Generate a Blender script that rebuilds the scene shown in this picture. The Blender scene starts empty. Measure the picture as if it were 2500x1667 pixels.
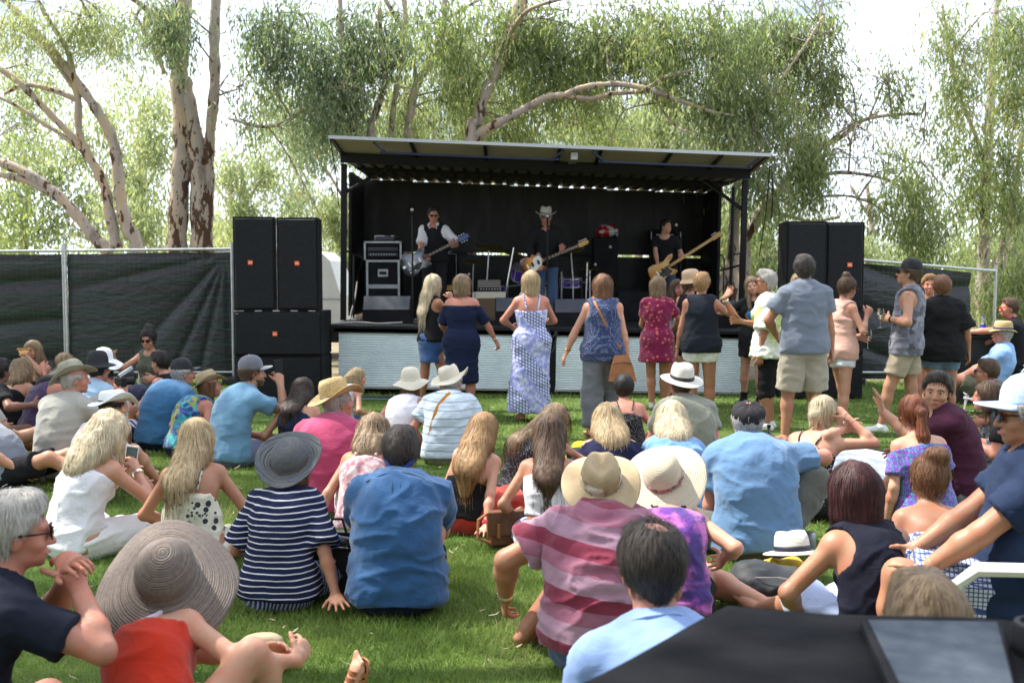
import bpy, math, random
import numpy as np
from mathutils import Vector, Matrix
R = math.radians
random.seed(7)
RNG = np.random.default_rng(7)
SC = bpy.context.scene
COL = SC.collection
# ---------------- camera ----------------
CAMH = 1.65; PITCH = math.atan(0.063)
cam = bpy.data.cameras.new('camera'); camo = bpy.data.objects.new('camera', cam); COL.objects.link(camo)
camo.location = (0, 0, CAMH); camo.rotation_euler = (math.pi/2 - PITCH, 0, 0)
cam.sensor_width = 36; cam.lens = 36; cam.clip_start = 0.1; cam.clip_end = 900
cam.dof.use_dof = True; cam.dof.focus_distance = 6.6; cam.dof.aperture_fstop = 3.6
SC.camera = camo
# ---------------- sky ----------------
SUN_DIR = Vector((-0.52, 0.20, 0.83)).normalized()      # towards the sun: high, from the left, a little behind the stage
w = bpy.data.worlds.new('World'); SC.world = w; w.use_nodes = True
nt = w.node_tree; nt.nodes.clear()
out = nt.nodes.new('ShaderNodeOutputWorld'); bg = nt.nodes.new('ShaderNodeBackground')
sky = nt.nodes.new('ShaderNodeTexSky'); sky.sky_type = 'NISHITA'; sky.sun_disc = False
sky.sun_elevation = math.asin(SUN_DIR.z); sky.sun_rotation = math.atan2(SUN_DIR.x, SUN_DIR.y)
sky.air_density = 1.0; sky.dust_density = 2.2; sky.ozone_density = 1.5
tc = nt.nodes.new('ShaderNodeTexCoord'); mp = nt.nodes.new('ShaderNodeMapping'); mp.inputs['Scale'].default_value = (1, 1, 2.2)
nz = nt.nodes.new('ShaderNodeTexNoise'); nz.inputs['Scale'].default_value = 2.6; nz.inputs['Detail'].default_value = 7; nz.inputs['Roughness'].default_value = .58
cr = nt.nodes.new('ShaderNodeValToRGB'); cr.color_ramp.elements[0].position = .36; cr.color_ramp.elements[1].position = .56
mx = nt.nodes.new('ShaderNodeMix'); mx.data_type = 'RGBA'; mx.inputs[7].default_value = (12.2, 13.2, 15.2, 1)
L = nt.links.new
L(tc.outputs['Generated'], mp.inputs[0]); L(mp.outputs[0], nz.inputs['Vector']); L(nz.outputs['Fac'], cr.inputs[0])
L(cr.outputs[0], mx.inputs[0]); L(sky.outputs[0], mx.inputs[6]); L(mx.outputs[2], bg.inputs[0]); L(bg.outputs[0], out.inputs[0])
bg.inputs[1].default_value = 0.085
sun = bpy.data.lights.new('sun', 'SUN'); suno = bpy.data.objects.new('sun', sun); COL.objects.link(suno)
sun.energy = 5.0; sun.angle = R(0.55); sun.color = (1, .95, .86)
suno.rotation_euler = (-SUN_DIR).to_track_quat('-Z', 'Y').to_euler(); suno.location = (-20, 10, 40)
SC.view_settings.view_transform = 'Standard'; SC.view_settings.look = 'None'; SC.view_settings.gamma = 1; SC.view_settings.use_curve_mapping = False
SC.view_settings.exposure = 1.12
SC.cycles.use_denoising = True
SC.cycles.max_bounces = 6; SC.cycles.diffuse_bounces = 3; SC.cycles.glossy_bounces = 2; SC.cycles.transmission_bounces = 4
SC.cycles.transparent_max_bounces = 6; SC.cycles.sample_clamp_indirect = 6
try: SC.cycles.caustics_reflective = False; SC.cycles.caustics_refractive = False
except Exception: pass

# ---------------- placing helpers ----------------
_f = Vector((0, math.cos(PITCH), -math.sin(PITCH))); _u = Vector((0, math.sin(PITCH), math.cos(PITCH)))
def ray(px, py): return _f + Vector((1, 0, 0))*((px-1250)/2500) + _u*((833.5-py)/2500)
def at(px, py, Y):
    d = ray(px, py); return Vector((0, 0, CAMH)) + d*(Y/d.y)
def grd(px, py, z=0.0):
    d = ray(px, py); return Vector((0, 0, CAMH)) + d*((z-CAMH)/d.z)
# ---------------- object helpers ----------------
def link(o, parent=None):
    COL.objects.link(o)
    if parent is not None: o.parent = parent
    return o
def tag(o, label=None, cat=None, group=None, kind=None):
    if label: o['label'] = label
    if cat: o['category'] = cat
    if group: o['group'] = group
    if kind: o['kind'] = kind
    return o
def empty(name, loc, label=None, cat=None, group=None, rz=0):
    o = bpy.data.objects.new(name, None); o.empty_display_size = .1; link(o); o.location = loc; o.rotation_euler = (0, 0, rz)
    return tag(o, label, cat, group)
def mesh_np(name, V, F, mat=None, parent=None, smooth=True, mats=None, midx=None, attr=None):
    me = bpy.data.meshes.new(name)
    V = np.ascontiguousarray(V, np.float32).reshape(-1, 3); F = np.ascontiguousarray(F, np.int32)
    n = F.shape[1]
    me.vertices.add(len(V)); me.vertices.foreach_set('co', V.ravel())
    me.loops.add(F.size); me.loops.foreach_set('vertex_index', F.ravel())
    me.polygons.add(len(F)); me.polygons.foreach_set('loop_start', np.arange(0, F.size, n, dtype=np.int32))
    me.polygons.foreach_set('loop_total', np.full(len(F), n, np.int32))
    for m in (mats or ([mat] if mat else [])): me.materials.append(m)
    if midx is not None: me.polygons.foreach_set('material_index', np.asarray(midx, np.int32))
    me.polygons.foreach_set('use_smooth', np.full(len(F), smooth, bool))
    if attr is not None:
        a = me.attributes.new('v', 'FLOAT', 'POINT'); a.data.foreach_set('value', np.asarray(attr, np.float32))
    me.update(calc_edges=True)
    o = bpy.data.objects.new(name, me); link(o, parent); return o
class MB:
    """collects simple shapes and links them as ONE mesh object"""
    def __init__(s): s.v = []; s.f = []; s.m = []
    def add(s, V, F, m=0):
        n = len(s.v); s.v += [tuple(p) for p in V]; s.f += [tuple(i+n for i in f) for f in F]; s.m += [m]*len(F); return s
    def box(s, c, d, rot=None, m=0, bev=0.0):
        x, y, z = d[0]/2, d[1]/2, d[2]/2
        if bev > 0:
            b = min(bev, x*.9, y*.9, z*.9); V = []
            for sx in (-1, 1):
                for sy in (-1, 1):
                    for sz in (-1, 1):
                        V += [(sx*(x-b), sy*(y-b), sz*z), (sx*(x-b), sy*y, sz*(z-b)), (sx*x, sy*(y-b), sz*(z-b))]
            def I(a, bb, c_, k): return ((a > 0)*4+(bb > 0)*2+(c_ > 0))*3+k
            F = []
            for sz in (-1, 1): F.append([I(-1,-1,sz,0), I(1,-1,sz,0), I(1,1,sz,0), I(-1,1,sz,0)][::sz])
            for sy in (-1, 1): F.append([I(-1,sy,-1,1), I(1,sy,-1,1), I(1,sy,1,1), I(-1,sy,1,1)][::-sy])
            for sx in (-1, 1): F.append([I(sx,-1,-1,2), I(sx,1,-1,2), I(sx,1,1,2), I(sx,-1,1,2)][::sx])
            for sy in (-1, 1):
                for sz in (-1, 1): F.append([I(-1,sy,sz,0), I(1,sy,sz,0), I(1,sy,sz,1), I(-1,sy,sz,1)][::-sy*sz])
            for sx in (-1, 1):
                for sz in (-1, 1): F.append([I(sx,-1,sz,0), I(sx,1,sz,0), I(sx,1,sz,2), I(sx,-1,sz,2)][::sx*sz])
            for sx in (-1, 1):
                for sy in (-1, 1): F.append([I(sx,sy,-1,1), I(sx,sy,1,1), I(sx,sy,1,2), I(sx,sy,-1,2)][::-sx*sy])
            for sx in (-1, 1):
                for sy in (-1, 1):
                    for sz in (-1, 1): F.append([I(sx,sy,sz,0), I(sx,sy,sz,1), I(sx,sy,sz,2)])
        else:
            V = [(sx*x, sy*y, sz*z) for sx in (-1, 1) for sy in (-1, 1) for sz in (-1, 1)]
            F = [(0,1,3,2), (4,6,7,5), (0,4,5,1), (2,3,7,6), (0,2,6,4), (1,5,7,3)]
        M = Matrix.Translation(Vector(c)) @ (rot.to_4x4() if rot is not None else Matrix())
        return s.add([M @ Vector(p) for p in V], F, m)
    def tube(s, pts, r, n=8, m=0, cap=True):
        pts = [Vector(p) for p in pts]; rs = r if isinstance(r, (list, tuple)) else [r]*len(pts)
        V = []; F = []; up = None
        for i, p in enumerate(pts):
            d = (pts[min(i+1, len(pts)-1)] - pts[max(i-1, 0)]).normalized()
            if up is None: up = d.orthogonal().normalized()
            up = (up - d*up.dot(d))
            up = up.normalized() if up.length > 1e-6 else d.orthogonal().normalized()
            si = d.cross(up)
            for k in range(n):
                a = 2*math.pi*k/n; V.append(p + (up*math.cos(a) + si*math.sin(a))*rs[i])
        for i in range(len(pts)-1):
            for k in range(n):
                F.append((i*n+k, i*n+(k+1) % n, (i+1)*n+(k+1) % n, (i+1)*n+k))
        if cap: F.append(tuple(range(n-1, -1, -1))); F.append(tuple((len(pts)-1)*n+k for k in range(n)))
        return s.add(V, F, m)
    def lathe(s, prof, c=(0,0,0), axis=(0,0,1), n=20, m=0):
        """prof: list of (r, h) along axis"""
        ax = Vector(axis).normalized(); u = ax.orthogonal().normalized(); v = ax.cross(u); c = Vector(c); V = []; F = []
        for r, h in prof:
            for k in range(n):
                a = 2*math.pi*k/n; V.append(c + ax*h + (u*math.cos(a)+v*math.sin(a))*r)
        for i in range(len(prof)-1):
            for k in range(n): F.append((i*n+k, i*n+(k+1) % n, (i+1)*n+(k+1) % n, (i+1)*n+k))
        if prof[0][0] > 1e-5: F.append(tuple(range(n-1, -1, -1)))
        if prof[-1][0] > 1e-5: F.append(tuple((len(prof)-1)*n+k for k in range(n)))
        return s.add(V, F, m)
    def prism(s, pts, t, M=None, m=0):
        """2D outline pts (x,z) extruded by t along y"""
        n = len(pts); V = [(x, -t/2, z) for x, z in pts] + [(x, t/2, z) for x, z in pts]
        F = [tuple(range(n)), tuple(range(2*n-1, n-1, -1))] + [(i, i+n, (i+1) % n+n, (i+1) % n) for i in range(n)]
        if M is not None: V = [M @ Vector(p) for p in V]
        return s.add(V, F, m)
    def build(s, name, mats, parent=None, smooth=False, autosmooth=True):
        me = bpy.data.meshes.new(name); me.from_pydata(s.v, [], s.f)
        for mm in (mats if isinstance(mats, (list, tuple)) else [mats]): me.materials.append(mm)
        if max(s.m, default=0) > 0: me.polygons.foreach_set('material_index', s.m)
        if smooth:
            me.polygons.foreach_set('use_smooth', [True]*len(me.polygons))
            if autosmooth and hasattr(me, 'set_sharp_from_angle'): me.set_sharp_from_angle(angle=R(40))
        me.update(); o = bpy.data.objects.new(name, me); return link(o, parent)
def text_obj(name, txt, size, M, mat, parent, ext=.001, align='CENTER'):
    cu = bpy.data.curves.new(name, 'FONT'); cu.body = txt; cu.size = size; cu.extrude = ext; cu.align_x = align; cu.align_y = 'CENTER'; cu.resolution_u = 2
    cu.materials.append(mat); t = bpy.data.objects.new(name, cu); COL.objects.link(t); dg = bpy.context.evaluated_depsgraph_get(); me = bpy.data.meshes.new_from_object(t.evaluated_get(dg)); bpy.data.objects.remove(t)
    o = bpy.data.objects.new(name, me); link(o, parent); o.matrix_local = M; return o

# ---------------- vectorised value noise ----------------
def vnoise(P, seed=0):
    P = np.asarray(P, np.float64); i = np.floor(P).astype(np.int64); f = P - i; f = f*f*(3-2*f)
    def h(a, b, c):
        n = (a*73856093) ^ (b*19349663) ^ (c*83492791) ^ (seed*2654435761)
        n = (n ^ (n >> 13)) * 1274126177 & 0x7fffffff
        return ((n ^ (n >> 16)) & 0xffff)/65535.0
    x, y, z = i[..., 0], i[..., 1], i[..., 2]; r = 0
    for dx in (0, 1):
        wx = f[..., 0] if dx else 1-f[..., 0]
        for dy in (0, 1):
            wy = f[..., 1] if dy else 1-f[..., 1]
            for dz in (0, 1):
                wz = f[..., 2] if dz else 1-f[..., 2]
                r = r + wx*wy*wz*h(x+dx, y+dy, z+dz)
    return r
def fbm(P, seed=0, o=3):
    P = np.asarray(P, float); r = 0; a = .5; t = 0
    for k in range(o): r = r + a*vnoise(P*2**k, seed+k*17); t += a; a *= .5
    return r/t

# ---------------- materials ----------------
MATS = {}
def sh(name, col, rough=.6, metal=0., spec=.5, nodes=None, **kw):
    if name in MATS: return MATS[name]
    m = bpy.data.materials.new(name); m.use_nodes = True; MATS[name] = m
    b = m.node_tree.nodes['Principled BSDF']
    b.inputs['Base Color'].default_value = (*col, 1); b.inputs['Roughness'].default_value = rough; b.inputs['Metallic'].default_value = metal
    b.inputs['Specular IOR Level'].default_value = spec
    for k, v in kw.items():
        b.inputs[k.replace('_', ' ')].default_value = v
    if nodes: nodes(m.node_tree, b)
    m.diffuse_color = (*col, 1)
    return m
class NB:
    """tiny node builder"""
    def __init__(s, t): s.t = t
    def n(s, ty, **kw):
        x = s.t.nodes.new('ShaderNode'+ty)
        for k, v in kw.items():
            if k[0] == '_': setattr(x, k[1:], v)
            else:
                i = int(k[1:]) if k[0] == 'i' and k[1:].isdigit() else k.replace('_', ' ')
                if hasattr(v, 'is_linked') or hasattr(v, 'links'): s.t.links.new(v, x.inputs[i])
                else: x.inputs[i].default_value = v
        return x
    def l(s, a, b): s.t.links.new(a, b)
    def m(s, op, a, b=0., c=0.): return s.n('Math', _operation=op, i0=a, i1=b, i2=c).outputs[0]
    def mix(s, f, a, b):
        x = s.n('Mix', _data_type='RGBA')
        for i, v in ((0, f), (6, a), (7, b)):
            if hasattr(v, 'links'): s.l(v, x.inputs[i])
            else: x.inputs[i].default_value = v if i == 0 else (*v, 1)
        return x.outputs[2]
    def obj(s, scale=(1, 1, 1), loc=(0, 0, 0), rot=(0, 0, 0)):
        t = s.n('TexCoord'); mp = s.n('Mapping'); mp.inputs['Scale'].default_value = scale; mp.inputs['Location'].default_value = loc
        mp.inputs['Rotation'].default_value = rot; s.l(t.outputs['Object'], mp.inputs[0]); return mp.outputs[0]
    def noise(s, vec, sc, det=2, rough=.5): return s.n('TexNoise', Vector=vec, Scale=sc, Detail=det, Roughness=rough).outputs['Fac']
    def ramp(s, f, p0, p1):
        r = s.n('MapRange', i0=f, i1=p0, i2=p1, i3=0., i4=1.); r.clamp = True; return r.outputs[0]
    def bump(s, b, h, st=.3, d=.01):
        x = s.n('Bump', Strength=st, Distance=d, Height=h)
        if b.inputs['Normal'].is_linked: s.l(b.inputs['Normal'].links[0].from_socket, x.inputs['Normal'])
        s.l(x.outputs[0], b.inputs['Normal'])
def noisy(name, c1, c2, scale=8, rough=.7, bump=.2, bscale=60, det=4, lo=.35, hi=.65, bd=.004, metal=0., spec=.4, stretch=(1, 1, 1)):
    def f(t, b):
        q = NB(t); v = q.obj(stretch); n = q.noise(v, scale, det, .6)
        q.l(q.mix(q.ramp(n, lo, hi), c1, c2), b.inputs['Base Color'])
        if bump: q.bump(b, q.noise(v, bscale, 3), bump, bd)
    return sh(name, c1, rough, metal, spec, f)
def fabric(name, c, pat=None, c2=None, c3=None, s=1., rough=.9, sheen=True, wv=260):
    """cloth: colour c, optional printed pattern; fine weave in the bump"""
    if name in MATS: return MATS[name]
    def f(t, b):
        q = NB(t); v = q.obj(); col = None
        sx = q.n('SeparateXYZ', Vector=v); X, Y, Z = sx.outputs
        big = q.noise(v, 5, 3)
        def warp(a, k=.008): return q.m('ADD', a, q.m('MULTIPLY', q.m('SUBTRACT', q.noise(v, 7, 2), .5), k*2))
        if pat == 'stripe':
            z = q.m('FRACT', q.m('MULTIPLY', warp(Z), 1/(.03*s))); col = q.mix(q.m('GREATER_THAN', z, .80), c, c2)
        elif pat == 'thin':
            z = q.m('FRACT', q.m('MULTIPLY', warp(Z, .01), 1/(.055*s))); col = q.mix(q.m('GREATER_THAN', z, .93), c, c2)
        elif pat == 'wide':
            z = q.m('FRACT', q.m('MULTIPLY', warp(q.m('ADD', Z, q.m('MULTIPLY', X, .16)), .012), 1/(.2*s)))
            a = q.mix(q.m('GREATER_THAN', z, .33), c, c2); col = q.mix(q.m('GREATER_THAN', z, .62), a, c3)
        elif pat == 'vstripe':
            z = q.m('FRACT', q.m('MULTIPLY', warp(q.m('ADD', X, q.m('MULTIPLY', Y, .7))), 1/(.07*s)))
            col = q.mix(q.m('GREATER_THAN', z, .6), c, c2)
        elif pat == 'plaid':
            a = q.m('FRACT', q.m('MULTIPLY', X, 1/(.022*s))); z = q.m('FRACT', q.m('MULTIPLY', Z, 1/(.022*s)))
            yy = q.m('FRACT', q.m('MULTIPLY', Y, 1/(.022*s))); col = q.mix(q.m('MAXIMUM', q.m('GREATER_THAN', yy, .74), q.m('MAXIMUM', q.m('GREATER_THAN', a, .74), q.m('GREATER_THAN', z, .74))), c, c2)
        elif pat == 'dots':
            d = q.n('TexVoronoi', Vector=v, Scale=45/s); d.inputs['Randomness'].default_value = .25; col = q.mix(q.m('LESS_THAN', d.outputs['Distance'], .26), c, c2)
        elif pat == 'floral':
            d = q.n('TexVoronoi', Vector=v, Scale=20/s); d2 = q.n('TexVoronoi', Vector=v, Scale=46/s)
            cl = q.n('TexVoronoi', Vector=v, Scale=8/s)
            a = q.mix(q.m('LESS_THAN', d.outputs['Distance'], .30), c, c2)
            m3 = q.m('MULTIPLY', q.m('LESS_THAN', d2.outputs['Distance'], .34), q.m('LESS_THAN', cl.outputs['Distance'], .42)); col = q.mix(m3, a, c3 or c2)
        elif pat == 'patch':
            d = q.n('TexVoronoi', Vector=v, Scale=14/s, _distance='CHEBYCHEV'); r = q.n('SeparateXYZ', Vector=d.outputs['Color'])
            col = q.mix(q.ramp(r.outputs[0], 0, 1), c, c2)
        elif pat == 'tie':
            n = q.noise(v, 9/s, 4, .65); a = q.mix(q.ramp(n, .42, .55), c, c2); col = q.mix(q.ramp(q.noise(q.obj(loc=(3, 1, 2)), 7/s, 3), .52, .62), a, c3)
        elif pat == 'bandana':
            g = q.m('MAXIMUM', q.m('SINE', q.m('MULTIPLY', X, 190/s)), q.m('SINE', q.m('MULTIPLY', q.m('ADD', Z, q.m('MULTIPLY', X, .5)), 170/s)))
            reg = q.m('LESS_THAN', q.m('PINGPONG', q.m('ADD', Z, q.m('MULTIPLY', X, 1.3)), .30), .13)
            a = q.mix(q.ramp(q.noise(v, 22, 3), .45, .6), c, c2); col = q.mix(q.m('MULTIPLY', reg, q.m('GREATER_THAN', g, .35)), a, c3)
            col = q.mix(q.m('MULTIPLY', reg, q.m('LESS_THAN', g, .35)), col, (.65, .68, .85))
        elif pat == 'lattice':
            g = q.m('ABSOLUTE', q.m('SUBTRACT', q.m('PINGPONG', q.m('ADD', X, q.m('MULTIPLY', Z, 1.)), .035*s), q.m('PINGPONG', q.m('SUBTRACT', X, Z), .035*s)))
            a = q.mix(q.m('LESS_THAN', g, .006*s), c, c2); d = q.n('TexVoronoi', Vector=v, Scale=70/s); col = q.mix(q.m('LESS_THAN', d.outputs['Distance'], .28), a, c3)
        base = col if col is not None else q.mix(0., c, c)
        dk = tuple(x*.8 for x in (1, 1, 1)); mul = q.n('Mix', _data_type='RGBA', _blend_type='MULTIPLY'); mul.inputs[0].default_value = 1
        q.l(base, mul.inputs[6]); q.l(q.mix(big, (.80, .80, .80), (1.12, 1.12, 1.12)), mul.inputs[7]); q.l(mul.outputs[2], b.inputs['Base Color'])
        if sheen and max(c) > .06: b.inputs['Sheen Weight'].default_value = .25; b.inputs['Sheen Roughness'].default_value = .5
        q.bump(b, q.noise(v, wv, 2), .35, .0015); q.bump(b, q.n('TexNoise', Vector=q.obj((11, 11, 15)), Scale=1., Detail=4., Distortion=1.6).outputs['Fac'], .42, .012)
    return sh(name, c, rough, 0, .25, f)
def skin(name, c):
    def f(t, b):
        q = NB(t); v = q.obj(); n = q.noise(v, 14, 4, .6); red = (c[0]*1.08, c[1]*.80, c[2]*.74)
        q.l(q.mix(q.ramp(n, .38, .68), c, red), b.inputs['Base Color']); q.bump(b, q.noise(v, 120, 3), .25, .003)
    return sh(name, c, .5, 0, .4, f, Subsurface_Weight=.12, Subsurface_Radius=(.02, .008, .005), Subsurface_Scale=.4)
def hairm(name, c, c2=None):
    c2 = c2 or tuple(x*.45 for x in c)
    def f(t, b):
        q = NB(t); v = q.obj((1, 1, .12)); n = q.noise(v, 110, 3, .7); at_ = q.n('Attribute', _attribute_name='v')
        a = q.m('ADD', q.m('MULTIPLY', n, .5), q.m('MULTIPLY', at_.outputs['Fac'], .55))
        q.l(q.mix(q.ramp(a, .25, .75), c2, c), b.inputs['Base Color']); q.bump(b, n, .6, .004)
    return sh(name, c, .58, 0, .3, f)
M_black = sh('black_paint', (.006, .006, .007), .5, 0, .25)
M_black_flat = noisy('black_matt', (.006, .006, .007), (.013, .013, .015), 4, .8, .1, spec=.2)
M_steel = noisy('galvanised_steel', (.42, .43, .45), (.55, .56, .58), 20, .38, .1, metal=.75)
M_chrome = sh('chrome', (.85, .85, .87), .28, .85)
M_white = noisy('white_paint', (.78, .78, .77), (.70, .70, .69), 3, .35, .03)
M_glassb = sh('dark_glass', (.01, .01, .012), .08, 0, .8)
M_orange = sh('orange_badge', (.85, .13, .03), .4)
M_rubber = sh('rubber', (.02, .02, .02), .7)

# ================= implicit-surface figures =================
V3 = lambda *a: np.array(a, float)
def nrm(v): v = np.asarray(v, float); l = np.linalg.norm(v); return v/l if l > 1e-9 else v
class SDF:
    def __init__(s): s.p = []; s.cut = []; s.clips = []
    def cap(s, a, b, ra, rb=None, n=None, f=1., k=.03, clips=(), tgt=None):
        (s.p if tgt is None else tgt).append(('c', np.asarray(a, float), np.asarray(b, float), ra, ra if rb is None else rb, None if n is None else nrm(n), f, k, clips)); return s
    def ell(s, c, r, M=None, k=.02, clips=(), tgt=None):
        (s.p if tgt is None else tgt).append(('e', np.asarray(c, float), np.asarray(r, float), np.eye(3) if M is None else M, k, clips)); return s
    @staticmethod
    def d1(p, x, y, z, infl=0.):
        if p[0] == 'c':
            _, a, b, ra, rb, n, f, k, clips = p; X, Y, Z = x-a[0], y-a[1], z-a[2]; ab = b-a; pp = X*X+Y*Y+Z*Z
            if n is not None and f != 1.:
                sn = X*n[0]+Y*n[1]+Z*n[2]; ab = ab + n*(f-1)*ab.dot(n); pp = pp + (f*f-1)*sn*sn
                dt = X*ab[0]+Y*ab[1]+Z*ab[2] + (f-1)*sn*n.dot(ab)
            else: dt = X*ab[0]+Y*ab[1]+Z*ab[2]
            L2 = max(ab.dot(ab), 1e-9); t = np.clip(dt/L2, 0, 1)
            d = np.sqrt(np.maximum(pp-2*t*dt+t*t*L2, 1e-12)) - (ra + t*(rb-ra)) - infl
        else:
            _, c, r, M, k, clips = p; r = r+infl; X, Y, Z = x-c[0], y-c[1], z-c[2]
            u = (X*M[0][0]+Y*M[0][1]+Z*M[0][2]); v = (X*M[1][0]+Y*M[1][1]+Z*M[1][2]); w_ = (X*M[2][0]+Y*M[2][1]+Z*M[2][2])
            k0 = np.sqrt((u/r[0])**2+(v/r[1])**2+(w_/r[2])**2); k1 = np.sqrt((u/r[0]**2)**2+(v/r[1]**2)**2+(w_/r[2]**2)**2)
            d = k0*(k0-1)/np.maximum(k1, 1e-6)
        for (c, n) in clips: d = np.maximum(d, (x-c[0])*n[0]+(y-c[1])*n[1]+(z-c[2])*n[2])
        return d
    @staticmethod
    def bb(p, m):
        if p[0] == 'c':
            r = max(p[3], p[4]); return np.minimum(p[1], p[2])-r-m, np.maximum(p[1], p[2])+r+m
        r = p[2].max(); return p[1]-r-m, p[1]+r+m
    def eval(s, P):
        x, y, z = P[:, 0], P[:, 1], P[:, 2]; d = np.full(len(P), 1.)
        for p in s.p:
            e = SDF.d1(p, x, y, z); k = p[7] if p[0] == 'c' else p[4]; h = np.maximum(k-np.abs(d-e), 0)/k; d = np.minimum(d, e)-h*h*k*.25
        return d
    def grad(s, P, e=.004):
        g = np.stack([s.eval(P+V3(*(e if i == j else 0 for j in range(3))))-s.eval(P-V3(*(e if i == j else 0 for j in range(3)))) for i in range(3)], 1)
        return g/np.maximum(np.linalg.norm(g, axis=1, keepdims=True), 1e-9)
    def project(s, P, off, it=4):
        P = np.array(P, float)
        for _ in range(it): P = P - s.grad(P)*(s.eval(P)-off)[:, None]
        return P
    def grid(s, h, infl=0., lo=None, hi=None, noisef=None):
        B = [SDF.bb(p, infl+h*2) for p in s.p]
        l = np.min([b[0] for b in B], 0); u = np.max([b[1] for b in B], 0)
        if lo is not None: l = np.maximum(l, lo)
        if hi is not None: u = np.minimum(u, hi)
        n = np.maximum(np.ceil((u-l)/h).astype(int)+2, 3); ax = [l[i]+h*np.arange(n[i]) for i in range(3)]
        d = np.full(n, 1., np.float32)
        def upd(p, sub):
            k = p[7] if p[0] == 'c' else p[4]; b0, b1 = SDF.bb(p, infl+k+h*2.5)
            i0 = np.clip(np.floor((b0-l)/h).astype(int), 0, n); i1 = np.clip(np.ceil((b1-l)/h).astype(int)+1, 0, n)
            if (i1 <= i0).any(): return
            sl = tuple(slice(i0[i], i1[i]) for i in range(3))
            e = SDF.d1(p, ax[0][sl[0]][:, None, None], ax[1][sl[1]][None, :, None], ax[2][sl[2]][None, None, :], 0 if sub else infl).astype(np.float32)
            c = d[sl]
            if sub: d[sl] = np.maximum(c, -e)
            else:
                hh = np.maximum(k-np.abs(c-e), 0)/k; d[sl] = np.minimum(c, e)-hh*hh*k*.25
        for p in s.p: upd(p, False)
        for p in s.cut: upd(p, True)
        for (c, nn) in s.clips:
            pl = (ax[0][:, None, None]-c[0])*nn[0]+(ax[1][None, :, None]-c[1])*nn[1]+(ax[2][None, None, :]-c[2])*nn[2]; d = np.maximum(d, pl)
        return d, l
def surfnet(d, org, h):
    ins = d < 0; nx, ny, nz = d.shape
    c = [ins[a:nx-1+a, b:ny-1+b, e:nz-1+e] for a in (0, 1) for b in (0, 1) for e in (0, 1)]
    cnt = sum(q.astype(np.int8) for q in c); act = (cnt > 0) & (cnt < 8); I = np.argwhere(act)
    if len(I) == 0: return np.zeros((0, 3)), np.zeros((0, 4), int)
    vid = np.full(act.shape, -1, np.int32); vid[act] = np.arange(len(I))
    co = np.array([(a, b, e) for a in (0, 1) for b in (0, 1) for e in (0, 1)])
    val = np.stack([d[I[:, 0]+a, I[:, 1]+b, I[:, 2]+e] for a, b, e in co], 1)
    S = np.zeros((len(I), 3)); N = np.zeros(len(I))
    for i in range(8):
        for j in range(i+1, 8):
            if np.abs(co[i]-co[j]).sum() != 1: continue
            va, vb = val[:, i], val[:, j]; m = (va < 0) != (vb < 0)
            t = np.where(m, va/np.where(m, va-vb, 1), 0); S += m[:, None]*(co[i]+(co[j]-co[i])*t[:, None]); N += m
    V = org + h*(I + S/N[:, None]); F = []
    for ax in range(3):
        s0 = [slice(None)]*3; s1 = [slice(None)]*3; s0[ax] = slice(0, -1); s1[ax] = slice(1, None)
        A = ins[tuple(s0)]; B = ins[tuple(s1)]; o = [a for a in range(3) if a != ax]
        E = np.argwhere(A != B)
        ok = (E[:, o[0]] > 0) & (E[:, o[1]] > 0) & (E[:, o[0]] < act.shape[o[0]]) & (E[:, o[1]] < act.shape[o[1]]); E = E[ok]
        if len(E) == 0: continue
        flip = B[E[:, 0], E[:, 1], E[:, 2]]
        def cell(da, db):
            q = E.copy(); q[:, o[0]] -= da; q[:, o[1]] -= db; return vid[q[:, 0], q[:, 1], q[:, 2]]
        Q = np.stack([cell(1, 1), cell(0, 1), cell(0, 0), cell(1, 0)], 1)
        if ax == 1: flip = ~flip
        Q[flip] = Q[flip][:, ::-1]; F.append(Q)
    F = np.concatenate(F); F = F[(F >= 0).all(1)]; return V, F
def vnormals(V, F):
    a = V[F[:, 2]]-V[F[:, 0]]; b = V[F[:, 3]]-V[F[:, 1]]; n = np.cross(a, b); N = np.zeros_like(V)
    for i in range(4): np.add.at(N, F[:, i], n)
    return N/np.maximum(np.linalg.norm(N, axis=1, keepdims=True), 1e-12)
def smoothV(V, F, it=1, a=.5):
    E = np.concatenate([F[:, [0, 1]], F[:, [1, 2]], F[:, [2, 3]], F[:, [3, 0]]])
    for _ in range(it):
        S = np.zeros_like(V); C = np.zeros(len(V)); np.add.at(S, E[:, 0], V[E[:, 1]]); np.add.at(C, E[:, 0], 1)
        V = V*(1-a)+a*S/np.maximum(C, 1)[:, None]
    return V
def ik(a, t, l1, l2, pole):
    a = np.asarray(a, float); t = np.asarray(t, float); d = t-a; D_ = np.linalg.norm(d); D = min(max(D_, abs(l1-l2)+.02), (l1+l2)*.998); u = d/max(D_, 1e-6)
    x = (l1*l1-l2*l2+D*D)/(2*D); h = math.sqrt(max(l1*l1-x*x, 0)); p = np.asarray(pole, float); p = nrm(p-u*p.dot(u)); return a+u*x+p*h, a+u*D
def rX(t): c, s = math.cos(t), math.sin(t); return np.array([[1, 0, 0], [0, c, -s], [0, s, c]])
def rY(t): c, s = math.cos(t), math.sin(t); return np.array([[c, 0, s], [0, 1, 0], [-s, 0, c]])
def rZ(t): c, s = math.cos(t), math.sin(t); return np.array([[c, -s, 0], [s, c, 0], [0, 0, 1]])

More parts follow.
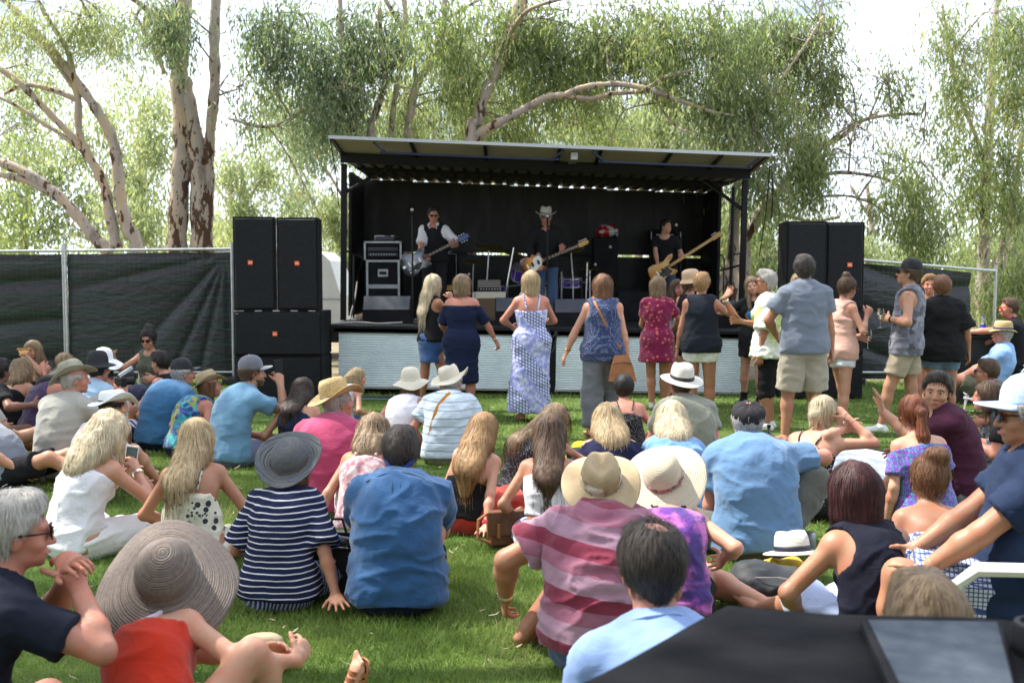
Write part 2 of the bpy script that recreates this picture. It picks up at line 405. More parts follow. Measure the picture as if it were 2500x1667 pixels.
def hand_prims(S, wr, dr, pn, sd, s, curl, spread=.12, fat=1.):
    """palm and five jointed fingers. dr: direction, pn: palm normal, sd: +1 thumb on +side"""
    dr = nrm(dr); pn = nrm(pn-dr*pn.dot(dr)); sv = np.cross(dr, pn)*sd   # side towards the thumb
    pc = wr+dr*.045*s
    S.cap(wr+dr*.015*s, wr+dr*.075*s, .038*s, .043*s, pn, 2.6, .012)
    for i, (o, ln) in enumerate(((.031, .92), (.010, 1.0), (-.011, .94), (-.031, .76))):
        p = wr+dr*(.082-.006*abs(i-1))*s+sv*o*s; a = curl*(.55+.1*i); dd = nrm(dr+sv*spread*(1.2-i)*.8)
        for j, l in enumerate((.042, .027, .021)):
            d2 = nrm(dd*math.cos(a)+pn*math.sin(a)); q = p+d2*l*ln*s; S.cap(p, q, (.0092-.0010*j)*s*fat, (.0085-.001*j)*s*fat, k=.004); p = q; a += curl*.75
    p = wr+dr*.028*s+sv*.026*s; d2 = nrm(dr*.75+sv*.75+pn*.25)
    for j, l in enumerate((.036, .030, .024)):
        q = p+d2*l*s; S.cap(p, q, (.0125-.0015*j)*s*fat, (.0105-.0012*j)*s*fat, k=.006); p = q; d2 = nrm(d2+dr*.35+pn*.4*curl)

def build_skel(P):
    s = P['h']/1.75; f = P['sex'] == 'f'; b = P.get('bulk', 1.); J = {'s': s}
    st = P['pose'] == 'stand'
    pel = V3(*P.get('pel', (0, 0, .95*s if st else .125*s*(.6+.4*b)))); lean, curve, side, twist = [R(a) for a in P.get('spine', (2, 4, 0, 0) if st else (8, 26, 0, 0))]
    R0 = rX(-lean*.4)@rY(side*.5); R1 = rX(-lean)@rY(side); R2 = rX(-(lean+curve))@rY(side)@rZ(twist)
    up = lambda M: M[:, 2]
    # M columns: right, fwd, up
    W = pel+up(R0)*.16*s; C = W+up(R1)*.17*s; N = C+up(R2)*.17*s
    sw = (.148 if f else .172)*s*(.55+.45*b); SH = {}; HP = {}
    for k, sg in (('L', -1), ('R', 1)):
        SH[k] = N+R2[:, 0]*sg*sw-up(R2)*.045*s+V3(*P.get('sh'+k, (0, 0, 0)))*s; HP[k] = pel+R0[:, 0]*sg*.088*s-up(R0)*.02*s
    hy, hp, hr = P.get('head', (0, 0, 0)); nk = P.get('neck', .5)
    Rn = rX(-(lean+curve)*nk-R(P.get('neckf', 8)))@rY(side*.3); NK = N+up(Rn)*.075*s
    RH = rZ(R(hy))@rX(R(hp))@rY(R(hr)); HC = NK+up(Rn)*.045*s+RH[:, 2]*.075*s+RH[:, 1]*.018*s
    J.update(pel=pel, W=W, C=C, N=N, NK=NK, HC=HC, R0=R0, R1=R1, R2=R2, RH=RH, SH=SH, HP=HP, sw=sw)
    la, lf = .285*s, .25*s; J['EL'] = {}; J['WR'] = {}; J['KN'] = {}; J['AN'] = {}
    for k, sg in (('L', -1), ('R', 1)):
        t = P.get('hand'+k) ; t = V3(sg*(.27 if st else .22), .03 if st else .3, .80 if st else .22) if t is None else V3(*t)
        pole = P.get('pole'+k, (sg*.6, -1, -.2)); el, wr = ik(SH[k], t*s, la, lf, pole); J['EL'][k] = el; J['WR'][k] = wr
        t = P.get('foot'+k); t = V3(sg*.11, 0, .07) if st and t is None else V3(*(t or (sg*.12, .42, .07)))
        pole = P.get('knee'+k, (sg*.15, 1, .05) if st else (sg*.25, .1, 1)); kn, an = ik(HP[k], t*s, .43*s, .42*s, pole); J['KN'][k] = kn; J['AN'][k] = an
    return J
def torso_prims(S, J, P, grow=1.):
    s = J['s']; f = P['sex'] == 'f'; b = P.get('bulk', 1.); R0, R1, R2 = J['R0'], J['R1'], J['R2']
    pel, W, C, N = J['pel'], J['W'], J['C'], J['N']; bel = P.get('belly', 0)
    S.cap(pel-R0[:, 0]*.055*s, pel+R0[:, 0]*.055*s, (.125 if f else .115)*s*b, None, R0[:, 1], 1.12, .05)
    S.cap(pel+R0[:, 2]*.03*s, W, (.165 if f else .155)*s*b, (.122 if f else .142)*s*b, R0[:, 1], 1.42, .05)
    S.cap(W, C, (.122 if f else .142)*s*b, (.148 if f else .165)*s*b, R1[:, 1], 1.42, .05)
    S.cap(C, C+R2[:, 2]*.07*s, (.148 if f else .168)*s*b, (.148 if f else .170)*s*b, R2[:, 1], 1.48, .05)
    if bel: S.ell(W+R1[:, 1]*.05*s, np.array((.15, .12, .14))*s*b*bel, R1.T, .05)
    if f:
        for sg in (-1, 1): S.ell(C+R2[:, 0]*sg*.07*s+R2[:, 1]*.085*s+R2[:, 2]*.02*s, np.array((.06, .055, .06))*s*b, R2.T, .03)
    for k, sg in (('L', -1), ('R', 1)):
        S.cap(C+R2[:, 0]*sg*.06*s+R2[:, 2]*.06*s, J['SH'][k]-R2[:, 0]*sg*.02*s, .088*s*b, .055*s*b, None, 1., .05)
        S.cap(N-R2[:, 2]*.012*s, J['SH'][k], .048*s, .050*s*b, None, 1., .04)
    for k in 'LR':   # buttock / hip
        S.cap(J['HP'][k]-R0[:, 1]*.015*s, J['HP'][k]+(J['KN'][k]-J['HP'][k])*.15, .105*s*b, .09*s*b, None, 1., .05)
def arm_prims(S, J, P, t=1., infl=0., wide=0., k_='LR', clip=False):
    s = J['s']; f = P['sex'] == 'f'; b = P.get('bulk', 1.)*(.88 if f else 1.)*P.get('armb', 1.)
    for k in k_:
        a, e, w = J['SH'][k], J['EL'][k], J['WR'][k]; u = nrm(e-a)
        tt = min(t, 1.); q = a+(e-a)*tt; ra = .051*s*b; rb = (.051-.012*tt)*s*b
        cl = ((q, u),) if (clip and t < 1) else ()
        S.cap(a, q+u*.03 if cl else q, ra+infl, rb+infl+wide*(1 if t <= 1 else .5), k=.02, clips=cl)
        if t > 1:
            t2 = t-1; q = e+(w-e)*t2; v = nrm(w-e); cl = ((q, v),) if (clip and t2 < 1) else ()
            m = e+(w-e)*min(.3, t2)
            S.cap(e, m, .040*s*b+infl+wide*.5, .042*s*b+infl+wide*.5, k=.02); S.cap(m, q+v*.03 if cl else q, .042*s*b+infl+wide*.5, (.042-.016*t2)*s*b+infl+wide*.6, k=.02, clips=cl)
def leg_prims(S, J, P, t=2., infl=0., wide=0., k_='LR', clip=False):
    s = J['s']; b = P.get('bulk', 1.)*P.get('legb', 1.)
    for k in k_:
        a, e, w = J['HP'][k], J['KN'][k], J['AN'][k]; u = nrm(e-a); tt = min(t, 1.); q = a+(e-a)*tt
        cl = ((q, u),) if (clip and t < 1) else ()
        S.cap(a+u*.03, q+u*.02 if cl else q, .088*s*b+infl, (.088-.032*tt)*s*b+infl+wide*tt, k=.022, clips=cl)
        if t > 1:
            t2 = t-1; q = e+(w-e)*t2; v = nrm(w-e); cl = ((q, v),) if (clip and t2 < 1) else (); bk = nrm(np.cross(v, np.cross(u, v)))
            m = e+(w-e)*min(.32, t2); S.cap(e, m+bk*.01*s, .055*s*b+infl+wide, .055*s*b+infl+wide, k=.03)
            S.cap(m, q+v*.03 if cl else q, .054*s*b+infl+wide, (.054-.019*t2)*s*b+infl+wide, k=.03, clips=cl)
def foot_dir(J, P, k):
    fd = P.get('toe'+k)
    if fd is not None: return nrm(V3(*fd))
    if P['pose'] == 'stand': return nrm(V3(.2*(1 if k == 'R' else -1), 1, 0))
    v = J['AN'][k]-J['KN'][k]; return nrm(V3(v[0]*.6+.15*(1 if k == 'R' else -1), abs(v[1])+.25, .25))
def foot_prims(S, J, P, infl=0., toes=True, k_='LR'):
    s = J['s']
    for k in k_:
        an = J['AN'][k]; fd = foot_dir(J, P, k); sl = nrm(J['KN'][k]-an); dn = nrm(-(sl-fd*sl.dot(fd))); sd = np.cross(fd, dn)
        heel = an+dn*.035*s-fd*.035*s; ball = an+dn*.042*s+fd*.125*s
        S.cap(an, heel, .036*s+infl, .030*s+infl, k=.02); S.cap(an+dn*.01*s, ball, .036*s+infl, .036*s+infl, dn, 1.5, .03); S.cap(heel, ball, .028*s+infl, .038*s+infl, dn, 1.6, .02)
        if toes:
            for i in range(5):
                o = (-.030+.015*i)*s*(1 if k == 'L' else -1); l = (.05-.006*i)*s if True else 0
                S.cap(ball+sd*o*(-1)+fd*.015*s, ball+sd*o*(-1)+fd*(.015*s+l), (.0115 if i == 0 else .0085)*s+infl, k=.004)
        else: S.cap(ball, ball+fd*.05*s, .036*s+infl, .026*s+infl, dn, 1.5, .02)
def head_prims(S, J, P, face=True):
    s = J['s']*P.get('hs', 1.); M = J['RH']; c = J['HC']; f = P['sex'] == 'f'; L_ = lambda x, y, z: c+M@V3(x, y, z)*s
    S.ell(L_(0, -.012, .022), np.array((.076, .094, .096))*s, M.T, .02); S.ell(L_(0, .028, -.032), np.array((.060, .062, .078))*s, M.T, .025)
    S.ell(L_(0, .036, -.078), np.array((.046 if f else .052, .046, .036))*s, M.T, .02); S.cap(L_(0, .070, -.098), L_(0, .068, -.096), .017*s, k=.02)
    S.cap(J['N']-J['R2'][:, 2]*.02*s, L_(0, -.022, -.075), (.056 if f else .066)*s*P.get('bulk', 1)**.5, (.050 if f else .058)*s, k=.03)
    for sg in (-1, 1): S.ell(L_(sg*.077, -.006, -.020), np.array((.009, .019, .031))*s, M.T@rZ(0), .006)
    if face:
        S.cap(L_(0, .086, .004), L_(0, .106, -.036), .0085*s, .0125*s, k=.012)
        for sg in (-1, 1):
            S.cap(L_(sg*.012, .079, .020), L_(sg*.045, .066, .018), .012*s, .010*s, k=.012); S.ell(L_(sg*.040, .058, -.036), np.array((.024, .024, .022))*s, M.T, .02)
            S.cap(L_(sg*.008, .098, -.040), L_(sg*.012, .094, -.040), .007*s, k=.006)
            S.ell(L_(sg*.031, .092, -.002), np.array((.016, .012, .0072))*s, M.T, .01, tgt=S.cut)
        S.ell(L_(0, .084, -.066), np.array((.025, .013, .0065))*s, M.T, .006); S.ell(L_(0, .081, -.077), np.array((.021, .013, .0065))*s, M.T, .006)
def join(lst):
    V = []; F = []; n = 0
    for v, f in lst:
        if len(v): V.append(v); F.append(f+n); n += len(v)
    return np.concatenate(V), np.concatenate(F)
HAIRW = {}
def hair_sdf(J, P, st):
    """returns SDF for the hair style"""
    S = SDF(); s = J['s']*P.get('hs', 1.); M = J['RH']; c = J['HC']; L_ = lambda x, y, z: c+M@V3(x, y, z)*s; vol = P.get('vol', 1.)
    R2 = J['R2']; bk = -R2[:, 1]
    fp = (L_(0, .056, .052) if st in ('short', 'bald') and not P.get('hat') else L_(0, .062, .038), M@nrm(V3(0, .80, -.60))); low = (L_(0, 0, -.080), M@V3(0, 0, -1.)); ears = []
    g = .010+.008*vol
    S.ell(L_(0, -.016, .024), (np.array((.078, .094, .094))+g)*s, M.T, .02, clips=(fp, low))
    if st == 'short':
        for sg in (-1, 1): S.ell(L_(sg*.085, .012, -.035), np.array((.03, .040, .045))*s, M.T, .01, tgt=S.cut)
        S.cap(L_(0, -.068, -.02), L_(0, -.060, -.070), .038*s, .030*s, k=.02)
        S.cap(L_(-.03, .045, .100), L_(.03, .05, .098), .024*s*vol, k=.03)
    if st == 'bald':
        for sg in (-1, 1): S.ell(L_(sg*.085, .012, -.035), np.array((.03, .040, .045))*s, M.T, .01, tgt=S.cut)
        S.ell(L_(.018, -.035, .132), np.array((.050, .060, .037))*s, M.T, .01, tgt=S.cut); S.cap(L_(0, -.068, -.02), L_(0, -.060, -.075), .040*s, .034*s, k=.02)
        S.cap(L_(-.04, .045, .085), L_(.04, .05, .085), .022*s, k=.03)
    if st in ('bun', 'pony', 'low', 'scarf'):
        S.cap(L_(0, -.07, -.01), L_(0, -.05, -.07), .045*s, .03*s, k=.03)
    if st == 'bun': S.ell(L_(0, -.05, .135), np.array((.048, .048, .038))*s*vol, M.T, .02)
    if st == 'low': S.ell(L_(.0, -.115, -.03), np.array((.042, .045, .040))*s*vol, M.T, .02); S.cap(L_(0, -.12, -.03), L_(.02, -.14, -.085), .022*s, .010*s, k=.01)
    if st == 'pony':
        l = P.get('hl', .3); a = L_(0, -.10, .03); b_ = a+(M@V3(0, -.05, -.02))*s; e = b_+V3(0, -.02, -l)*s
        e = e+bk*.05; S.cap(a, b_, .025*s, .030*s, k=.02); S.cap(b_, (b_+e)/2, .032*s, .042*s, k=.02); S.cap((b_+e)/2, e, .042*s, .016*s, k=.02)
    if st in ('bob', 'long', 'wavy'):
        for sg in (-1, 1): S.cap(L_(sg*.048, -.015, .02), L_(sg*.062, -.012, -.085 if st != 'bob' else -.10), .046*s*vol, .040*s*vol, k=.04, clips=((L_(0, .048, 0), M[:, 1]),))
        l = P.get('hl', .10)
        if st == 'bob': S.cap(L_(0, -.05, -.01), L_(0, -.062, -.075-l*.3), .078*s*vol, .070*s*vol, M[:, 1], 1.15, .04)
        else:
            wd = P.get('hw', .095)*vol; p0 = L_(0, -.058, -.02); p1 = J['N']+bk*.085*s+V3(0, 0, .03)*s+(M[:, 0]*0); sx = V3(P.get('hx', 0), 0, 0)*s
            S.cap(L_(0, -.035, .03), p0, .082*s*vol, .086*s*vol, k=.04); S.cap(p0, p1, .086*s*vol, wd*s, bk, 1.25, .05)
            tot = max(l-.12, .05); p2 = p1+(J['C']+bk*.135*s*P.get('bulk', 1)-p1)*min(1, tot/.17)+sx*.5; S.cap(p1, p2, wd*s, wd*.97*s, bk, 1.9, .05)
            if tot > .17: p3 = p2+(-J['R1'][:, 2]*(tot-.19)*s)+sx*.5; S.cap(p2, p3, wd*.95*s, wd*.42*s, bk, 2.6, .05); p2 = p3
            if P.get('front'):
                for sg in (-1, 1): S.cap(L_(sg*.066, .02, -.05), L_(sg*.09, .05, -.28), .030*s, .028*s, k=.03)
    return S
def cloth_disp(V, N, amp, seed, kind='fold'):
    Q = V*np.array((5., 5., 11.)); wv = fbm(V*3.+seed, seed, 2)[:, None]*2.2
    r = 1-np.abs(2*fbm(Q+wv, seed+3, 2)-1); r = r**3.5
    return V+N*(amp*(r-.25)+amp*.5*(fbm(V*24., seed+9, 2)-.5))[:, None]
def make_obj_from(name, V, F, mat, par, attr=None): return mesh_np(name, V, F, mat, par, True, attr=attr)

def garment(name, S, J, P, par, mat, h, amp=.010, seed=0, org=None):
    d, l = S.grid(h); V, F = surfnet(d, l, h)
    if len(V) == 0: return None
    V = smoothV(V, F, 1, .4); N = vnormals(V, F); V = cloth_disp(V, N, amp, seed); V[:, 2] = np.maximum(V[:, 2], .004)
    return make_obj_from(name, V, F, mat, par)
def top_garment(P, J, par, spec, h, seed):
    kind, mat = spec[0], spec[1]; o = spec[2] if len(spec) > 2 else {}
    s = J['s']; ln = o.get('len', .10); loose = o.get('loose', .014); R0, R2 = J['R0'], J['R2']; up2 = R2[:, 2]; S = SDF()
    T = SDF(); torso_prims(T, J, P)
    for p in T.p:
        if p[0] == 'c': S.cap(p[1], p[2], p[3]+loose, p[4]+loose, p[5], p[6], p[7])
        else: S.ell(p[1], p[2]+loose, p[3], p[4])
    hem = J['pel']-R0[:, 2]*(ln-.06)*s
    if ln > .02: S.cap(J['W'], hem, (.14 if P['sex'] == 'f' else .16)*s*P.get('bulk', 1)+loose+.012, (.176*s*P.get('bulk', 1)+loose+o.get('flare', .0)), R0[:, 1], 1.35, .05)
    S.clips.append((J['W']-R0[:, 2]*(o.get('crop', -.99) if False else 0)-R0[:, 2]*(.16*s+(ln-.06)*s), -R0[:, 2]))
    sl = {'tee': .62, 'polo': .62, 'long': 1.93, 'half': .9, 'bell': .98, 'cap': .3}.get(kind)
    N = J['N']
    if sl: arm_prims(S, J, P, sl, loose*.9, o.get('wide', .012), clip=True)
    if kind in ('tee', 'polo', 'long', 'half', 'bell', 'cap', 'none'):
        nr = o.get('neck', .085); S.ell(N+up2*.045*s+R2[:, 1]*.03*s, np.array((nr, nr, .062+o.get('deep', 0)))*s, R2.T, tgt=S.cut)
    if kind == 'none':
        for k, sg in (('L', -1), ('R', 1)):
            S.ell(J['SH'][k]+R2[:, 0]*sg*(.040-o.get('in', .0)*.8)*s-up2*.02*s, np.array((.062, .16, .098))*s*P.get('bulk', 1.)**.5, R2.T, tgt=S.cut)
    if kind == 'off':
        arm_prims(S, J, P, o.get('sl', .75), .014, .022, clip=True); S.clips.append((N-up2*.075*s, nrm(up2)))
    if kind in ('strap', 'strapless'):
        S.clips.append((N-up2*o.get('cut', .15)*s, nrm(up2-R2[:, 1]*o.get('slant', .25))))
        for k, sg in (('L', -1), ('R', 1)): S.clips.append((J['C']+R2[:, 0]*sg*.175*s*P.get('bulk', 1), R2[:, 0]*sg))
    if kind == 'halter': S.clips.append((J['C']-R2[:, 2]*.02*s, nrm(R2[:, 2])))
    g = garment(o.get('name', {'off': 'top', 'strap': 'top', 'strapless': 'top', 'none': 'top'}.get(kind, 'shirt')), S, J, P, par, mat, h, o.get('amp', .012), seed)
    B = J['B']
    if kind in ('strap', 'halter'):
        for sg in (-1, 1):
            x = .075*s; c0 = N-up2*(o.get('cut', .15)+.01)*s
            pts = [c0-R2[:, 1]*.14*s+R2[:, 0]*sg*x*.9, N-R2[:, 1]*.10*s-up2*.07*s+R2[:, 0]*sg*x*1.05, N+R2[:, 0]*sg*x*1.15+up2*.05*s, N+R2[:, 1]*.10*s-up2*.07*s+R2[:, 0]*sg*x, c0+R2[:, 1]*.14*s+R2[:, 0]*sg*x*.8]
            pp = []
            for i in range(4):
                for t in range(4): pp.append(pts[i]*(1-t/4)+pts[i+1]*t/4)
            pp = B.project(np.array(pp+[pts[-1]]), .005)
            MB().tube(pp, o.get('sw', .006), 6).build('strap', o.get('smat', mat), par, True)
    if kind == 'polo' or o.get('collar'):
        pts = []
        n = 14; Rn = R2
        for i in range(n+1):
            a = -math.pi*.82+2*math.pi*.82*i/n; pts.append(N+up2*.03*s+(Rn[:, 0]*math.sin(a)*.074-Rn[:, 1]*math.cos(a)*.074)*s+Rn[:, 1]*.012*s)
        b = MB(); V = []
        for p, i in zip(pts, range(n+1)):
            o_ = nrm(p-(N+up2*.03*s)-up2*up2.dot(p-(N+up2*.03*s))); V += [p-o_*.004*s+up2*.022*s, p+up2*.044*s+o_*.004*s, p+o_*.040*s+up2*.004*s, p+o_*.036*s-up2*.002*s]
        F = [(4*i+j, 4*i+j+1, 4*i+j+5, 4*i+j+4) for i in range(n) for j in range(3)]
        b.add(V, F).build('collar', o.get('cmat', mat), par, True)
    return g
def bottom_garment(P, J, par, spec, h, seed):
    kind, mat = spec[0], spec[1]; o = spec[2] if len(spec) > 2 else {}; s = J['s']; R0 = J['R0']; b = P.get('bulk', 1.); S = SDF(); lo = o.get('loose', .014)
    long_ = any((t_[2] if len(t_) > 2 else {}).get('len', .10) > .05 and t_[0] not in ('halter',) for t_ in P.get('top', [])); lo_ = lo*.2 if long_ else lo; rc = ((J['pel']+R0[:, 2]*o.get('rise', .0 if long_ else .075)*s, R0[:, 2]),); S.cap(J['pel']-R0[:, 0]*.055*s, J['pel']+R0[:, 0]*.055*s, .125*s*b+lo_, None, R0[:, 1], 1.1, .05, clips=rc)
    S.cap(J['pel'], J['pel']+R0[:, 2]*.06*s, .158*s*b+lo_*.35, .146*s*b+lo_*.35, R0[:, 1], 1.40, .05, clips=rc)
    
    for k in 'LR': S.cap(J['HP'][k]-R0[:, 1]*.015*s, J['HP'][k]+(J['KN'][k]-J['HP'][k])*.15, .105*s*b+lo_, .09*s*b+lo, None, 1., .05, clips=rc)
    t = o.get('len', {'shorts': .55, 'trousers': 1.93, 'capri': 1.45, 'skirt': .5, 'jeans': 1.93, 'long_shorts': .9}.get(kind, 1.9))
    if kind in ('skirt', 'dress', 'maxi') and P['pose'] == 'stand':
        ln = o.get('len', .5); e = J['pel']-R0[:, 2]*ln*s+V3(*o.get('sway', (0, 0, 0))); w0 = .165*s*b; S.cap(J['pel'], e, w0+lo, w0+o.get('flare', .03), R0[:, 1], o.get('flat', 1.3), .06, clips=((e, -R0[:, 2]),))
    elif kind in ('skirt', 'dress', 'maxi'):
        leg_prims(S, J, P, t, lo+.012, .02, clip=True)
        if o.get('web', 1): S.cap((J['HP']['L']+J['HP']['R'])/2, (J['KN']['L']+J['KN']['R'])/2*min(t, 1)+(1-min(t, 1))*(J['HP']['L']+J['HP']['R'])/2, .10*s, .07*s, k=.06)
    else: leg_prims(S, J, P, t, lo, o.get('wide', .012), clip=True)
    return garment(o.get('name', {'maxi': 'skirt', 'dress': 'skirt', 'capri': 'trousers', 'jeans': 'trousers', 'long_shorts': 'shorts'}.get(kind, kind)), S, J, P, par, mat, h, o.get('amp', .012), seed+31)

def strands(S, J, P, V, N, par_attr, n, step, nst, wdt, wave, seed):
    rg = np.random.default_rng(seed); idx = rg.integers(0, len(V), n); p = V[idx].copy(); s = J['s']; M = J['RH']; crown = J['HC']+M@V3(0, -.02, .14)*s
    keep = (p-J['HC'])@M[:, 2] > -.35; p = p[keep]; n = len(p); at_ = rg.random(n); ph = rg.random(n)*6.28; lift = rg.uniform(.001, .006, n)+(rg.random(n) > .88)*rg.uniform(0, .012, n); drift = rg.normal(0, .0026*step/.02, n)
    cur = p; path = []; wd = []
    dprev = None
    for i in range(nst):
        g = S.grad(cur); d = S.eval(cur); onb = (g[:, 2] > -.45) & (np.abs(d) < .05)
        cur = np.where(onb[:, None], cur-g*np.clip(d-lift, -.02, .02)[:, None], cur)
        path.append((cur.copy(), g)); rd = cur-crown; rd /= np.maximum(np.linalg.norm(rd, axis=1, keepdims=True), 1e-6)
        tv = rd*.45+np.array((0, 0, -1.))+rg.normal(0, .10, (n, 3)); tv = np.where(onb[:, None], tv-g*(tv*g).sum(1, keepdims=True), np.array((0, 0, -1.))+rg.normal(0, .1, (n, 3)))
        tv /= np.maximum(np.linalg.norm(tv, axis=1, keepdims=True), 1e-6)
        if dprev is not None: tv = tv*.6+dprev*.4; tv /= np.maximum(np.linalg.norm(tv, axis=1, keepdims=True), 1e-6)
        dprev = tv; sd = np.cross(tv, g); cur = cur+tv*step+sd*(wave*np.sin(ph+i*1.3)+drift*(i > 2))[:, None]
    Vs = []
    for i, (c, g) in enumerate(path):
        nx = path[min(i+1, nst-1)][0]-path[max(i-1, 0)][0]; sd = np.cross(nx, g); sd /= np.maximum(np.linalg.norm(sd, axis=1, keepdims=True), 1e-6)
        w_ = wdt*(1-(i/(nst-1))**2*.9); Vs.append(c-sd*w_); Vs.append(c+sd*w_)
    Vs = np.stack(Vs, 1); base = np.arange(n)[:, None]*2*nst; F = np.concatenate([base+np.array([[2*i, 2*i+1, 2*i+3, 2*i+2]]) for i in range(nst-1)])
    Vf = Vs.reshape(-1, 3); Vf[:, 2] = np.maximum(Vf[:, 2], .005)
    return Vf, F, np.repeat(at_, 2*nst)

# ---------- hats ----------
def revolve(prof, shape, n=40):
    V = []; F = []
    for (r, z, w_) in prof:
        for k in range(n):
            a = 2*math.pi*k/n; V.append(shape(r, a, z, w_))
    for i in range(len(prof)-1):
        for k in range(n): F.append((i*n+k, i*n+(k+1) % n, (i+1)*n+(k+1) % n, (i+1)*n+k))
    return np.array(V), np.array(F)
def hat(P, J, par, kind, mat, o):
    """one mesh hat (child of the person), its band a sub-part; o: rad brim radius, ch crown height, tilt etc."""
    s = J['s']*P.get('hs', 1.); RB, CH = o.get('rad', .17), o.get('ch', .11); cw = o.get('cw', .092); M4 = Matrix.Identity(4)
    Rr = J['RH']@rX(R(o.get('pitch', 8)))@rY(R(o.get('roll', 0))); c = J['HC']+Rr@V3(0, -.012, .048+o.get('up', 0))*s
    for i in range(3):
        for j in range(3): M4[i][j] = Rr[i][j]*s
        M4[i][3] = c[i]
    droop, side, wav = o.get('droop', .03), o.get('side', 0.), o.get('wave', 0.); ph = o.get('ph', 0.); pinch = o.get('pinch', 0.); dent = o.get('dent', 0.); sd_ = o.get('seed', 1)
    def shape(r, a, z, w_):
        x, y = r*math.cos(a), r*math.sin(a)*1.16
        if w_ > 0: z = z-droop*w_**1.5+side*w_**2*math.cos(2*a)+wav*w_**1.3*math.sin(3*a+ph)+wav*.6*w_*math.sin(2*a+ph*2)
        elif w_ < 0:
            t = -w_
            if pinch: x *= 1-pinch*t*(.5+.5*math.sin(a)); 
            if dent: z -= dent*t*math.exp(-(x/.035)**2)*(1 if r < .09 else .3)
        return (x, y, z)
    if kind == 'cap':
        pr = [(.0001, .105, 0), (.03, .102, 0), (.06, .088, 0), (.082, .060, 0), (.090, .03, 0), (.0915, 0., 0), (.0915, -.022, 0), (.087, -.022, 0)]
        V, F = revolve(pr, lambda r, a, z, w_: (r*math.cos(a), r*math.sin(a)*1.14, z), 32); h = mesh_np('cap', V, F, mat, par)
        b = MB(); vv = []; ff = []; bl = o.get('bill', .075)
        for i in range(5):
            for k in range(13):
                a = R(28+124*k/12); r = .088+bl*i/4*math.sin(math.pi*(k+.0)/12)**.55; vv.append((r*math.cos(a)*.97, r*math.sin(a)*1.14, -.012-.02*(i/4)+.012*math.cos((k/6-1)*1.57)*i/4))
        m = len(vv); vv += [(x, y, z-.004) for x, y, z in vv]
        for i in range(4):
            for k in range(12): q = i*13+k; ff += [(q, q+1, q+14, q+13), (q+m, q+13+m, q+14+m, q+1+m)]
        for k in range(12): q = 52+k; ff.append((q, q+1, q+1+m, q+m))
        br = b.add(vv, ff).build('peak', o.get('bmat', mat), h, True, False)
        MB().lathe([(.0001, .110), (.006, .109), (.008, .105)], n=8).build('button', o.get('bmat', mat), h, True)
    elif kind == 'flat':
        pr = [(.0001, .085, 0), (.05, .082, 0), (.085, .066, 0), (.100, .035, 0), (.096, .0, 0), (.088, -.015, 0)]
        V, F = revolve(pr, lambda r, a, z, w_: (r*math.cos(a)*1.0, r*math.sin(a)*1.16+.004*math.cos(8*a)*(r > .04)+.008, z-.012*math.sin(a)*(r/.1)+.003*math.cos(8*a)), 64); h = mesh_np('flat_cap', V, F, mat, par)
        MB().box((0, .115, -.008), (.13, .05, .008), rX and Matrix(((1, 0, 0), (0, .97, .2), (0, -.2, .97))), bev=.004).build('peak', mat, h, True)
    else:
        top = {'bucket': [(.0001, CH, -1), (.04, CH*.995, -1), (.068, CH*.95, -.9), (cw*.93, CH*.80, -.6), (cw*.985, CH*.5, -.3), (cw, CH*.2, 0), (cw, .0, 0)],
               'fedora': [(.0001, CH*.93, -1), (.03, CH*.95, -1), (.055, CH, -1), (.072, CH*.97, -.9), (cw*.93, CH*.72, -.6), (cw*.98, CH*.4, -.3), (cw, .01, 0), (cw, .0, 0)],
               'dome': [(.0001, CH, 0), (.03, CH*.985, 0), (.055, CH*.92, 0), (.075, CH*.78, 0), (cw*.95, CH*.5, 0), (cw, CH*.2, 0), (cw, .0, 0)]}[o.get('crown', 'bucket' if kind == 'bucket' else kind if kind in ('dome', 'fedora') else 'bucket')]
        nb = 9; pr = list(top)+[(cw+(RB-cw)*(i/nb), .0, i/nb) for i in range(1, nb+1)]+[(RB+.003, -.004, 1.)]+[(cw+(RB-cw)*(i/nb), -.006, i/nb) for i in range(nb, 0, -1)]
        V, F = revolve(pr, shape, 56); h = mesh_np('hat', V, F, mat, par)
        if o.get('band') is not None:
            bh = o.get('bh', .022); pb = [(cw+.0025, .004, 0), (cw+.004, .006, 0), (cw*1.0+.003, bh, 0), (cw*.985+.001, bh+.002, 0)]
            Vb, Fb = revolve(pb, shape, 48); mesh_np('hat_band', Vb, Fb, o['band'], h)
    h.matrix_local = M4
    return h
def sunglasses(J, P, par, mat=None, up=False, lens=None):
    s = J['s']*P.get('hs', 1.); M = J['RH']; c = J['HC']; mat = mat or M_black; b = MB()
    L_ = (lambda x, y, z: c+M@V3(x, y, z)*s) if not up else (lambda x, y, z: c+M@(rX(R(62))@V3(x, y, z-.0)+V3(0, -.025, .028))*s)
    for sg in (-1, 1):
        b.tube([L_(sg*.062, .088, .004), L_(sg*.080, .06, .004), L_(sg*.086, -.01, .0)], .003, 5)
        pts = []
        for k in range(13):
            a = 2*math.pi*k/12; pts.append(L_(sg*.033+.027*math.cos(a), .104-.006*abs(math.cos(a)), -.003+.020*math.sin(a)))
        b.tube(pts, .0025, 4, cap=False)
    b.tube([L_(-.008, .104, .003), L_(.008, .104, .003)], .0025, 5)
    g = b.build('sunglasses', mat, par, True)
    for sg in (-1, 1):
        vv = [L_(sg*.033, .107, -.003)]+[L_(sg*.033+.026*math.cos(2*math.pi*k/12), .103-.005*abs(math.cos(2*math.pi*k/12)), -.003+.019*math.sin(2*math.pi*k/12)) for k in range(12)]
        MB().add(vv, [(0, 1+k, 1+(k+1) % 12) for k in range(12)]).build('lens', lens or M_glassb, g, True)
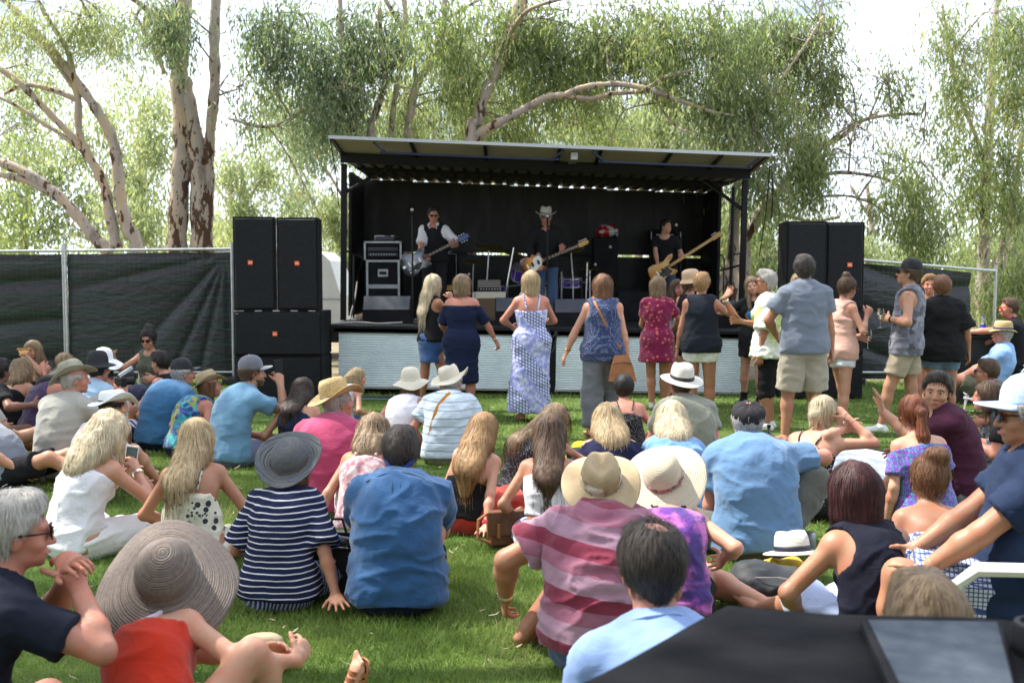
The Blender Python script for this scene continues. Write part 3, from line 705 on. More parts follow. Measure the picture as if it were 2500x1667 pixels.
M_eye = sh('eye_white', (.5, .46, .42), .25); M_iris = sh('eye_iris', (.05, .035, .02), .15); M_gold = sh('gold', (.7, .45, .15), .25, 1.)

def tolocal(px, py, Y, x, D, yaw, P):
    w_ = at(px, py, Y); b = ((x-1250)/2500*D, D, P.get('z', 0.)); v = rZ(-R(yaw))@V3(w_.x-b[0], w_.y-b[1], w_.z-b[2]); return tuple(v/(P['h']/1.75))
def person(label, x, D, yaw, P, group=None, cat='person'):
    """x: source pixel column of the pelvis, D: distance in metres"""
    P = dict(P); P.setdefault('sex', 'f'); P.setdefault('h', 1.68 if P['sex'] == 'f' else 1.80); P.setdefault('pose', 'sit')
    z0 = P.get('z', 0.); seed = (int(x*7+D*131)) % 9973
    for k_ in 'LR':
        if 'w'+k_ in P: P['hand'+k_] = tolocal(*P['w'+k_], x, D, yaw, P)
        if 'wf'+k_ in P: P['foot'+k_] = tolocal(*P['wf'+k_], x, D, yaw, P)
    J = build_skel(P); s = J['s']
    rt = empty('person', ((x-1250)/2500*D, D, z0), label, cat, group, R(yaw))
    near = D; hB = max(.0115, .0017*D); hH = max(.0058, .00092*D); hF = max(.0050, .00078*D); skm = P['skin']
    B = SDF(); torso_prims(B, J, P); arm_prims(B, J, P, 2.); J['B'] = B
    legs = P.get('legs', True)
    if legs: leg_prims(B, J, P, 2.); 
    nB = len(B.p); head_prims(B, J, P, False)
    d, l = B.grid(hB); out = [surfnet(d, l, hB)]
    H = SDF(); head_prims(H, J, P, True); d, l = H.grid(hH); out.append(surfnet(d, l, hH))
    for k, sg in (('L', -1), ('R', 1)):
        if P.get('nohand', '') == k or P.get('nohand') == 'LR': continue
        Hs = SDF(); fa = J['WR'][k]-J['EL'][k]; hd = P.get('hd'+k); dr = nrm(V3(*hd)) if hd else nrm(fa); pn = V3(*P.get('pn'+k, (-sg*1., .2, -.15))); wr = J['WR'][k]
        mr = .026*s*P.get('bulk', 1)**.5*(.88 if P['sex'] == 'f' else 1)
        Hs.cap(J['EL'][k]+fa*.85, wr, .030*s*(.88 if P['sex'] == 'f' else 1)*P.get('bulk', 1)*P.get('armb', 1), mr, k=.01); Hs.cap(wr-nrm(fa)*.01, wr+dr*.03*s, mr, .030*s, pn, 1.5, .012)
        hand_prims(Hs, wr, dr, pn, P.get('th'+k, 1 if k == 'R' else -1), s*1.0, P.get('curl'+k, .45), P.get('spread', .12), 1. if D < 9 else 1.15)
        d, l = Hs.grid(hF); out.append(surfnet(d, l, hF))
    if legs and P.get('feet', True):
        shoes = P.get('shoes'); Fs = SDF(); foot_prims(Fs, J, P, 0, shoes is None or P.get('sandal')); fh = max(hF, .0065 if D < 8 else .012); d, l = Fs.grid(fh); out.append(surfnet(d, l, fh))
        if shoes is not None and not P.get('sandal'):
            for k in 'LR':
                Ss = SDF(); foot_prims(Ss, J, P, .007, False, k); an = J['AN'][k]; up_ = nrm(J['KN'][k]-an)
                if P.get('boots'): Ss.cap(an, an+up_*.12, .045*s, .048*s, clips=((an+up_*.11, up_),))
                d, l = Ss.grid(max(.009, hF)); V, F = surfnet(d, l, max(.009, hF)); make_obj_from('boot' if P.get('boots') else 'shoe', V, F, shoes, rt)
    V, F = join(out); V[:, 2] = np.maximum(V[:, 2], -z0*0+.003) if P['pose'] != 'chair' else V[:, 2]
    body = make_obj_from('body', V, F, skm, rt)
    if P.get('sandal') and legs:
        for k in 'LR':
            an = J['AN'][k]; fd = foot_dir(J, P, k); sl = nrm(J['KN'][k]-an); dn = nrm(-(sl-fd*sl.dot(fd))); sd = np.cross(fd, dn); b = MB(); ss = s
            so = [(-.05, .028), (.02, .032), (.10, .040), (.16, .042), (.20, .030), (.205, .0)]
            o1 = [an+dn*.062*s+fd*(u-.03)*s+sd*v*s for u, v in so]+[an+dn*.062*s+fd*(u-.03)*s-sd*v*s for u, v in reversed(so[:-1])]
            n_ = len(o1); b.add(o1+[p+dn*.016*s for p in o1], [tuple(range(n_)), tuple(range(2*n_-1, n_-1, -1))]+[(i, (i+1) % n_, (i+1) % n_+n_, i+n_) for i in range(n_)])
            for u in (.055, .085, .115, .145) if P['sandal'] == 'multi' else (.06, .125):
                w_ = .045*s; pts = [an+fd*(u-.03)*s+dn*(.06-.072*math.sin(a)*(1.15-u*2.6))*s-sd*math.cos(a)*w_ for a in np.linspace(0, math.pi, 9)]
                V_ = []; 
                for p in pts: V_ += [p-fd*.010*s, p+fd*.010*s]
                b.add(V_, [(2*i, 2*i+1, 2*i+3, 2*i+2) for i in range(8)])
            b.tube([an-fd*.05*s+dn*.0*s, an-sd*.042*s+dn*.0, an+fd*.036*s, an+sd*.042*s+dn*.0, an-fd*.05*s], .006*s, 5)
            b.build('sandal', P['shoes'], rt, True, False)
    hcl = max(.010, .0016*D)
    for g in P.get('bottom', []): bottom_garment(P, J, rt, g, hcl, seed)
    for g in P.get('top', []): top_garment(P, J, rt, g, hcl, seed)
    # hair
    st = P.get('hair'); hm = P.get('hairm')
    if st:
        S = hair_sdf(J, P, st); S.clips += [(J['HC']+J['RH']@V3(0, 0, .040)*s, J['RH'][:, 2])] if P.get('hat') else []; hh = max(.0065, .0011*D); d, l = S.grid(hh); V, F = surfnet(d, l, hh); V = smoothV(V, F, 1, .4); N = vnormals(V, F)
        q = (V-J['HC']); a_ = np.arctan2(q[:, 0], q[:, 1]); sc = P.get('hcurl', 0.)
        nn = fbm(np.stack([V[:, 0]*38, V[:, 1]*38, V[:, 2]*7+V[:, 0]*4], 1), seed, 2)-.5; n2 = fbm(V*22, seed+5, 2)-.5
        amp = .006 if st in ('short', 'bald') else .010
        V2 = V+N*(nn*amp*1.1+n2*(.012+.014*sc))[:, None]; attr = np.clip(.5+nn*1.2, 0, 1)*.6
        nst = {'short': 4, 'bald': 4, 'bob': 8, 'long': 10, 'wavy': 10}.get(st, 6); dens = P.get('dens', 1.)
        ns = int((1500 if D < 5.2 else 900 if D < 8 else 380)*dens); stp = {'short': .011, 'bald': .009, 'bob': .018, 'long': .030, 'wavy': .022}.get(st, .014)*s
        Vs, Fs, at_ = strands(S, J, P, V, N, None, ns, stp, nst, (.0011+.00022*D)*.62, .006 if st == 'wavy' or sc > .3 else .0015, seed)
        VV, FF = join([(V2, F), (Vs, Fs)]); ho = make_obj_from('hair', VV, FF, hm, rt, np.concatenate([attr, at_]))
    L_ = lambda x_, y_, z_: J['HC']+J['RH']@V3(x_, y_, z_)*s*P.get('hs', 1.)
    if P.get('face'):
        hs_ = s*P.get('hs', 1.); lipm = sh('lips', (.42, .14, .12), .4)
        for sg in (-1, 1):
            if P['face'] != 'shades':
                MB().lathe([(.0001, .0), (.0072, .0005), (.0072, -.001)], L_(sg*.031, .0858, -.003), J['RH'][:, 1], 10).build('iris', M_iris, MB().lathe([(.0001, -.0108), (.0065, -.008), (.0100, -.002), (.0100, .002), (.0065, .008), (.0001, .0108)], L_(sg*.031, .0738, -.003), J['RH'][:, 1], 12).build('eye', M_eye, rt, True), True)
                MB().tube([L_(sg*.014, .092, .017), L_(sg*.032, .090, .021), L_(sg*.049, .074, .015)], [.0028, .0036, .0018], 6).build('eyebrow', hm or M_black, rt, True)
        MB().tube([L_(-.023, .087, -.071), L_(-.009, .0975, -.0685), L_(.009, .0975, -.0685), L_(.023, .087, -.071)], [.002, .0052, .0052, .002], 8).build('lips', lipm, rt, True)
        if P.get('beard'):
            S = SDF(); M = J['RH']; S.ell(L_(0, .036, -.080), np.array((.056, .052, .040))*s, M.T, .02); S.ell(L_(0, .03, -.05), np.array((.066, .05, .05))*s, M.T, .02)
            S.clips.append((L_(0, .0, -.052), M@nrm(V3(0, .15, 1)))); S.ell(L_(0, .10, -.058), np.array((.03, .03, .012))*s, M.T, tgt=S.cut)
            d, l = S.grid(.007); V, F = surfnet(d, l, .007); N = vnormals(V, F); V = V+N*((fbm(V*120, 3, 2)-.5)*.006)[:, None]; make_obj_from('beard', V, F, P['beard'], rt, np.full(len(V), .4))
    if P.get('shades'): sunglasses(J, P, rt, P.get('shadem'), P['shades'] == 'up', P.get('lens'))
    if P.get('hat'): hat(P, J, rt, P['hat'][0], P['hat'][1], P['hat'][2] if len(P['hat']) > 2 else {})
    for k in 'LR':
        if P.get('watch'+k):
            w_ = J['WR'][k]; v = nrm(J['EL'][k]-w_); rr = .031*s*P.get('bulk', 1)**.5; c_ = w_+v*.03*s
            wb = MB().lathe([(rr, -.009), (rr+.004, -.008), (rr+.004, .008), (rr, .009)], c_, v, 18).build(P.get('wname', 'watch'), P['watch'+k], rt, True)
            if P.get('dial'):
                o_ = nrm(V3(*P['dial'])-v*v.dot(V3(*P['dial']))); MB().lathe([(.0001, .004), (.015, .004), (.017, .0)], c_+o_*(rr+.004), o_, 14).build('watch_face', M_chrome, wb, True)
    J['rt'] = rt; J['M'] = Matrix.Translation(rt.location) @ Matrix.Rotation(R(yaw), 4, 'Z'); J['P'] = P
    return J
def wpt(J, v): return J['M'] @ Vector(tuple(v))

# ================= ground =================
M_lawn = None
def _lawn(t, b):
    q = NB(t); v = q.obj(); n1 = q.noise(v, .9, 5, .6); n2 = q.noise(v, 14, 5, .65); n3 = q.noise(v, 90, 3, .6)
    a = q.mix(q.ramp(n1, .35, .7), (.075, .135, .024), (.11, .17, .038)); a = q.mix(q.ramp(n2, .50, .78), a, (.085, .09, .032)); a = q.mix(q.ramp(n3, .52, .8), a, (.018, .035, .008))
    q.l(a, b.inputs['Base Color']); q.bump(b, n3, .9, .02)
M_lawn = sh('lawn', (.05, .1, .02), .9, 0, .2, _lawn)
M_dirt = noisy('dry_ground', (.22, .17, .11), (.12, .12, .06), .6, .95, .5, 30, 6, bd=.02)
g = MB().box((0, 60, -.085), (600, 700, .1)).build('ground', M_dirt); tag(g, kind='structure')
def lawn_edge(x): return 16.4+.5*math.sin(x*.9)+.3*math.sin(x*2.3+1)
xs = np.linspace(-16, 16, 65); ys = np.linspace(0, 1, 34); V = []; F = []
for i, x in enumerate(xs):
    for j, t in enumerate(ys): y = .3+t*(lawn_edge(x)-.3); V.append((x, y, .0+.012*(math.sin(x*1.3+y)+math.sin(y*2.1-x*.7))*.5 if 0 < i < 64 else 0))
for i in range(64):
    for j in range(33): a = i*34+j; F.append((a, a+34, a+35, a+1))
lw = MB().add(V, F).build('lawn', M_lawn, None, True, False); tag(lw, kind='structure')
# grass blades, dense near the camera, thinning out
def grass():
    rg = np.random.default_rng(3); P = []
    for (y0, y1, n, hgt, wd) in ((3.6, 6.2, 95000, .040, .0028), (6.2, 9.5, 80000, .042, .0040), (9.5, 16.3, 60000, .045, .007)):
        y = np.sqrt(rg.random(n)*(y1**2-y0**2)+y0**2); x = (rg.random(n)*2-1)*(y*.52+.3); hh = hgt*rg.uniform(.45, 1.25, n)*(.65+.7*fbm(np.stack([x*1.7, y*1.7, x*0], 1), 5, 2)); a = rg.random(n)*6.28
        ln = rg.uniform(.2, 1.1, n)*hh; b_ = rg.random(n)*6.28; P.append((x, y, hh, wd*rg.uniform(.6, 1.3, n), a, ln, b_))
    x, y, hh, wd, a, ln, b_ = [np.concatenate(c) for c in zip(*P)]; n = len(x); z = np.full(n, -.004)
    dx, dy = np.cos(a)*wd, np.sin(a)*wd; V = np.stack([np.stack([x-dx, y-dy, z], 1), np.stack([x+dx, y+dy, z], 1), np.stack([x+np.cos(b_)*ln, y+np.sin(b_)*ln, z+hh], 1)], 1).reshape(-1, 3)
    F = np.arange(3*n).reshape(-1, 3); at_ = np.repeat(np.clip(rg.random(n)*.45+.9*(fbm(np.stack([x*2.2, y*2.2, x*0], 1), 8, 3)-.22), 0, 1), 3)
    def f(t, b):
        q = NB(t); at2 = q.n('Attribute', _attribute_name='v'); c = q.mix(q.ramp(at2.outputs['Fac'], .1, .75), (.085, .165, .026), (.25, .335, .080)); c = q.mix(q.ramp(at2.outputs['Fac'], .84, .9), c, (.40, .36, .19))
        q.l(c, b.inputs['Base Color']); tr = q.n('BsdfTranslucent'); q.l(c, tr.inputs[0]); ms = q.n('MixShader'); ms.inputs[0].default_value = .4
        q.l(b.outputs[0], ms.inputs[1]); q.l(tr.outputs[0], ms.inputs[2]); q.l(ms.outputs[0], t.nodes['Material Output'].inputs[0])
    o = mesh_np('grass', V, F, sh('grass_blade', (.07, .13, .03), .55, 0, .3, f), None, False, attr=at_); tag(o, kind='stuff')
grass()
def litter():
    rg = np.random.default_rng(9); n = 800; y = 4+rg.random(n)**.8*12; x = (rg.random(n)*2-1)*(y*.5); a = rg.random(n)*6.28; l = rg.uniform(.018, .042, n); V = []; F = []
    for i in range(n):
        d = np.array((math.cos(a[i]), math.sin(a[i]), rg.uniform(-.2, .3))); s_ = np.array((-d[1], d[0], 0))*l[i]*.14; p = np.array((x[i], y[i], .035)); b_ = len(V)
        V += [p-d*l[i], p-d*l[i]*.2+s_, p+d*l[i]*.5+s_*.8, p+d*l[i]*1.1+np.array((0, 0, .01)), p+d*l[i]*.5-s_*.8, p-d*l[i]*.2-s_]; F += [(b_, b_+1, b_+4, b_+5), (b_+1, b_+2, b_+3, b_+4)]
    o = mesh_np('fallen_leaves', V, F, noisy('dry_leaf', (.50, .40, .29), (.32, .22, .14), 9, .8, 0), None, False); tag(o, kind='stuff')
litter()
# ================= trees =================
def _bark(t, b, kl=.05):
    q = NB(t); v = q.obj((1, 1, .22)); v2 = q.obj((1, 1, .35), (5, 2, 1)); n1 = q.noise(v, 3.2, 5, .6); n2 = q.noise(v2, 6.5, 4, .65)
    sz = q.n('SeparateXYZ', Vector=q.obj()).outputs[2]; low = q.ramp(sz, 6.0, 1.0)
    a = q.mix(q.ramp(n1, .42, .52), (.44, .34, .24), (.36, .31, .27)); a = q.mix(q.ramp(n1, .58, .63), a, (.24, .20, .17))
    thr = q.m('SUBTRACT', .60, q.m('MULTIPLY', low, kl)); pk = q.m('MULTIPLY', q.m('GREATER_THAN', n2, thr), 1.); a = q.mix(pk, a, (.085, .048, .030))
    a = q.mix(q.ramp(q.noise(q.obj((1, 1, .6)), 16, 3), .66, .72), a, (.06, .045, .035))
    q.l(a, b.inputs['Base Color']); q.bump(b, n2, .8, .03); q.bump(b, q.noise(v, 40, 4), .5, .01)
M_bark = sh('gum_bark', (.4, .33, .25), .85, 0, .2, _bark)
M_bark2 = sh('peeling_gum_bark', (.4, .33, .25), .85, 0, .2, lambda t, b: _bark(t, b, .15))
M_twig = noisy('twig_bark', (.16, .12, .09), (.28, .24, .20), 12, .9, .3)
def leafm(name, c1, c2, c3, tr=.45):
    def f(t, b):
        q = NB(t); a = q.n('Attribute', _attribute_name='v').outputs['Fac']; c = q.mix(q.ramp(a, .1, .6), c1, c2); c = q.mix(q.ramp(a, .72, .95), c, c3)
        q.l(c, b.inputs['Base Color']); t2 = q.n('BsdfTranslucent'); cc = q.n('Mix', _data_type='RGBA', _blend_type='MULTIPLY'); cc.inputs[0].default_value = 1; q.l(c, cc.inputs[6]); cc.inputs[7].default_value = (1.5, 1.55, .95, 1)
        q.l(cc.outputs[2], t2.inputs[0]); ms = q.n('MixShader'); ms.inputs[0].default_value = tr; q.l(b.outputs[0], ms.inputs[1]); q.l(t2.outputs[0], ms.inputs[2]); q.l(ms.outputs[0], t.nodes['Material Output'].inputs[0])
    return sh(name, c1, .42, 0, .5, f)
M_leaf = leafm('gum_leaf', (.085, .125, .065), (.27, .32, .155), (.42, .35, .20), .52)
M_leaf2 = leafm('gum_leaf_blue', (.075, .12, .09), (.25, .31, .20), (.40, .33, .20), .5)
M_leafy = leafm('sun_haze_tint_leaf', (.19, .24, .13), (.37, .41, .25), (.46, .39, .26), .5)  # paler leaf copy with sunlight and distance haze put into its colour
def crmspline(P, k=5):
    P = [np.asarray(p, float) for p in P]; o = []
    for i in range(len(P)-1):
        p0, p1, p2, p3 = P[max(i-1, 0)], P[i], P[i+1], P[min(i+2, len(P)-1)]
        for j in range(k):
            t = j/k; o.append(.5*((2*p1)+(-p0+p2)*t+(2*p0-5*p1+4*p2-p3)*t*t+(-p0+3*p1-3*p2+p3)*t**3))
    o.append(P[-1]); return o
def limb(mb, pts, D, k=5, dd=0., seed=0, n=10):
    """pts: (px, py, radius_px) in the photograph's pixels at distance D (+dd along the limb) -> real limb"""
    m = len(pts); W = []
    for i, p in enumerate(pts):
        Y = D+dd*i/max(m-1, 1); q = at(p[0], p[1], Y); W.append((q.x, q.y, q.z, p[2]*Y/2500))
    S = crmspline(W, k); rr = [s_[3]*(1+.10*math.sin(i*1.7+seed)+.07*math.sin(i*3.9+seed*2)) for i, s_ in enumerate(S)]
    mb.tube([s_[:3] for s_ in S], rr, n); return [np.array(s_[:3]) for s_ in S]
DENS = .35
def crown(par, blobs, nleaf_, leaf, wid, seed, mat, thr=.42, spray=(.25, .6), per=14, fr=1.1, twigs=None, name='crown'):
    nleaf = nleaf_*DENS; rg = np.random.default_rng(seed); A = []; tot = sum(b[6] for b in blobs)
    for (cx, cy, cz, rx, ry, rz, wgt) in blobs:
        n = int(nleaf*wgt/tot/per)+1; got = []
        need = n
        while need > 0:
            u = rg.normal(0, 1, (need*3+20, 3)); u /= np.linalg.norm(u, axis=1, keepdims=True); r = np.minimum(np.abs(rg.normal(0, .62, (len(u), 1)))**.8, 1.45); p = np.array((cx, cy, cz))+u*r*np.array((rx, ry, rz))
            ok = fbm(p*fr*np.array((1, 1, .7)), seed+1, 3) > thr-.06+.12*r[:, 0]**2; p = p[ok][:need]; got.append(p); need -= max(len(p), 1)
        A.append(np.concatenate(got))
    S = np.concatenate(A); ns = len(S); sl = rg.uniform(*spray, ns); sd = rg.normal(0, .20, (ns, 3)); sd[:, 2] = -1; sd /= np.linalg.norm(sd, axis=1, keepdims=True)
    tv = rg.random(ns); t = rg.random((ns, per)); p = S[:, None]+sd[:, None]*(t*sl[:, None])[..., None]+rg.normal(0, 1, (ns, per, 3))*(.06+.13*(1-t))[..., None]*(leaf/.13); p = p.reshape(-1, 3); n = len(p)
    d = rg.normal(0, .34, (n, 3)); d[:, 2] -= .85; d /= np.linalg.norm(d, axis=1, keepdims=True); q = rg.normal(0, 1, (n, 3)); s_ = np.cross(d, q); s_ /= np.linalg.norm(s_, axis=1, keepdims=True)
    L_ = (leaf*rg.uniform(.6, 1.25, n))[:, None]; W_ = (wid*rg.uniform(.7, 1.3, n))[:, None]
    V = np.stack([p, p+d*L_*.45+s_*W_*.5, p+d*L_+np.cross(s_, d)*L_*.12, p+d*L_*.45-s_*W_*.5], 1).reshape(-1, 3); F = np.arange(4*n).reshape(-1, 4)
    at_ = np.repeat(np.clip(np.repeat(tv, per)*.55+rg.random(n)*.35+.25*(vnoise(p*.5, seed)-.3), 0, 1), 4)
    return mesh_np(name, V, F, mat, par, False, attr=at_)
def BL(px, py, rx, ry, D, w_=1., ryd=None):
    rx *= 1.7; ry *= 1.6; c = at(px, py, D); k = D/2500; return (c.x, c.y, c.z, rx*k, (ryd or max(rx, ry)*k*.8), ry*k, w_*rx*ry/5000)
def twigs(mb, limbs, blobs, seed, per=5, r0=.022):
    rg = random.Random(seed); LP = [p for l in limbs for p in l[len(l)//4:]]
    for b in blobs:
        c = np.array(b[:3]); q = min(LP, key=lambda p: np.linalg.norm(p-c)+.3*max(0, p[2]-c[2]))
        if np.linalg.norm(q-c) > 5: q = c+np.array((rg.uniform(-1, 1), .5, 1.5))
        e = c+np.array([rg.uniform(-.4, .4)*b[3+i] for i in range(3)]); m = (q+e)/2+np.array((rg.uniform(-.3, .3), rg.uniform(-.3, .3), rg.uniform(.1, .5)))
        S = crmspline([q, m, e], 5); mb.tube(S, [r0*(1-.6*i/len(S)) for i in range(len(S))], 5)
        for k in range(per):
            s0 = S[rg.randrange(3, len(S))]; e2 = c+np.array([rg.uniform(-.95, .95)*b[3+i] for i in range(3)]); m2 = (s0+e2)/2+np.array((rg.uniform(-.15, .15), 0, rg.uniform(.05, .35)))
            S2 = crmspline([s0, m2, e2, e2+np.array((rg.uniform(-.1, .1), 0, -.25))], 3); mb.tube(S2, [r0*.45*(1-.7*i/len(S2)) for i in range(len(S2))], 4)
def tree(label, D, limbs, blobs, nleaf, leaf=.14, wid=.026, seed=1, mat=None, base=None, bark=None, name='gum_tree', thr=.52, grp=None, per=12, tw=8, dd=0., fr=1.15):
    bs = base or (limbs[0][0][0], D); X = (bs[0]-1250)/2500*bs[1]; rt = empty(name, (X, bs[1], 0), label, 'tree', grp); off = Matrix.Translation((-X, -bs[1], 0))
    mb = MB(); LL = []
    for i, l in enumerate(limbs):
        l = list(l)
        if i == 0 and l[0][1] < 900:   # carry the first stem down to the ground
            yb = 676+4125/D; l = [(l[0][0]+(l[0][0]-l[1][0])*.3, yb+10, l[0][2]*1.25)]+l
        LL.append(limb(mb, l, D, dd=dd if i else 0, seed=i))
    o = mb.build('trunk', bark or M_bark, rt, True, False); o.matrix_local = off
    if tw: m2 = MB(); twigs(m2, LL, blobs, seed, tw); o2 = m2.build('branches', M_twig, rt, True, False); o2['kind'] = 'stuff'; o2.matrix_local = off
    if blobs: c = crown(rt, blobs, nleaf, leaf, wid, seed, mat or M_leaf, thr, (.35, 1.1), per, fr=fr); c.matrix_local = off
    return rt
# left, leaning many-stemmed gum
G1 = 'gum trees behind the fence'
yb = lambda D: 676+4125/D
tree('gum tree with many leaning cream limbs spreading left above the black fence', 22,
  [[(335, 612, 18), (312, 560, 16), (293, 480, 14), (288, 420, 14), (276, 345, 13), (240, 275, 12), (196, 212, 11), (150, 150, 10), (85, 78, 9), (30, 20, 8), (-10, -20, 7)],
   [(285, 605, 14), (268, 520, 13), (252, 448, 12), (212, 372, 10), (192, 320, 9), (190, 240, 9), (172, 150, 7), (155, 105, 6), (112, 40, 5), (88, -10, 4)],
   [(270, 618, 17), (235, 585, 15), (195, 535, 14), (130, 468, 13), (62, 422, 12), (-15, 392, 11)],
   [(120, 470, 9), (60, 440, 8), (-15, 425, 7)], [(230, 405, 9), (190, 350, 9), (112, 268, 8), (42, 198, 8), (-15, 160, 7)],
   [(195, 246, 8), (120, 218, 6), (60, 208, 5), (10, 230, 4)], [(205, 372, 6), (150, 330, 5), (100, 298, 5), (40, 258, 4), (-10, 235, 4)],
   [(158, 110, 5), (185, 70, 4), (205, 10, 4)], [(170, 85, 3), (220, 65, 3), (212, 20, 2)], [(195, 240, 5), (110, 120, 5), (40, 70, 4), (-10, 50, 4)]],
  [BL(*b) for b in ((60, 30, 90, 50, 21, 1.), (180, 60, 90, 60, 22, 1.), (280, 70, 60, 60, 23, .9), (40, 150, 70, 45, 23, .9), (120, 190, 80, 40, 24, .8), (300, 170, 50, 50, 24, .6), (60, 330, 60, 50, 24, .6), (240, 20, 70, 40, 22, 1.))], 24000, .14, .028, 11, M_leafy, per=12)
tree('twin-trunked gum with peeling brown bark standing behind the black fence', 20.5,
  [[(432, 612, 25), (438, 480, 23), (446, 330, 22), (438, 200, 22), (440, 90, 21), (452, -10, 19)],
   [(492, 615, 27), (490, 480, 25), (482, 380, 22), (462, 260, 18), (450, 190, 16)],
   [(500, 618, 17), (503, 560, 16), (508, 470, 15), (511, 350, 13), (524, 210, 13), (523, 90, 13), (528, -15, 12)], [(425, 112, 9), (390, 52, 8), (322, -5, 7), (290, -30, 6)], [(402, 180, 6), (370, 100, 4), (330, 40, 3)]],
  [BL(*b) for b in ((425, 40, 45, 60, 19, 2.2), (440, 100, 30, 35, 19, 1.8), (395, 10, 40, 40, 19, 1.4), (340, 60, 50, 40, 22, .6), (560, 250, 25, 40, 21, .3), (600, 230, 60, 40, 20, .4))], 9000, .16, .030, 12, M_leaf2, per=12, bark=M_bark2)
# central group behind the stage
CB = [(700, 40, 100, 60, 19, 1), (660, 130, 70, 70, 19, .8), (760, 130, 90, 80, 19.5, 1.1), (680, 235, 60, 50, 20, .7), (790, 240, 80, 70, 19, 1.), (860, 60, 100, 70, 20, 1.2), (900, 180, 90, 90, 19.5, 1.1), (870, 290, 90, 45, 23, .8), (980, 60, 90, 70, 20, 1.), (740, 320, 60, 60, 23, .8), (920, 330, 60, 40, 24, .9), (830, 250, 60, 60, 20, .9), (760, 400, 45, 60, 24, .6), (780, 500, 30, 40, 24, .4), (640, 60, 50, 60, 19, .7)]
tree('pale gum with drooping grey-green crown behind the left end of the stage roof', 19.8,
  [[(905, 345, 11), (912, 290, 9), (940, 200, 7), (930, 110, 6), (925, 20, 5)], [(860, 345, 11), (862, 290, 9), (850, 180, 7), (835, 80, 6), (830, -10, 5)], [(560, 290, 3), (640, 310, 4), (700, 295, 5), (760, 250, 6), (830, 180, 6), (850, 130, 6)], [(640, 20, 2), (790, 130, 3), (880, 160, 4), (935, 190, 5)]],
  [BL(*b) for b in CB], 48000, .17, .031, 13, M_leaf2)
CB = [(1060, 160, 90, 90, 20, 1.1), (1090, 60, 110, 60, 19, 1.1), (1010, 270, 80, 60, 23, .9), (1160, 200, 80, 90, 22.5, .9), (1130, 300, 70, 45, 23, 1.), (1040, 330, 60, 35, 23, .9), (1210, 300, 50, 45, 22, .8), (1240, 60, 100, 60, 20, 1.), (1270, 180, 70, 90, 21, .9)]
tree('gum with slanting cream trunk behind the middle of the stage roof', 19.8,
  [[(996, 345, 11), (1002, 280, 11), (1018, 205, 10), (1075, 115, 7), (1084, 40, 7), (1086, -15, 6)], [(955, 345, 8), (960, 270, 7), (975, 170, 6), (990, 60, 7), (985, -10, 6)], [(1020, 200, 5), (990, 90, 5), (935, -10, 6)]],
  [BL(*b) for b in CB], 42000, .17, .031, 14, M_leaf)
CB = [(1330, 60, 90, 70, 20.5, 1.1), (1370, 170, 70, 100, 21, 1.1), (1330, 290, 50, 60, 22, .9), (1270, 320, 40, 40, 22, .7), (1400, 310, 50, 45, 22, .8), (1450, 60, 80, 60, 20, 1.), (1440, 200, 55, 90, 22, .8), (1470, 300, 60, 55, 23, .7), (1530, 110, 60, 50, 20, .8), (1560, 40, 80, 50, 20, 1.)]
tree('large gum forking low into two long bare limbs over the stage roof', 19.9,
  [[(1150, 350, 16), (1165, 300, 14), (1183, 235, 13), (1222, 145, 17), (1250, 75, 17), (1280, -20, 16)],
   [(1150, 345, 14), (1190, 315, 12), (1240, 288, 10), (1330, 240, 9), (1378, 232, 8), (1430, 212, 7), (1510, 206, 7), (1580, 218, 7), (1650, 242, 6), (1735, 272, 4), (1790, 282, 2)],
   [(1378, 234, 6), (1440, 242, 6), (1500, 228, 6), (1570, 222, 6), (1620, 190, 5), (1700, 170, 3)], [(1590, 224, 3), (1640, 300, 3), (1700, 330, 2)], [(1640, 240, 4), (1690, 250, 3), (1750, 300, 3), (1790, 345, 3)], [(1235, 110, 8), (1260, 60, 6), (1300, 20, 5), (1400, -10, 4)]],
  [BL(*b) for b in CB], 46000, .17, .031, 15, M_leaf, dd=-1.5)
CB = [(1640, 60, 90, 60, 19, 1.), (1740, 50, 90, 60, 19, 1.), (1710, 150, 90, 70, 19, 1.1), (1600, 150, 50, 50, 20, .6), (1790, 140, 80, 60, 20, .9), (1850, 60, 90, 60, 20, 1.), (1760, 235, 80, 55, 19, 1.), (1850, 200, 70, 60, 19, .9), (1960, 60, 100, 70, 20, 1.), (2030, 130, 60, 50, 20, .8), (1940, 170, 60, 55, 20, .7), (1900, 260, 60, 50, 19, .8), (1790, 320, 55, 50, 18.5, 1.), (1840, 380, 50, 45, 18.5, .8), (1900, 420, 50, 45, 18.5, .8), (1980, 260, 50, 45, 20, .5), (1870, 470, 30, 25, 18.5, .5), (2000, 20, 60, 40, 20, .8), (1990, 190, 50, 50, 20.5, .7), (1960, 310, 50, 40, 20, .6), (1840, 300, 50, 40, 19, .8)]
tree('upright cream gum trunk rising behind the right end of the stage', 19.5,
  [[(1786, 700, 16), (1792, 560, 14), (1797, 440, 13), (1800, 345, 10), (1780, 270, 7), (1750, 190, 6), (1740, 100, 5), (1730, 10, 4)], [(1745, 712, 12), (1772, 670, 12), (1788, 610, 9)], [(1800, 350, 6), (1850, 270, 5), (1900, 200, 4), (1960, 120, 3), (2010, 40, 3)], [(1790, 290, 4), (1700, 200, 3), (1620, 180, 2)]],
  [BL(*b) for b in CB], 68000, .16, .030, 16, M_leaf)
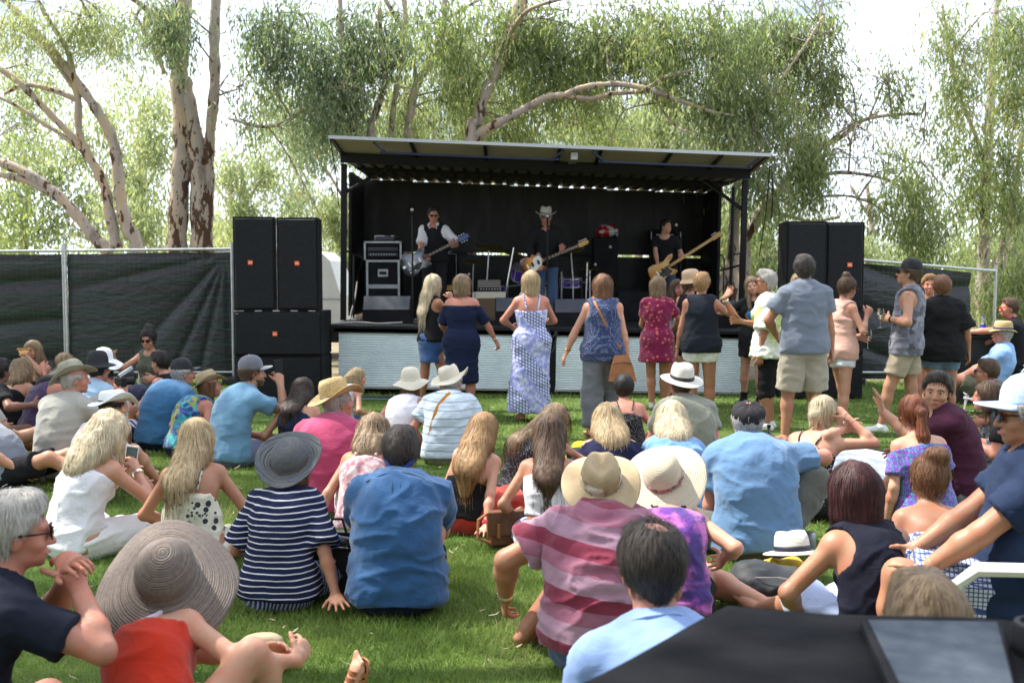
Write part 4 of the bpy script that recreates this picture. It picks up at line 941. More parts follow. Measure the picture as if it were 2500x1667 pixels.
CB = [(1950, 400, 50, 45, 19, .6), (2040, 330, 70, 45, 19, .7), (2120, 350, 70, 40, 19, .7), (2110, 230, 60, 55, 20, .6), (2180, 200, 45, 45, 20, .5), (2160, 440, 70, 40, 19, .7), (2240, 420, 60, 50, 19, .6), (2230, 520, 55, 50, 19, .7), (2260, 590, 35, 40, 19, .7), (2070, 420, 60, 30, 19, .5), (2300, 500, 35, 50, 20, .5), (2010, 180, 45, 50, 20, .5), (2250, 330, 50, 40, 20, .45), (1985, 480, 60, 25, 19, .4), (2060, 270, 70, 40, 20, .8), (2130, 300, 60, 40, 20, .7), (2190, 380, 60, 40, 20, .7), (2060, 380, 60, 35, 19, .7), (2140, 500, 50, 35, 20, .6)]
tree('low gum with pale limbs arching right over the right-hand speaker stack', 20,
  [[(1815, 620, 16), (1830, 560, 14), (1868, 500, 12), (1895, 470, 10)], [(1835, 560, 13), (1880, 500, 11), (1935, 425, 9), (1990, 370, 8), (2060, 330, 6), (2100, 297, 5), (2160, 283, 4), (2250, 278, 3)], [(1850, 530, 8), (1900, 522, 6), (1980, 540, 4), (2050, 530, 3)], [(1980, 440, 5), (2040, 422, 5), (2120, 428, 4), (2190, 450, 3), (2230, 490, 2)], [(2000, 480, 4), (2080, 480, 3), (2150, 510, 3), (2200, 550, 2)], [(1900, 470, 6), (1960, 440, 4), (2010, 425, 4)]],
  [BL(*b) for b in CB], 42000, .14, .028, 17, M_leaf, base=(1815, 20))
CB = [(2330, 50, 50, 60, 20, .6), (2335, 170, 50, 60, 20, .7), (2390, 100, 45, 60, 20, .6), (2470, 70, 55, 80, 19, .8), (2480, 200, 45, 90, 19, .8), (2320, 290, 35, 45, 21, .6), (2380, 330, 40, 50, 21, .8), (2460, 330, 45, 60, 20, .8), (2390, 440, 60, 50, 21, .9), (2470, 460, 50, 70, 20, 1.), (2470, 590, 45, 60, 20, 1.1), (2350, 480, 35, 40, 22, .5), (2440, 700, 50, 60, 20, .9), (2490, 660, 40, 60, 20, .9)]
tree('tall straight pinkish gum behind the end of the right-hand fence', 21,
  [[(2398, 700, 15), (2404, 560, 13), (2410, 400, 12), (2418, 260, 10), (2422, 160, 9), (2430, 60, 7), (2436, -15, 6)], [(2408, 420, 5), (2385, 340, 5), (2345, 240, 5), (2325, 150, 4), (2308, 60, 3), (2300, 10, 3)], [(2430, 690, 13), (2450, 620, 11), (2468, 520, 8), (2482, 420, 7), (2496, 320, 6)], [(2420, 170, 4), (2460, 90, 3), (2500, 40, 3)]],
  [BL(*b) for b in CB], 44000, .15, .030, 18, M_leaf)
# trees far behind
FAR = [('hazy grey-green gum far behind the leaning gum', 60, 560, 38, [(30, 470, 90, 80), (120, 400, 80, 90), (40, 340, 70, 70), (120, 520, 90, 60), (60, 240, 60, 60), (220, 480, 60, 80), (200, 340, 50, 60), (10, 560, 60, 50)], 1),
  ('sunlit gum far behind between the leaning gum and the twin trunks', 340, 560, 36, [(340, 520, 90, 70), (320, 420, 80, 80), (370, 330, 70, 70), (380, 230, 50, 60), (260, 280, 50, 60), (410, 560, 60, 40)], 0),
  ('pale yellow-green tree far behind the gap right of the twin trunks', 590, 590, 42, [(600, 500, 60, 60), (560, 400, 40, 60), (640, 400, 60, 50), (680, 330, 60, 50), (580, 560, 50, 40), (720, 470, 35, 60)], 0),
  ('small brownish tree far behind the left speaker towers', 560, 620, 50, [(560, 590, 50, 35), (540, 540, 30, 30)], 2),
  ('bright yellow-green tree showing over the middle of the stage roof', 1560, 600, 34, [(1540, 330, 90, 50), (1620, 290, 90, 60), (1690, 340, 60, 40), (1500, 270, 50, 40), (1600, 230, 50, 35)], 0),
  ('green tree seen through the open right side of the stage', 1760, 620, 32, [(1730, 640, 50, 110), (1790, 560, 60, 90), (1860, 640, 60, 90), (1850, 560, 60, 60), (1780, 720, 90, 60), (1730, 520, 40, 60)], 1),
  ('round green tree far behind the right-hand speaker stack', 2120, 640, 48, [(2100, 600, 60, 45), (2180, 625, 60, 35), (2040, 590, 60, 50), (2260, 640, 60, 30), (2330, 640, 60, 50)], 0),
  ('olive tree far behind the end of the right-hand fence', 2450, 640, 36, [(2440, 640, 90, 90), (2500, 560, 60, 80), (2390, 690, 60, 70), (2480, 740, 70, 60), (2360, 600, 50, 50)], 1),
  ('tree in sparse leaf far behind the left end of the stage', 840, 600, 40, [(850, 560, 40, 60), (800, 640, 50, 50), (860, 660, 40, 50), (810, 500, 40, 50)], 0),
  ('tall background gum behind the central group of gums', 1060, 500, 36, [(1000, 250, 120, 110), (1180, 260, 110, 80), (850, 300, 100, 60), (700, 250, 60, 80), (1380, 270, 80, 80)], 1)]
for i, (lb, bx, by, D, bl, mt) in enumerate(FAR):
    tree(lb, D, [[(bx, by, 9), (bx+8, by-90, 7), (bx-4, by-190, 5)], [(bx+6, by-80, 5), (bx+50, by-160, 3)], [(bx+2, by-110, 4), (bx-45, by-190, 3)]], [BL(b[0], b[1], b[2], b[3], D+random.uniform(-2, 2)) for b in bl], 24000 if len(bl) > 3 else 8000, .26, .06, 40+i, (M_leafy, M_leaf, M_twig)[mt] if mt < 2 else M_leafy, per=9, tw=3, thr=.40, grp=None, fr=.6)
def strip(label, X0, X1, Y, h, n, seed):
    rt = empty('treeline', ((X0+X1)/2, Y, 0), label, 'trees'); rt['kind'] = 'stuff'; rg = random.Random(seed); bl = []
    for i in range(14): bl.append((X0+(X1-X0)*(i+.5)/14-(X0+X1)/2, rg.uniform(-3, 3), h*rg.uniform(.3, .5), (X1-X0)/16, 3, h*rg.uniform(.35, .65), 1))
    c = crown(rt, bl, n*1.6, .5, .15, seed, M_leafy, .3, per=8, fr=.3, name='foliage'); c['kind'] = 'stuff'
strip('far line of trees closing the view behind the fence and van', -48, 55, 75, 8, 42000, 70)
# two gums out of frame on the left whose crowns shade the audience
def shade_tree(label, X, Y, blobs, n, seed):
    rt = empty('gum_tree', (X, Y, 0), label, 'tree'); mb = MB(); S = crmspline([(0, 0, -.1), (.2, .1, 3), (.1, .3, 6), (.8, .5, 9.5)], 4); mb.tube(S, [.42*(1-.5*i/len(S)) for i in range(len(S))], 10)
    for b in blobs: S = crmspline([(.1, .3, 5.5), ((b[0]-X)*.5, (b[1]-Y)*.5, 8.5), (b[0]-X, b[1]-Y, b[2])], 4); mb.tube(S, [.14*(1-.7*i/len(S)) for i in range(len(S))], 7)
    mb.build('trunk', M_bark, rt, True, False)
    crown(rt, [(b[0]-X, b[1]-Y, b[2], b[3], b[4], b[5], 1) for b in blobs], n*2.9, .26, .062, seed, M_leaf, .46, per=11, fr=.8)
sh_b = []
_rg = random.Random(5)
for i in range(5):
    for j in range(7): sh_b.append((-12.2+i*2.6+_rg.uniform(-.6, .6), 3.2+j*2.2+_rg.uniform(-.6, .6), 11.2+_rg.uniform(-.6, 1.2), 1.7, 1.5, .9))
shade_tree('spreading gum whose crown shades the nearer half of the lawn', -9.5, 5., [b for b in sh_b if b[1] < 9], 19000, 81)
shade_tree('spreading gum whose crown shades the lawn before the stage', -12, 12.5, [b for b in sh_b if b[1] >= 9], 22000, 82)
shade_tree('unseen broad low gum added behind the camera to block sky light', 3, -7, [(-9+i*3.+_rg.uniform(-.7, .7), -9.5+j*2.6+_rg.uniform(-.5, .5), 7.6-abs(j-1)*.5+_rg.uniform(-.5, .8), 2.1, 1.9, 1.3) for i in range(7) for j in range(4)], 42000, 83)  # added out of view to keep sky light off camera-facing sides
shade_tree('unseen bushy gum added far behind the camera to block low sky light', -4, -13, [(-16+i*4., -13+_rg.uniform(-1, 1), 2.5+j*2.6, 2.9, 1.8, 2.) for i in range(9) for j in range(3)], 36000, 84)  # further added crowns, never in view, holding back low sky fill

# ================= temporary fences =================
def tilt_y(a): return Matrix.Rotation(a, 4, 'Y')
M_shade = None
def _shade(t, b):
    q = NB(t); v = q.obj(); q.l(q.mix(q.noise(v, 3, 4), (.011, .012, .015), (.026, .028, .034)), b.inputs['Base Color']); q.bump(b, q.noise(q.obj((1, 1, 3)), 6, 3), .6, .03)
M_shade = sh('black_shade_cloth', (.015, .015, .02), .42, 0, .5, _shade)
M_wire = sh('fence_wire', (.10, .11, .12), .5, .5); M_green = sh('green_thread', (.03, .20, .12), .5)
def fence_panel(label, A, B, seed, radial=None, legs=True, cloth=(0, 1), wires=True):
    """A,B: (x, y, ztop) ends"""
    A = Vector(A); B = Vector(B); d = Vector((B.x-A.x, B.y-A.y, 0)); Lh = d.length; ang = math.atan2(d.y, d.x)
    rt = empty('temporary_fence', (A.x, A.y, 0), label, 'fence', 'temporary fence panels', ang); zt = lambda u: A.z+(B.z-A.z)*u/Lh
    MB().tube([(0, 0, zt(0)), (Lh, 0, zt(Lh))], .021, 8).build('top_rail', M_steel, rt, True); MB().tube([(0, 0, .17), (Lh, 0, .17)], .021, 8).build('bottom_rail', M_steel, rt, True)
    for u in (0, Lh): MB().tube([(u, 0, .03), (u, 0, zt(u)+.10)], .022, 8).build('post', M_steel, rt, True); MB().box((u, 0, .055), (.22, .62, .11), bev=.02).build('foot', M_rubber, rt)
    if wires:
        mb = MB(); n = int(Lh/.075)
        for i in range(1, n): u = Lh*i/n; mb.tube([(u, -.012, .17), (u, -.012, zt(u))], .0014, 3, cap=False)
        for k in range(6): z = .17+(zt(0)-.17)*(k+.6)/6.2; mb.tube([(0, -.014, z), (Lh, -.014, z-(A.z-B.z)*.8)], .0028, 3, cap=False)
        o = mb.build('wire_mesh', M_wire, rt, True); o['kind'] = 'stuff'
    rg = random.Random(seed); nx, nz = 90, 44; V = []; F = []; c0, c1 = cloth
    def prof(u, z):
        x = u*Lh; yy = .05+.018*fbm(np.array([[x*1.1+seed, z*4., 0]]), seed, 3)[0]
        if radial:
            dx, dz = radial[0]-x, radial[1]-z; a = math.atan2(dz, dx); r = math.hypot(dx, dz); yy += .085*min(1, r/.5)*(1-abs(math.sin(a*9+1.3*math.sin(a*5))))**2*max(0, 1-r/3.4)
        else: yy += .07*(1-abs(math.sin(z*5+x*.7+math.sin(x*1.3))))**2
        return yy
    for i in range(nx+1):
        for j in range(nz+1):
            u = c0+(c1-c0)*i/nx; z = .06+(zt(u*Lh)-.045-.06)*j/nz; V.append((u*Lh, prof(u, z), z-(.006*math.sin(u*9) if j == nz else 0)))
    for i in range(nx):
        for j in range(nz): a = i*(nz+1)+j; F.append((a, a+nz+1, a+nz+2, a+1))
    MB().add(V, F).build('shade_cloth', M_shade, rt, True, False)
    if seed < 20:
        for k in range(8):
            z = .10+k*.245
            if z > zt(0)-.1: break
            S = [(c0*Lh+(c1-c0)*Lh*i/40, prof(c0+(c1-c0)*i/40, z)-.006, z+.012*math.sin(i*.5+k)) for i in range(41)]; MB().tube(S, .0045, 3).build('green_thread', M_green, rt)
    return rt
X_ = lambda px, D: (px-1250)/2500*D
fence_panel('black cloth covered fence panel cut by the left edge of the picture', (-10.2, 15.5, 2.02), (X_(157, 15.9), 15.9, 2.05), 3)
fence_panel('black cloth covered fence panel with folds fanning from its top right corner', (X_(166, 15.9), 15.85, 2.05), (X_(568, 15.9), 15.9, 2.08), 5, radial=(2.45, 2.0))
fence_panel('fence panel with plain black cloth beside the right speaker stack', (X_(2085, 15.8), 15.85, 1.92), (X_(2432, 15.9), 15.95, 1.74), 30, cloth=(0, .84))
# ================= stage =================
ST = empty('stage', (-2.5, 14.3, 0), 'black trailer stage with tilted canopy roof and corrugated metal skirt', 'stage'); ST.rotation_euler = (0, R(.88), 0)
M_corr = noisy('zinc_sheet', (.66, .74, .78), (.78, .85, .88), 2.5, .45, .08, metal=.1)
M_pan = noisy('stage_wall_paint', (.005, .006, .006), (.045, .048, .046), 1.6, .5, .15, 30, 6, .50, .85, stretch=(2.2, 1, .55))
M_ceil = noisy('roof_sheet', (.14, .13, .12), (.09, .085, .08), 1.5, .6, .1); M_canopy = noisy('canopy_lining', (.46, .38, .38), (.40, .33, .33), 2, .8, .1)
M_rim = sh('roof_rim', (.45, .47, .50), .35, .5); M_blue = sh('blue_black_tube', (.03, .04, .09), .35)
W_ = 5.95
MB().box((W_/2-.02, 2.45, .93), (W_+.16, 4.9, .10), bev=.01).build('deck', M_black_flat, ST); MB().box((W_/2, .05, .905), (W_, .10, .06)).build('front_beam', M_black, ST)
def skirt(x0, x1):
    V = []; F = []; n = 23*6; z0, z1 = .12, .875
    for i in range(n+1):
        z = z0+(z1-z0)*i/n; y = .03-.011*math.sin(2*math.pi*i/6); V += [(x0, y, z), (x1, y, z)]
    for i in range(n): F.append((2*i, 2*i+1, 2*i+3, 2*i+2))
    p = MB().add(V, F).build('skirt_panel', M_corr, ST, True, False)
    MB().box(((x0+x1)/2, .035, .11), (x1-x0+.02, .03, .035)).build('edge_rail', M_steel, p)
skirt(.06, 3.02); skirt(3.11, 5.80)
MB().box((W_/2, 2.4, .45), (W_-.2, 4.3, .75)).build('underdeck_shade_block', M_black_flat, ST); MB().box((3.065, .06, .42), (.07, .05, .80)).build('skirt_post', M_black, ST)  # solid black block stands in for the dark void under the deck
for x in (.35, 1.75, 3.12, 4.45, 5.7): MB().tube([(x, .12, .0), (x, .12, .16)], .025, 8).lathe([(.06, .0), (.06, .012), (.0001, .013)], (x, .12, 0), n=10).build('jack_leg', M_steel, ST)
zr = lambda x, z: z-.07-.025*(x+.05)                       # the roof leans a little more than the deck
for x in (-.12, 6.02): MB().box((x, 1.5, (.98+zr(x, 3.44))/2), (.085, .085, zr(x, 3.44)-.98), bev=.006).build('post', M_black, ST)
def beam(nm, x0, x1, y, z, h, d, mat=M_black, sides=None):
    V = [(x, yy, zr(x, z)+dz) for x in (x0, x1) for yy in (y-d/2, y+d/2) for dz in (-h/2, h/2)]; return MB().add(V, [(0,1,3,2), (4,6,7,5), (0,4,5,1), (2,3,7,6), (0,2,6,4), (1,5,7,3)]).build(nm, mat, ST)
beam('front_fascia', -.16, 6.08, 1.42, 3.53, .16, .06); beam('cross_beam', -.10, 6.02, 2.7, 3.53, .12, .10); beam('canopy_rim', -.17, 6.14, .44, 3.70, .045, .05, M_rim)
# canopy lining in six panels between ribs
RX = [-.13, 1.0, 2.06, 3.13, 3.72, 4.72, 5.45, 6.10]
for i in range(7):
    x0, x1 = RX[i]+.025, RX[i+1]-.025; V = [(x0, .47, zr(x0, 3.685)), (x1, .47, zr(x1, 3.685)), (x1, 1.39, zr(x1, 3.60)), (x0, 1.39, zr(x0, 3.60))]; V += [(a, b, c+.02) for a, b, c in V]
    MB().add(V, [(0, 1, 2, 3), (7, 6, 5, 4), (0, 4, 5, 1), (1, 5, 6, 2), (2, 6, 7, 3), (3, 7, 4, 0)]).build('canopy_panel', M_canopy, ST)
for x in RX: MB().add([(x-.025, .47, zr(x, 3.66)), (x+.025, .47, zr(x, 3.66)), (x+.025, 1.39, zr(x, 3.56)), (x-.025, 1.39, zr(x, 3.56)), (x-.025, .47, zr(x, 3.70)), (x+.025, .47, zr(x, 3.70)), (x+.025, 1.39, zr(x, 3.62)), (x-.025, 1.39, zr(x, 3.62))], [(0, 1, 2, 3), (7, 6, 5, 4), (0, 4, 5, 1), (1, 5, 6, 2), (2, 6, 7, 3), (3, 7, 4, 0)]).build('canopy_rib', M_black, ST)
for a, b in ((.62, 3.05), (3.75, 5.85)):
    P_ = [(a-.16, .50, 3.66), (a, .56, 3.555), (a+.12, .60, 3.53), (b-.12, .60, 3.53), (b, .56, 3.555), (b+.14, .50, 3.66)]; MB().tube([tuple(c) for c in crmspline([(x, y, zr(x, z)) for x, y, z in P_], 4)], .018, 8).build('hoop_rail', M_blue, ST, True)
MB().box((3.35, .95, zr(3.35, 3.60)), (.10, .6, .10)).build('bracket', M_rim, ST)
# corrugated roof sheet, ridges running front to back
V = []; F = []; n = 30; pw = (W_+.3)/n; PR = []
for i in range(n):
    x = -.15+i*pw; PR += [(x, 0), (x+pw*.58, 0), (x+pw*.68, .038), (x+pw*.90, .038)]
PR.append((-.15+n*pw, 0))
for x, dz in PR: V += [(x, 1.45, zr(x, 3.52)+dz), (x, 4.95, zr(x, 3.515)+dz)]
for i in range(len(PR)-1): F.append((2*i, 2*i+2, 2*i+3, 2*i+1))
MB().add(V, F).build('roof_sheet', M_ceil, ST)
# back wall: panels with a see-through slot at half height
ys = 4.72; WL, WR = -.28, 5.98; seg = 7
for i in range(seg):
    x0 = WL+(WR-WL)*i/seg+.006; x1 = WL+(WR-WL)*(i+1)/seg-.006; zt = zr(x1, 3.512)
    MB().box(((x0+x1)/2, ys+.012*(i % 2), (2.125+zt)/2), (x1-x0+.03, .03, zt-2.125)).build('wall_panel', M_pan, ST)
    MB().box(((x0+x1)/2, ys+.012*(i % 2), (.98+2.085)/2), (x1-x0+.03, .03, 2.085-.98)).build('wall_panel', M_pan, ST)
for x, w__ in ((WL, .05), (1.35, .3), (2.9, 1.3), (4.17, .12), (5.25, .35), (5.95, .2)): MB().box((x+w__/2, ys-.022, 2.105), (w__, .02, .07)).build('slot_cover', M_black, ST)
for x in (WL-.02, WR+.02): MB().box((x, 4.0, (.98+zr(x, 3.49))/2), (.05, 1.5, zr(x, 3.49)-.98)).build('side_wall', M_black_flat, ST)
for (x0, z0, x1, z1) in ((-.12, 2.93, .62, 3.44), (6.02, 2.75, 5.45, 3.25)): MB().tube([(x0, 1.5, z0), (x1, 1.9, z1)], .03, 6).build('knee_brace', M_black, ST)
for pts in ([(-.12, 1.55, 2.06), (-.05, 3.2, 1.96)], [(-.10, 2.4, 2.02), (-.10, 2.4, .98)], [(6.03, 1.6, 1.93), (6.03, 3.2, 1.85)]): MB().tube(pts, .018, 6).build('side_rail', M_black, ST)
for (px, Y, z1) in ((1737, 3.6, 3.2), (1780, 2.4, 3.25)): MB().tube([(X_(px, 14.3+Y)+2.5, Y, .98), (X_(px, 14.3+Y)+2.5, Y, z1-.05)], .028, 6).build('side_post', M_black, ST)
for (px, Y) in ((1740, 3.5), (1783, 2.3)): x = X_(px, 14.3+Y)+2.5; MB().tube([(x, Y, 2.10), (x+.12, Y, 2.12), (x+.16, Y, 2.05), (x+.16, Y, .98)], .014, 6).build('hand_rail', M_black, ST, True)
for (a, b) in (((-.16, .50, 3.62), (-.10, .9, 2.7)), ((6.16, .55, 3.33), (6.20, 1.2, 2.05)), ((6.2, .6, 3.3), (6.34, 1.1, 2.6))): MB().tube([a, ((a[0]+b[0])/2+.02, (a[1]+b[1])/2, (a[2]+b[2])/2), b], .008, 5).build('tie_strap', M_black, ST)
SM = Matrix.Translation((-2.5, 14.3, 0)) @ tilt_y(R(.88))
def dz(X): return .98-.01536*(X+2.5)
# ================= loudspeakers =================
M_grille = noisy('speaker_grille', (.007, .008, .010), (.013, .014, .017), 30, .6, .3, 300, 3, spec=.2); M_badge_w = sh('badge_white', (.85, .8, .75), .5)
def speaker(label, X, Y, z, w, h, d, rz, badge, top=False, nm='loudspeaker', grp='loudspeakers stacked beside the stage', bz=.5):
    rt = empty(nm, (X, Y, z), label, 'loudspeaker', grp, rz)
    if top:   # narrower at the back
        MB().add([(x, y, z_) for z_ in (0, h) for x, y in ((-w/2, 0), (w/2, 0), (w*.36, d), (-w*.36, d))], [(3, 2, 1, 0), (4, 5, 6, 7), (0, 1, 5, 4), (1, 2, 6, 5), (2, 3, 7, 6), (3, 0, 4, 7)]).build('cabinet', M_black_flat, rt)
    else: MB().box((0, d/2, h/2), (w, d, h), bev=.012).build('cabinet', M_black_flat, rt)
    MB().box((0, -.012, h/2), (w-.05, .03, h-.05), bev=.01).build('grille', M_grille, rt); MB().box((0, -.028, h*.5), (w-.05, .004, .006)).build('grille_seam', M_black, rt)
    if badge:
        b = MB().box((badge[0], -.031, badge[1]), (.062, .006, .058), bev=.003).build('badge', M_orange, rt)
        text_obj('lettering', 'JBL', .030, Matrix.Translation((badge[0], -.035, badge[1])) @ Matrix.Rotation(math.pi/2, 4, 'X'), M_badge_w, b, .0006)
        MB().box((badge[0]+.024, -.0345, badge[1]+.0), (.003, .002, .022)).build('mark', M_badge_w, b)
    return rt
sx = X_(679, 13.75); speaker('long black bass speaker at the bottom of the left stack', sx, 13.7, .0, 1.18, .585, .75, 0, (-.03, .33)); speaker('long black bass speaker in the middle of the left stack', sx, 13.7, .59, 1.18, .60, .75, 0, (-.03, .30))
speaker('tall black speaker standing on the left end of the left stack', sx-.30, 13.72, 1.20, .555, 1.25, .6, R(4), (-.05, .64), True); speaker('tall black speaker on the left stack nearer the stage', sx+.275, 13.72, 1.20, .555, 1.24, .6, R(-2), (-.0, .63), True)
for i in range(5): MB().box((sx-.5+i*.24, 13.73, 1.195), (.09, .03, .014)).build('stack_pad', M_steel, bpy.data.objects['loudspeaker.001']).matrix_parent_inverse = Matrix.Translation((-sx, -13.7, -.59))
sx = X_(2012, 13.75); speaker('long black bass speaker at the bottom of the right stack', sx, 13.75, .0, 1.08, .60, .75, 0, None); speaker('long black bass speaker upper of the right stack', sx, 13.75, .605, 1.08, .60, .75, 0, None)
speaker('tall black speaker on the right stack with its badge hidden by a man', sx-.25, 13.75, 1.21, .55, 1.18, .6, R(3), None, True); speaker('tall black speaker with orange badge outermost on the right stack', sx+.27, 13.77, 1.21, .50, 1.17, .6, R(-6), (.06, .60), True)
# ================= on the stage =================
M_wedge = noisy('monitor_top', (.035, .040, .055), (.05, .055, .07), 6, .5, .2, 200)
def wedge(label, px, Y, w):
    X = X_(px, Y); rt = empty('monitor_wedge', (X, Y, dz(X)), label, 'monitor speaker', 'monitor wedges along the stage front')
    M = Matrix.Rotation(math.pi/2, 4, 'Z') ; V = [(-w/2, y, z) for y, z in ((0, 0), (0, .20), (.14, .40), (.42, .30), (.5, 0))]; V += [(w/2, y, z) for _, y, z in V]
    MB().add(V, [(0, 1, 2, 3, 4), (9, 8, 7, 6, 5)]+[(i, i+5, (i+1) % 5+5, (i+1) % 5) for i in range(5)]).build('cabinet', M_black_flat, rt)
    MB().add([(-w/2+.015, -.004, .205), (w/2-.015, -.004, .205), (w/2-.015, .134, .397), (-w/2+.015, .134, .397)], [(0, 1, 2, 3)]).build('sloping_back', M_wedge, rt)
wedge('black monitor wedge at the left end of the stage front', 943, 14.95, .70); wedge('black monitor wedge behind the woman in the blue and white dress', 1260, 15.1, .62); wedge('black monitor wedge right of the singer feet', 1413, 15.0, .72); wedge('black monitor wedge at the right end of the stage', 1752, 15.2, .60)
def mic_stand(label, px, Y, zh, tilt=0., boom=None, grp='microphone stands on stage'):
    X = X_(px, Y); z = dz(X); rt = empty('microphone_stand', (X, Y, z), label, 'microphone stand', grp)
    MB().tube([(0, 0, .02), (tilt*.3, 0, zh-.1)], .014, 8).build('pole', M_black, rt, True); MB().lathe([(.14, 0), (.14, .015), (.03, .03), (.015, .06)], n=18).build('base', M_black, rt, True)
    e = Vector((tilt*.3, 0, zh-.1))
    if boom: MB().tube([e+Vector((-boom[0]*.35, 0, -boom[2]*.35)), e+Vector(boom)], .009, 6).build('boom', M_black, rt, True); e = e+Vector(boom)
    m = MB().lathe([(.012, -.13), (.017, -.02), (.020, -.005)], e+Vector((0, 0, .08)), (0, -.35, .9), 12).build('microphone', M_black, rt, True); MB().lathe([(.0001, .045), (.016, .040), (.025, .022), (.025, .008), (.020, -.006)], e+Vector((0, 0, .08)), (0, -.35, .9), 14).build('mic_head', M_steel, m, True)
mic_stand('straight microphone stand before the guitarist in the waistcoat', 1008, 15.9, 1.72); mic_stand('microphone stand in front of the singer face', 1336, 16.0, 1.66, 0); mic_stand('boom microphone stand beside the bass player', 1660, 17.2, 1.50, 0, (-.08, -.0, .12))
def cabinet(nm, label, px, Y, w, h, d, cat, z0=0., mat=None, parts=()):
    X = X_(px, Y); rt = empty(nm, (X, Y, dz(X)+z0), label, cat); MB().box((0, d/2, h/2), (w, d, h), bev=.015).build('cabinet', mat or M_black_flat, rt)
    for (n_, c, s_, m_) in parts: MB().box(c, s_, bev=.004).build(n_, m_, rt)
    return rt
M_alu = noisy('aluminium_edge', (.34, .37, .41), (.50, .53, .57), 12, .35, .05, metal=.6); M_cream = noisy('cream_tolex', (.62, .58, .46), (.55, .51, .40), 9, .7); M_tweed = noisy('grille_cloth', (.10, .07, .04), (.16, .11, .06), 60, .9); M_gold_p = sh('gold_panel', (.50, .36, .08), .35, .5)
# rack case
r_ = cabinet('rack_case', 'wheeled equipment rack case with silver edges beside the left wall', 936, 17.2, .56, .90, .6, 'rack case', .06)
for z in (.02, .44, .47, .88): MB().box((0, -.012, z), (.50, .02, .035)).build('edge_strip', M_alu, r_)
for sg in (-1, 1): MB().box((sg*.265, -.012, .45), (.035, .022, .90)).build('corner_strip', M_alu, r_)
for (x, z) in ((-.12, .2), (.12, .2), (0, .68)):
    h_ = MB().box((x, -.014, z), (.17, .02, .13), bev=.006).build('handle_plate', M_alu, r_); MB().box((x, -.027, z), (.12, .01, .05)).build('handle', M_black, h_)
for sg in (-1, 1): MB().lathe([(.05, -.02), (.05, .02)], (sg*.22, .05, -.02), (1, 0, 0), 12).build('castor', M_rubber, r_, True)
r2 = cabinet('amplifier_rack', 'open amplifier rack with silver frame standing on the rack case', 936, 17.25, .60, .30, .5, 'amplifier rack', .97)
MB().box((0, -.015, .285), (.62, .03, .03)).build('frame_bar', M_alu, r2); 
for sg in (-1, 1): MB().box((sg*.30, -.015, .14), (.03, .03, .30)).build('frame_upright', M_alu, r2)
for z in (.08, .17): MB().box((0, -.012, z), (.50, .02, .06), bev=.003).build('amplifier_panel', M_wedge, r2)
for k in range(10): MB().lathe([(.010, 0), (.008, .02)], (-.2+k*.044, -.022, .08), (0, -1, 0), 8).build('knob', M_chrome, r2)
cabinet('mixer_box', 'flat grey box lying on top of the amplifier rack', 940, 17.3, .34, .09, .3, 'box', 1.28, M_wedge)
# amps behind
cabinet('guitar_amplifier', 'black guitar amplifier stack with small gold control panel', 1088, 18.0, .42, 1.12, .36, 'amplifier', 0, None, (('gold_panel', (.03, -.012, .50), (.20, .02, .09), M_gold_p), ('corner_trim', (.19, -.012, .88), (.012, .02, .40), M_alu), ('top_trim', (.07, -.012, 1.09), (.24, .02, .012), M_alu), ('corner_trim', (.19, -.012, .22), (.012, .02, .34), M_alu)))
cabinet('guitar_amplifier', 'cream guitar amplifier with brown grille cloth beneath a small amplifier head', 1197, 16.6, .50, .46, .3, 'amplifier', 0, M_cream, (('grille_cloth', (0, -.012, .19), (.42, .02, .34), M_tweed), ('leg', (-.27, -.01, .23), (.03, .03, .46), M_cream)))
cabinet('guitar_amplifier', 'grey amplifier head on the cream guitar amplifier', 1194, 16.65, .37, .19, .24, 'amplifier', .465, sh('amp_grey', (.16, .15, .13), .6), (('control_panel', (0, -.012, .04), (.34, .02, .05), M_black),)+tuple(('knob', (-.13+k*.045, -.03, .04), (.016, .02, .016), M_chrome) for k in range(7)))
cabinet('speaker_cabinet', 'tall black speaker cabinet left of the bass player', 1478, 17.6, .42, .84, .5, 'loudspeaker', .57); cabinet('speaker_cabinet', 'wide black bass bin under the tall cabinet left of the bass player', 1500, 17.5, .85, .56, .6, 'loudspeaker', 0., None, (('label_plate', (.30, -.012, .35), (.10, .01, .04), M_wedge),))
cabinet('bass_cabinet', 'tall black bass cabinet behind the bass player', 1630, 18.6, .60, 1.35, .4, 'amplifier'); cabinet('bass_amplifier', 'black bass amplifier head with white side handles behind the bass player', 1624, 18.6, .56, .24, .34, 'amplifier', 1.36, None, (('handle', (-.265, -.02, .12), (.015, .03, .17), M_alu), ('handle', (.265, -.02, .12), (.015, .03, .17), M_alu), ('name_strip', (-.02, -.012, .15), (.30, .01, .02), M_alu), ('blue_light', (-.05, -.0, .28), (.22, .05, .04), M_wedge)))
cabinet('equipment_case', 'black equipment case on the deck right of the drum kit', 1560, 17.0, .7, .5, .4, 'case')
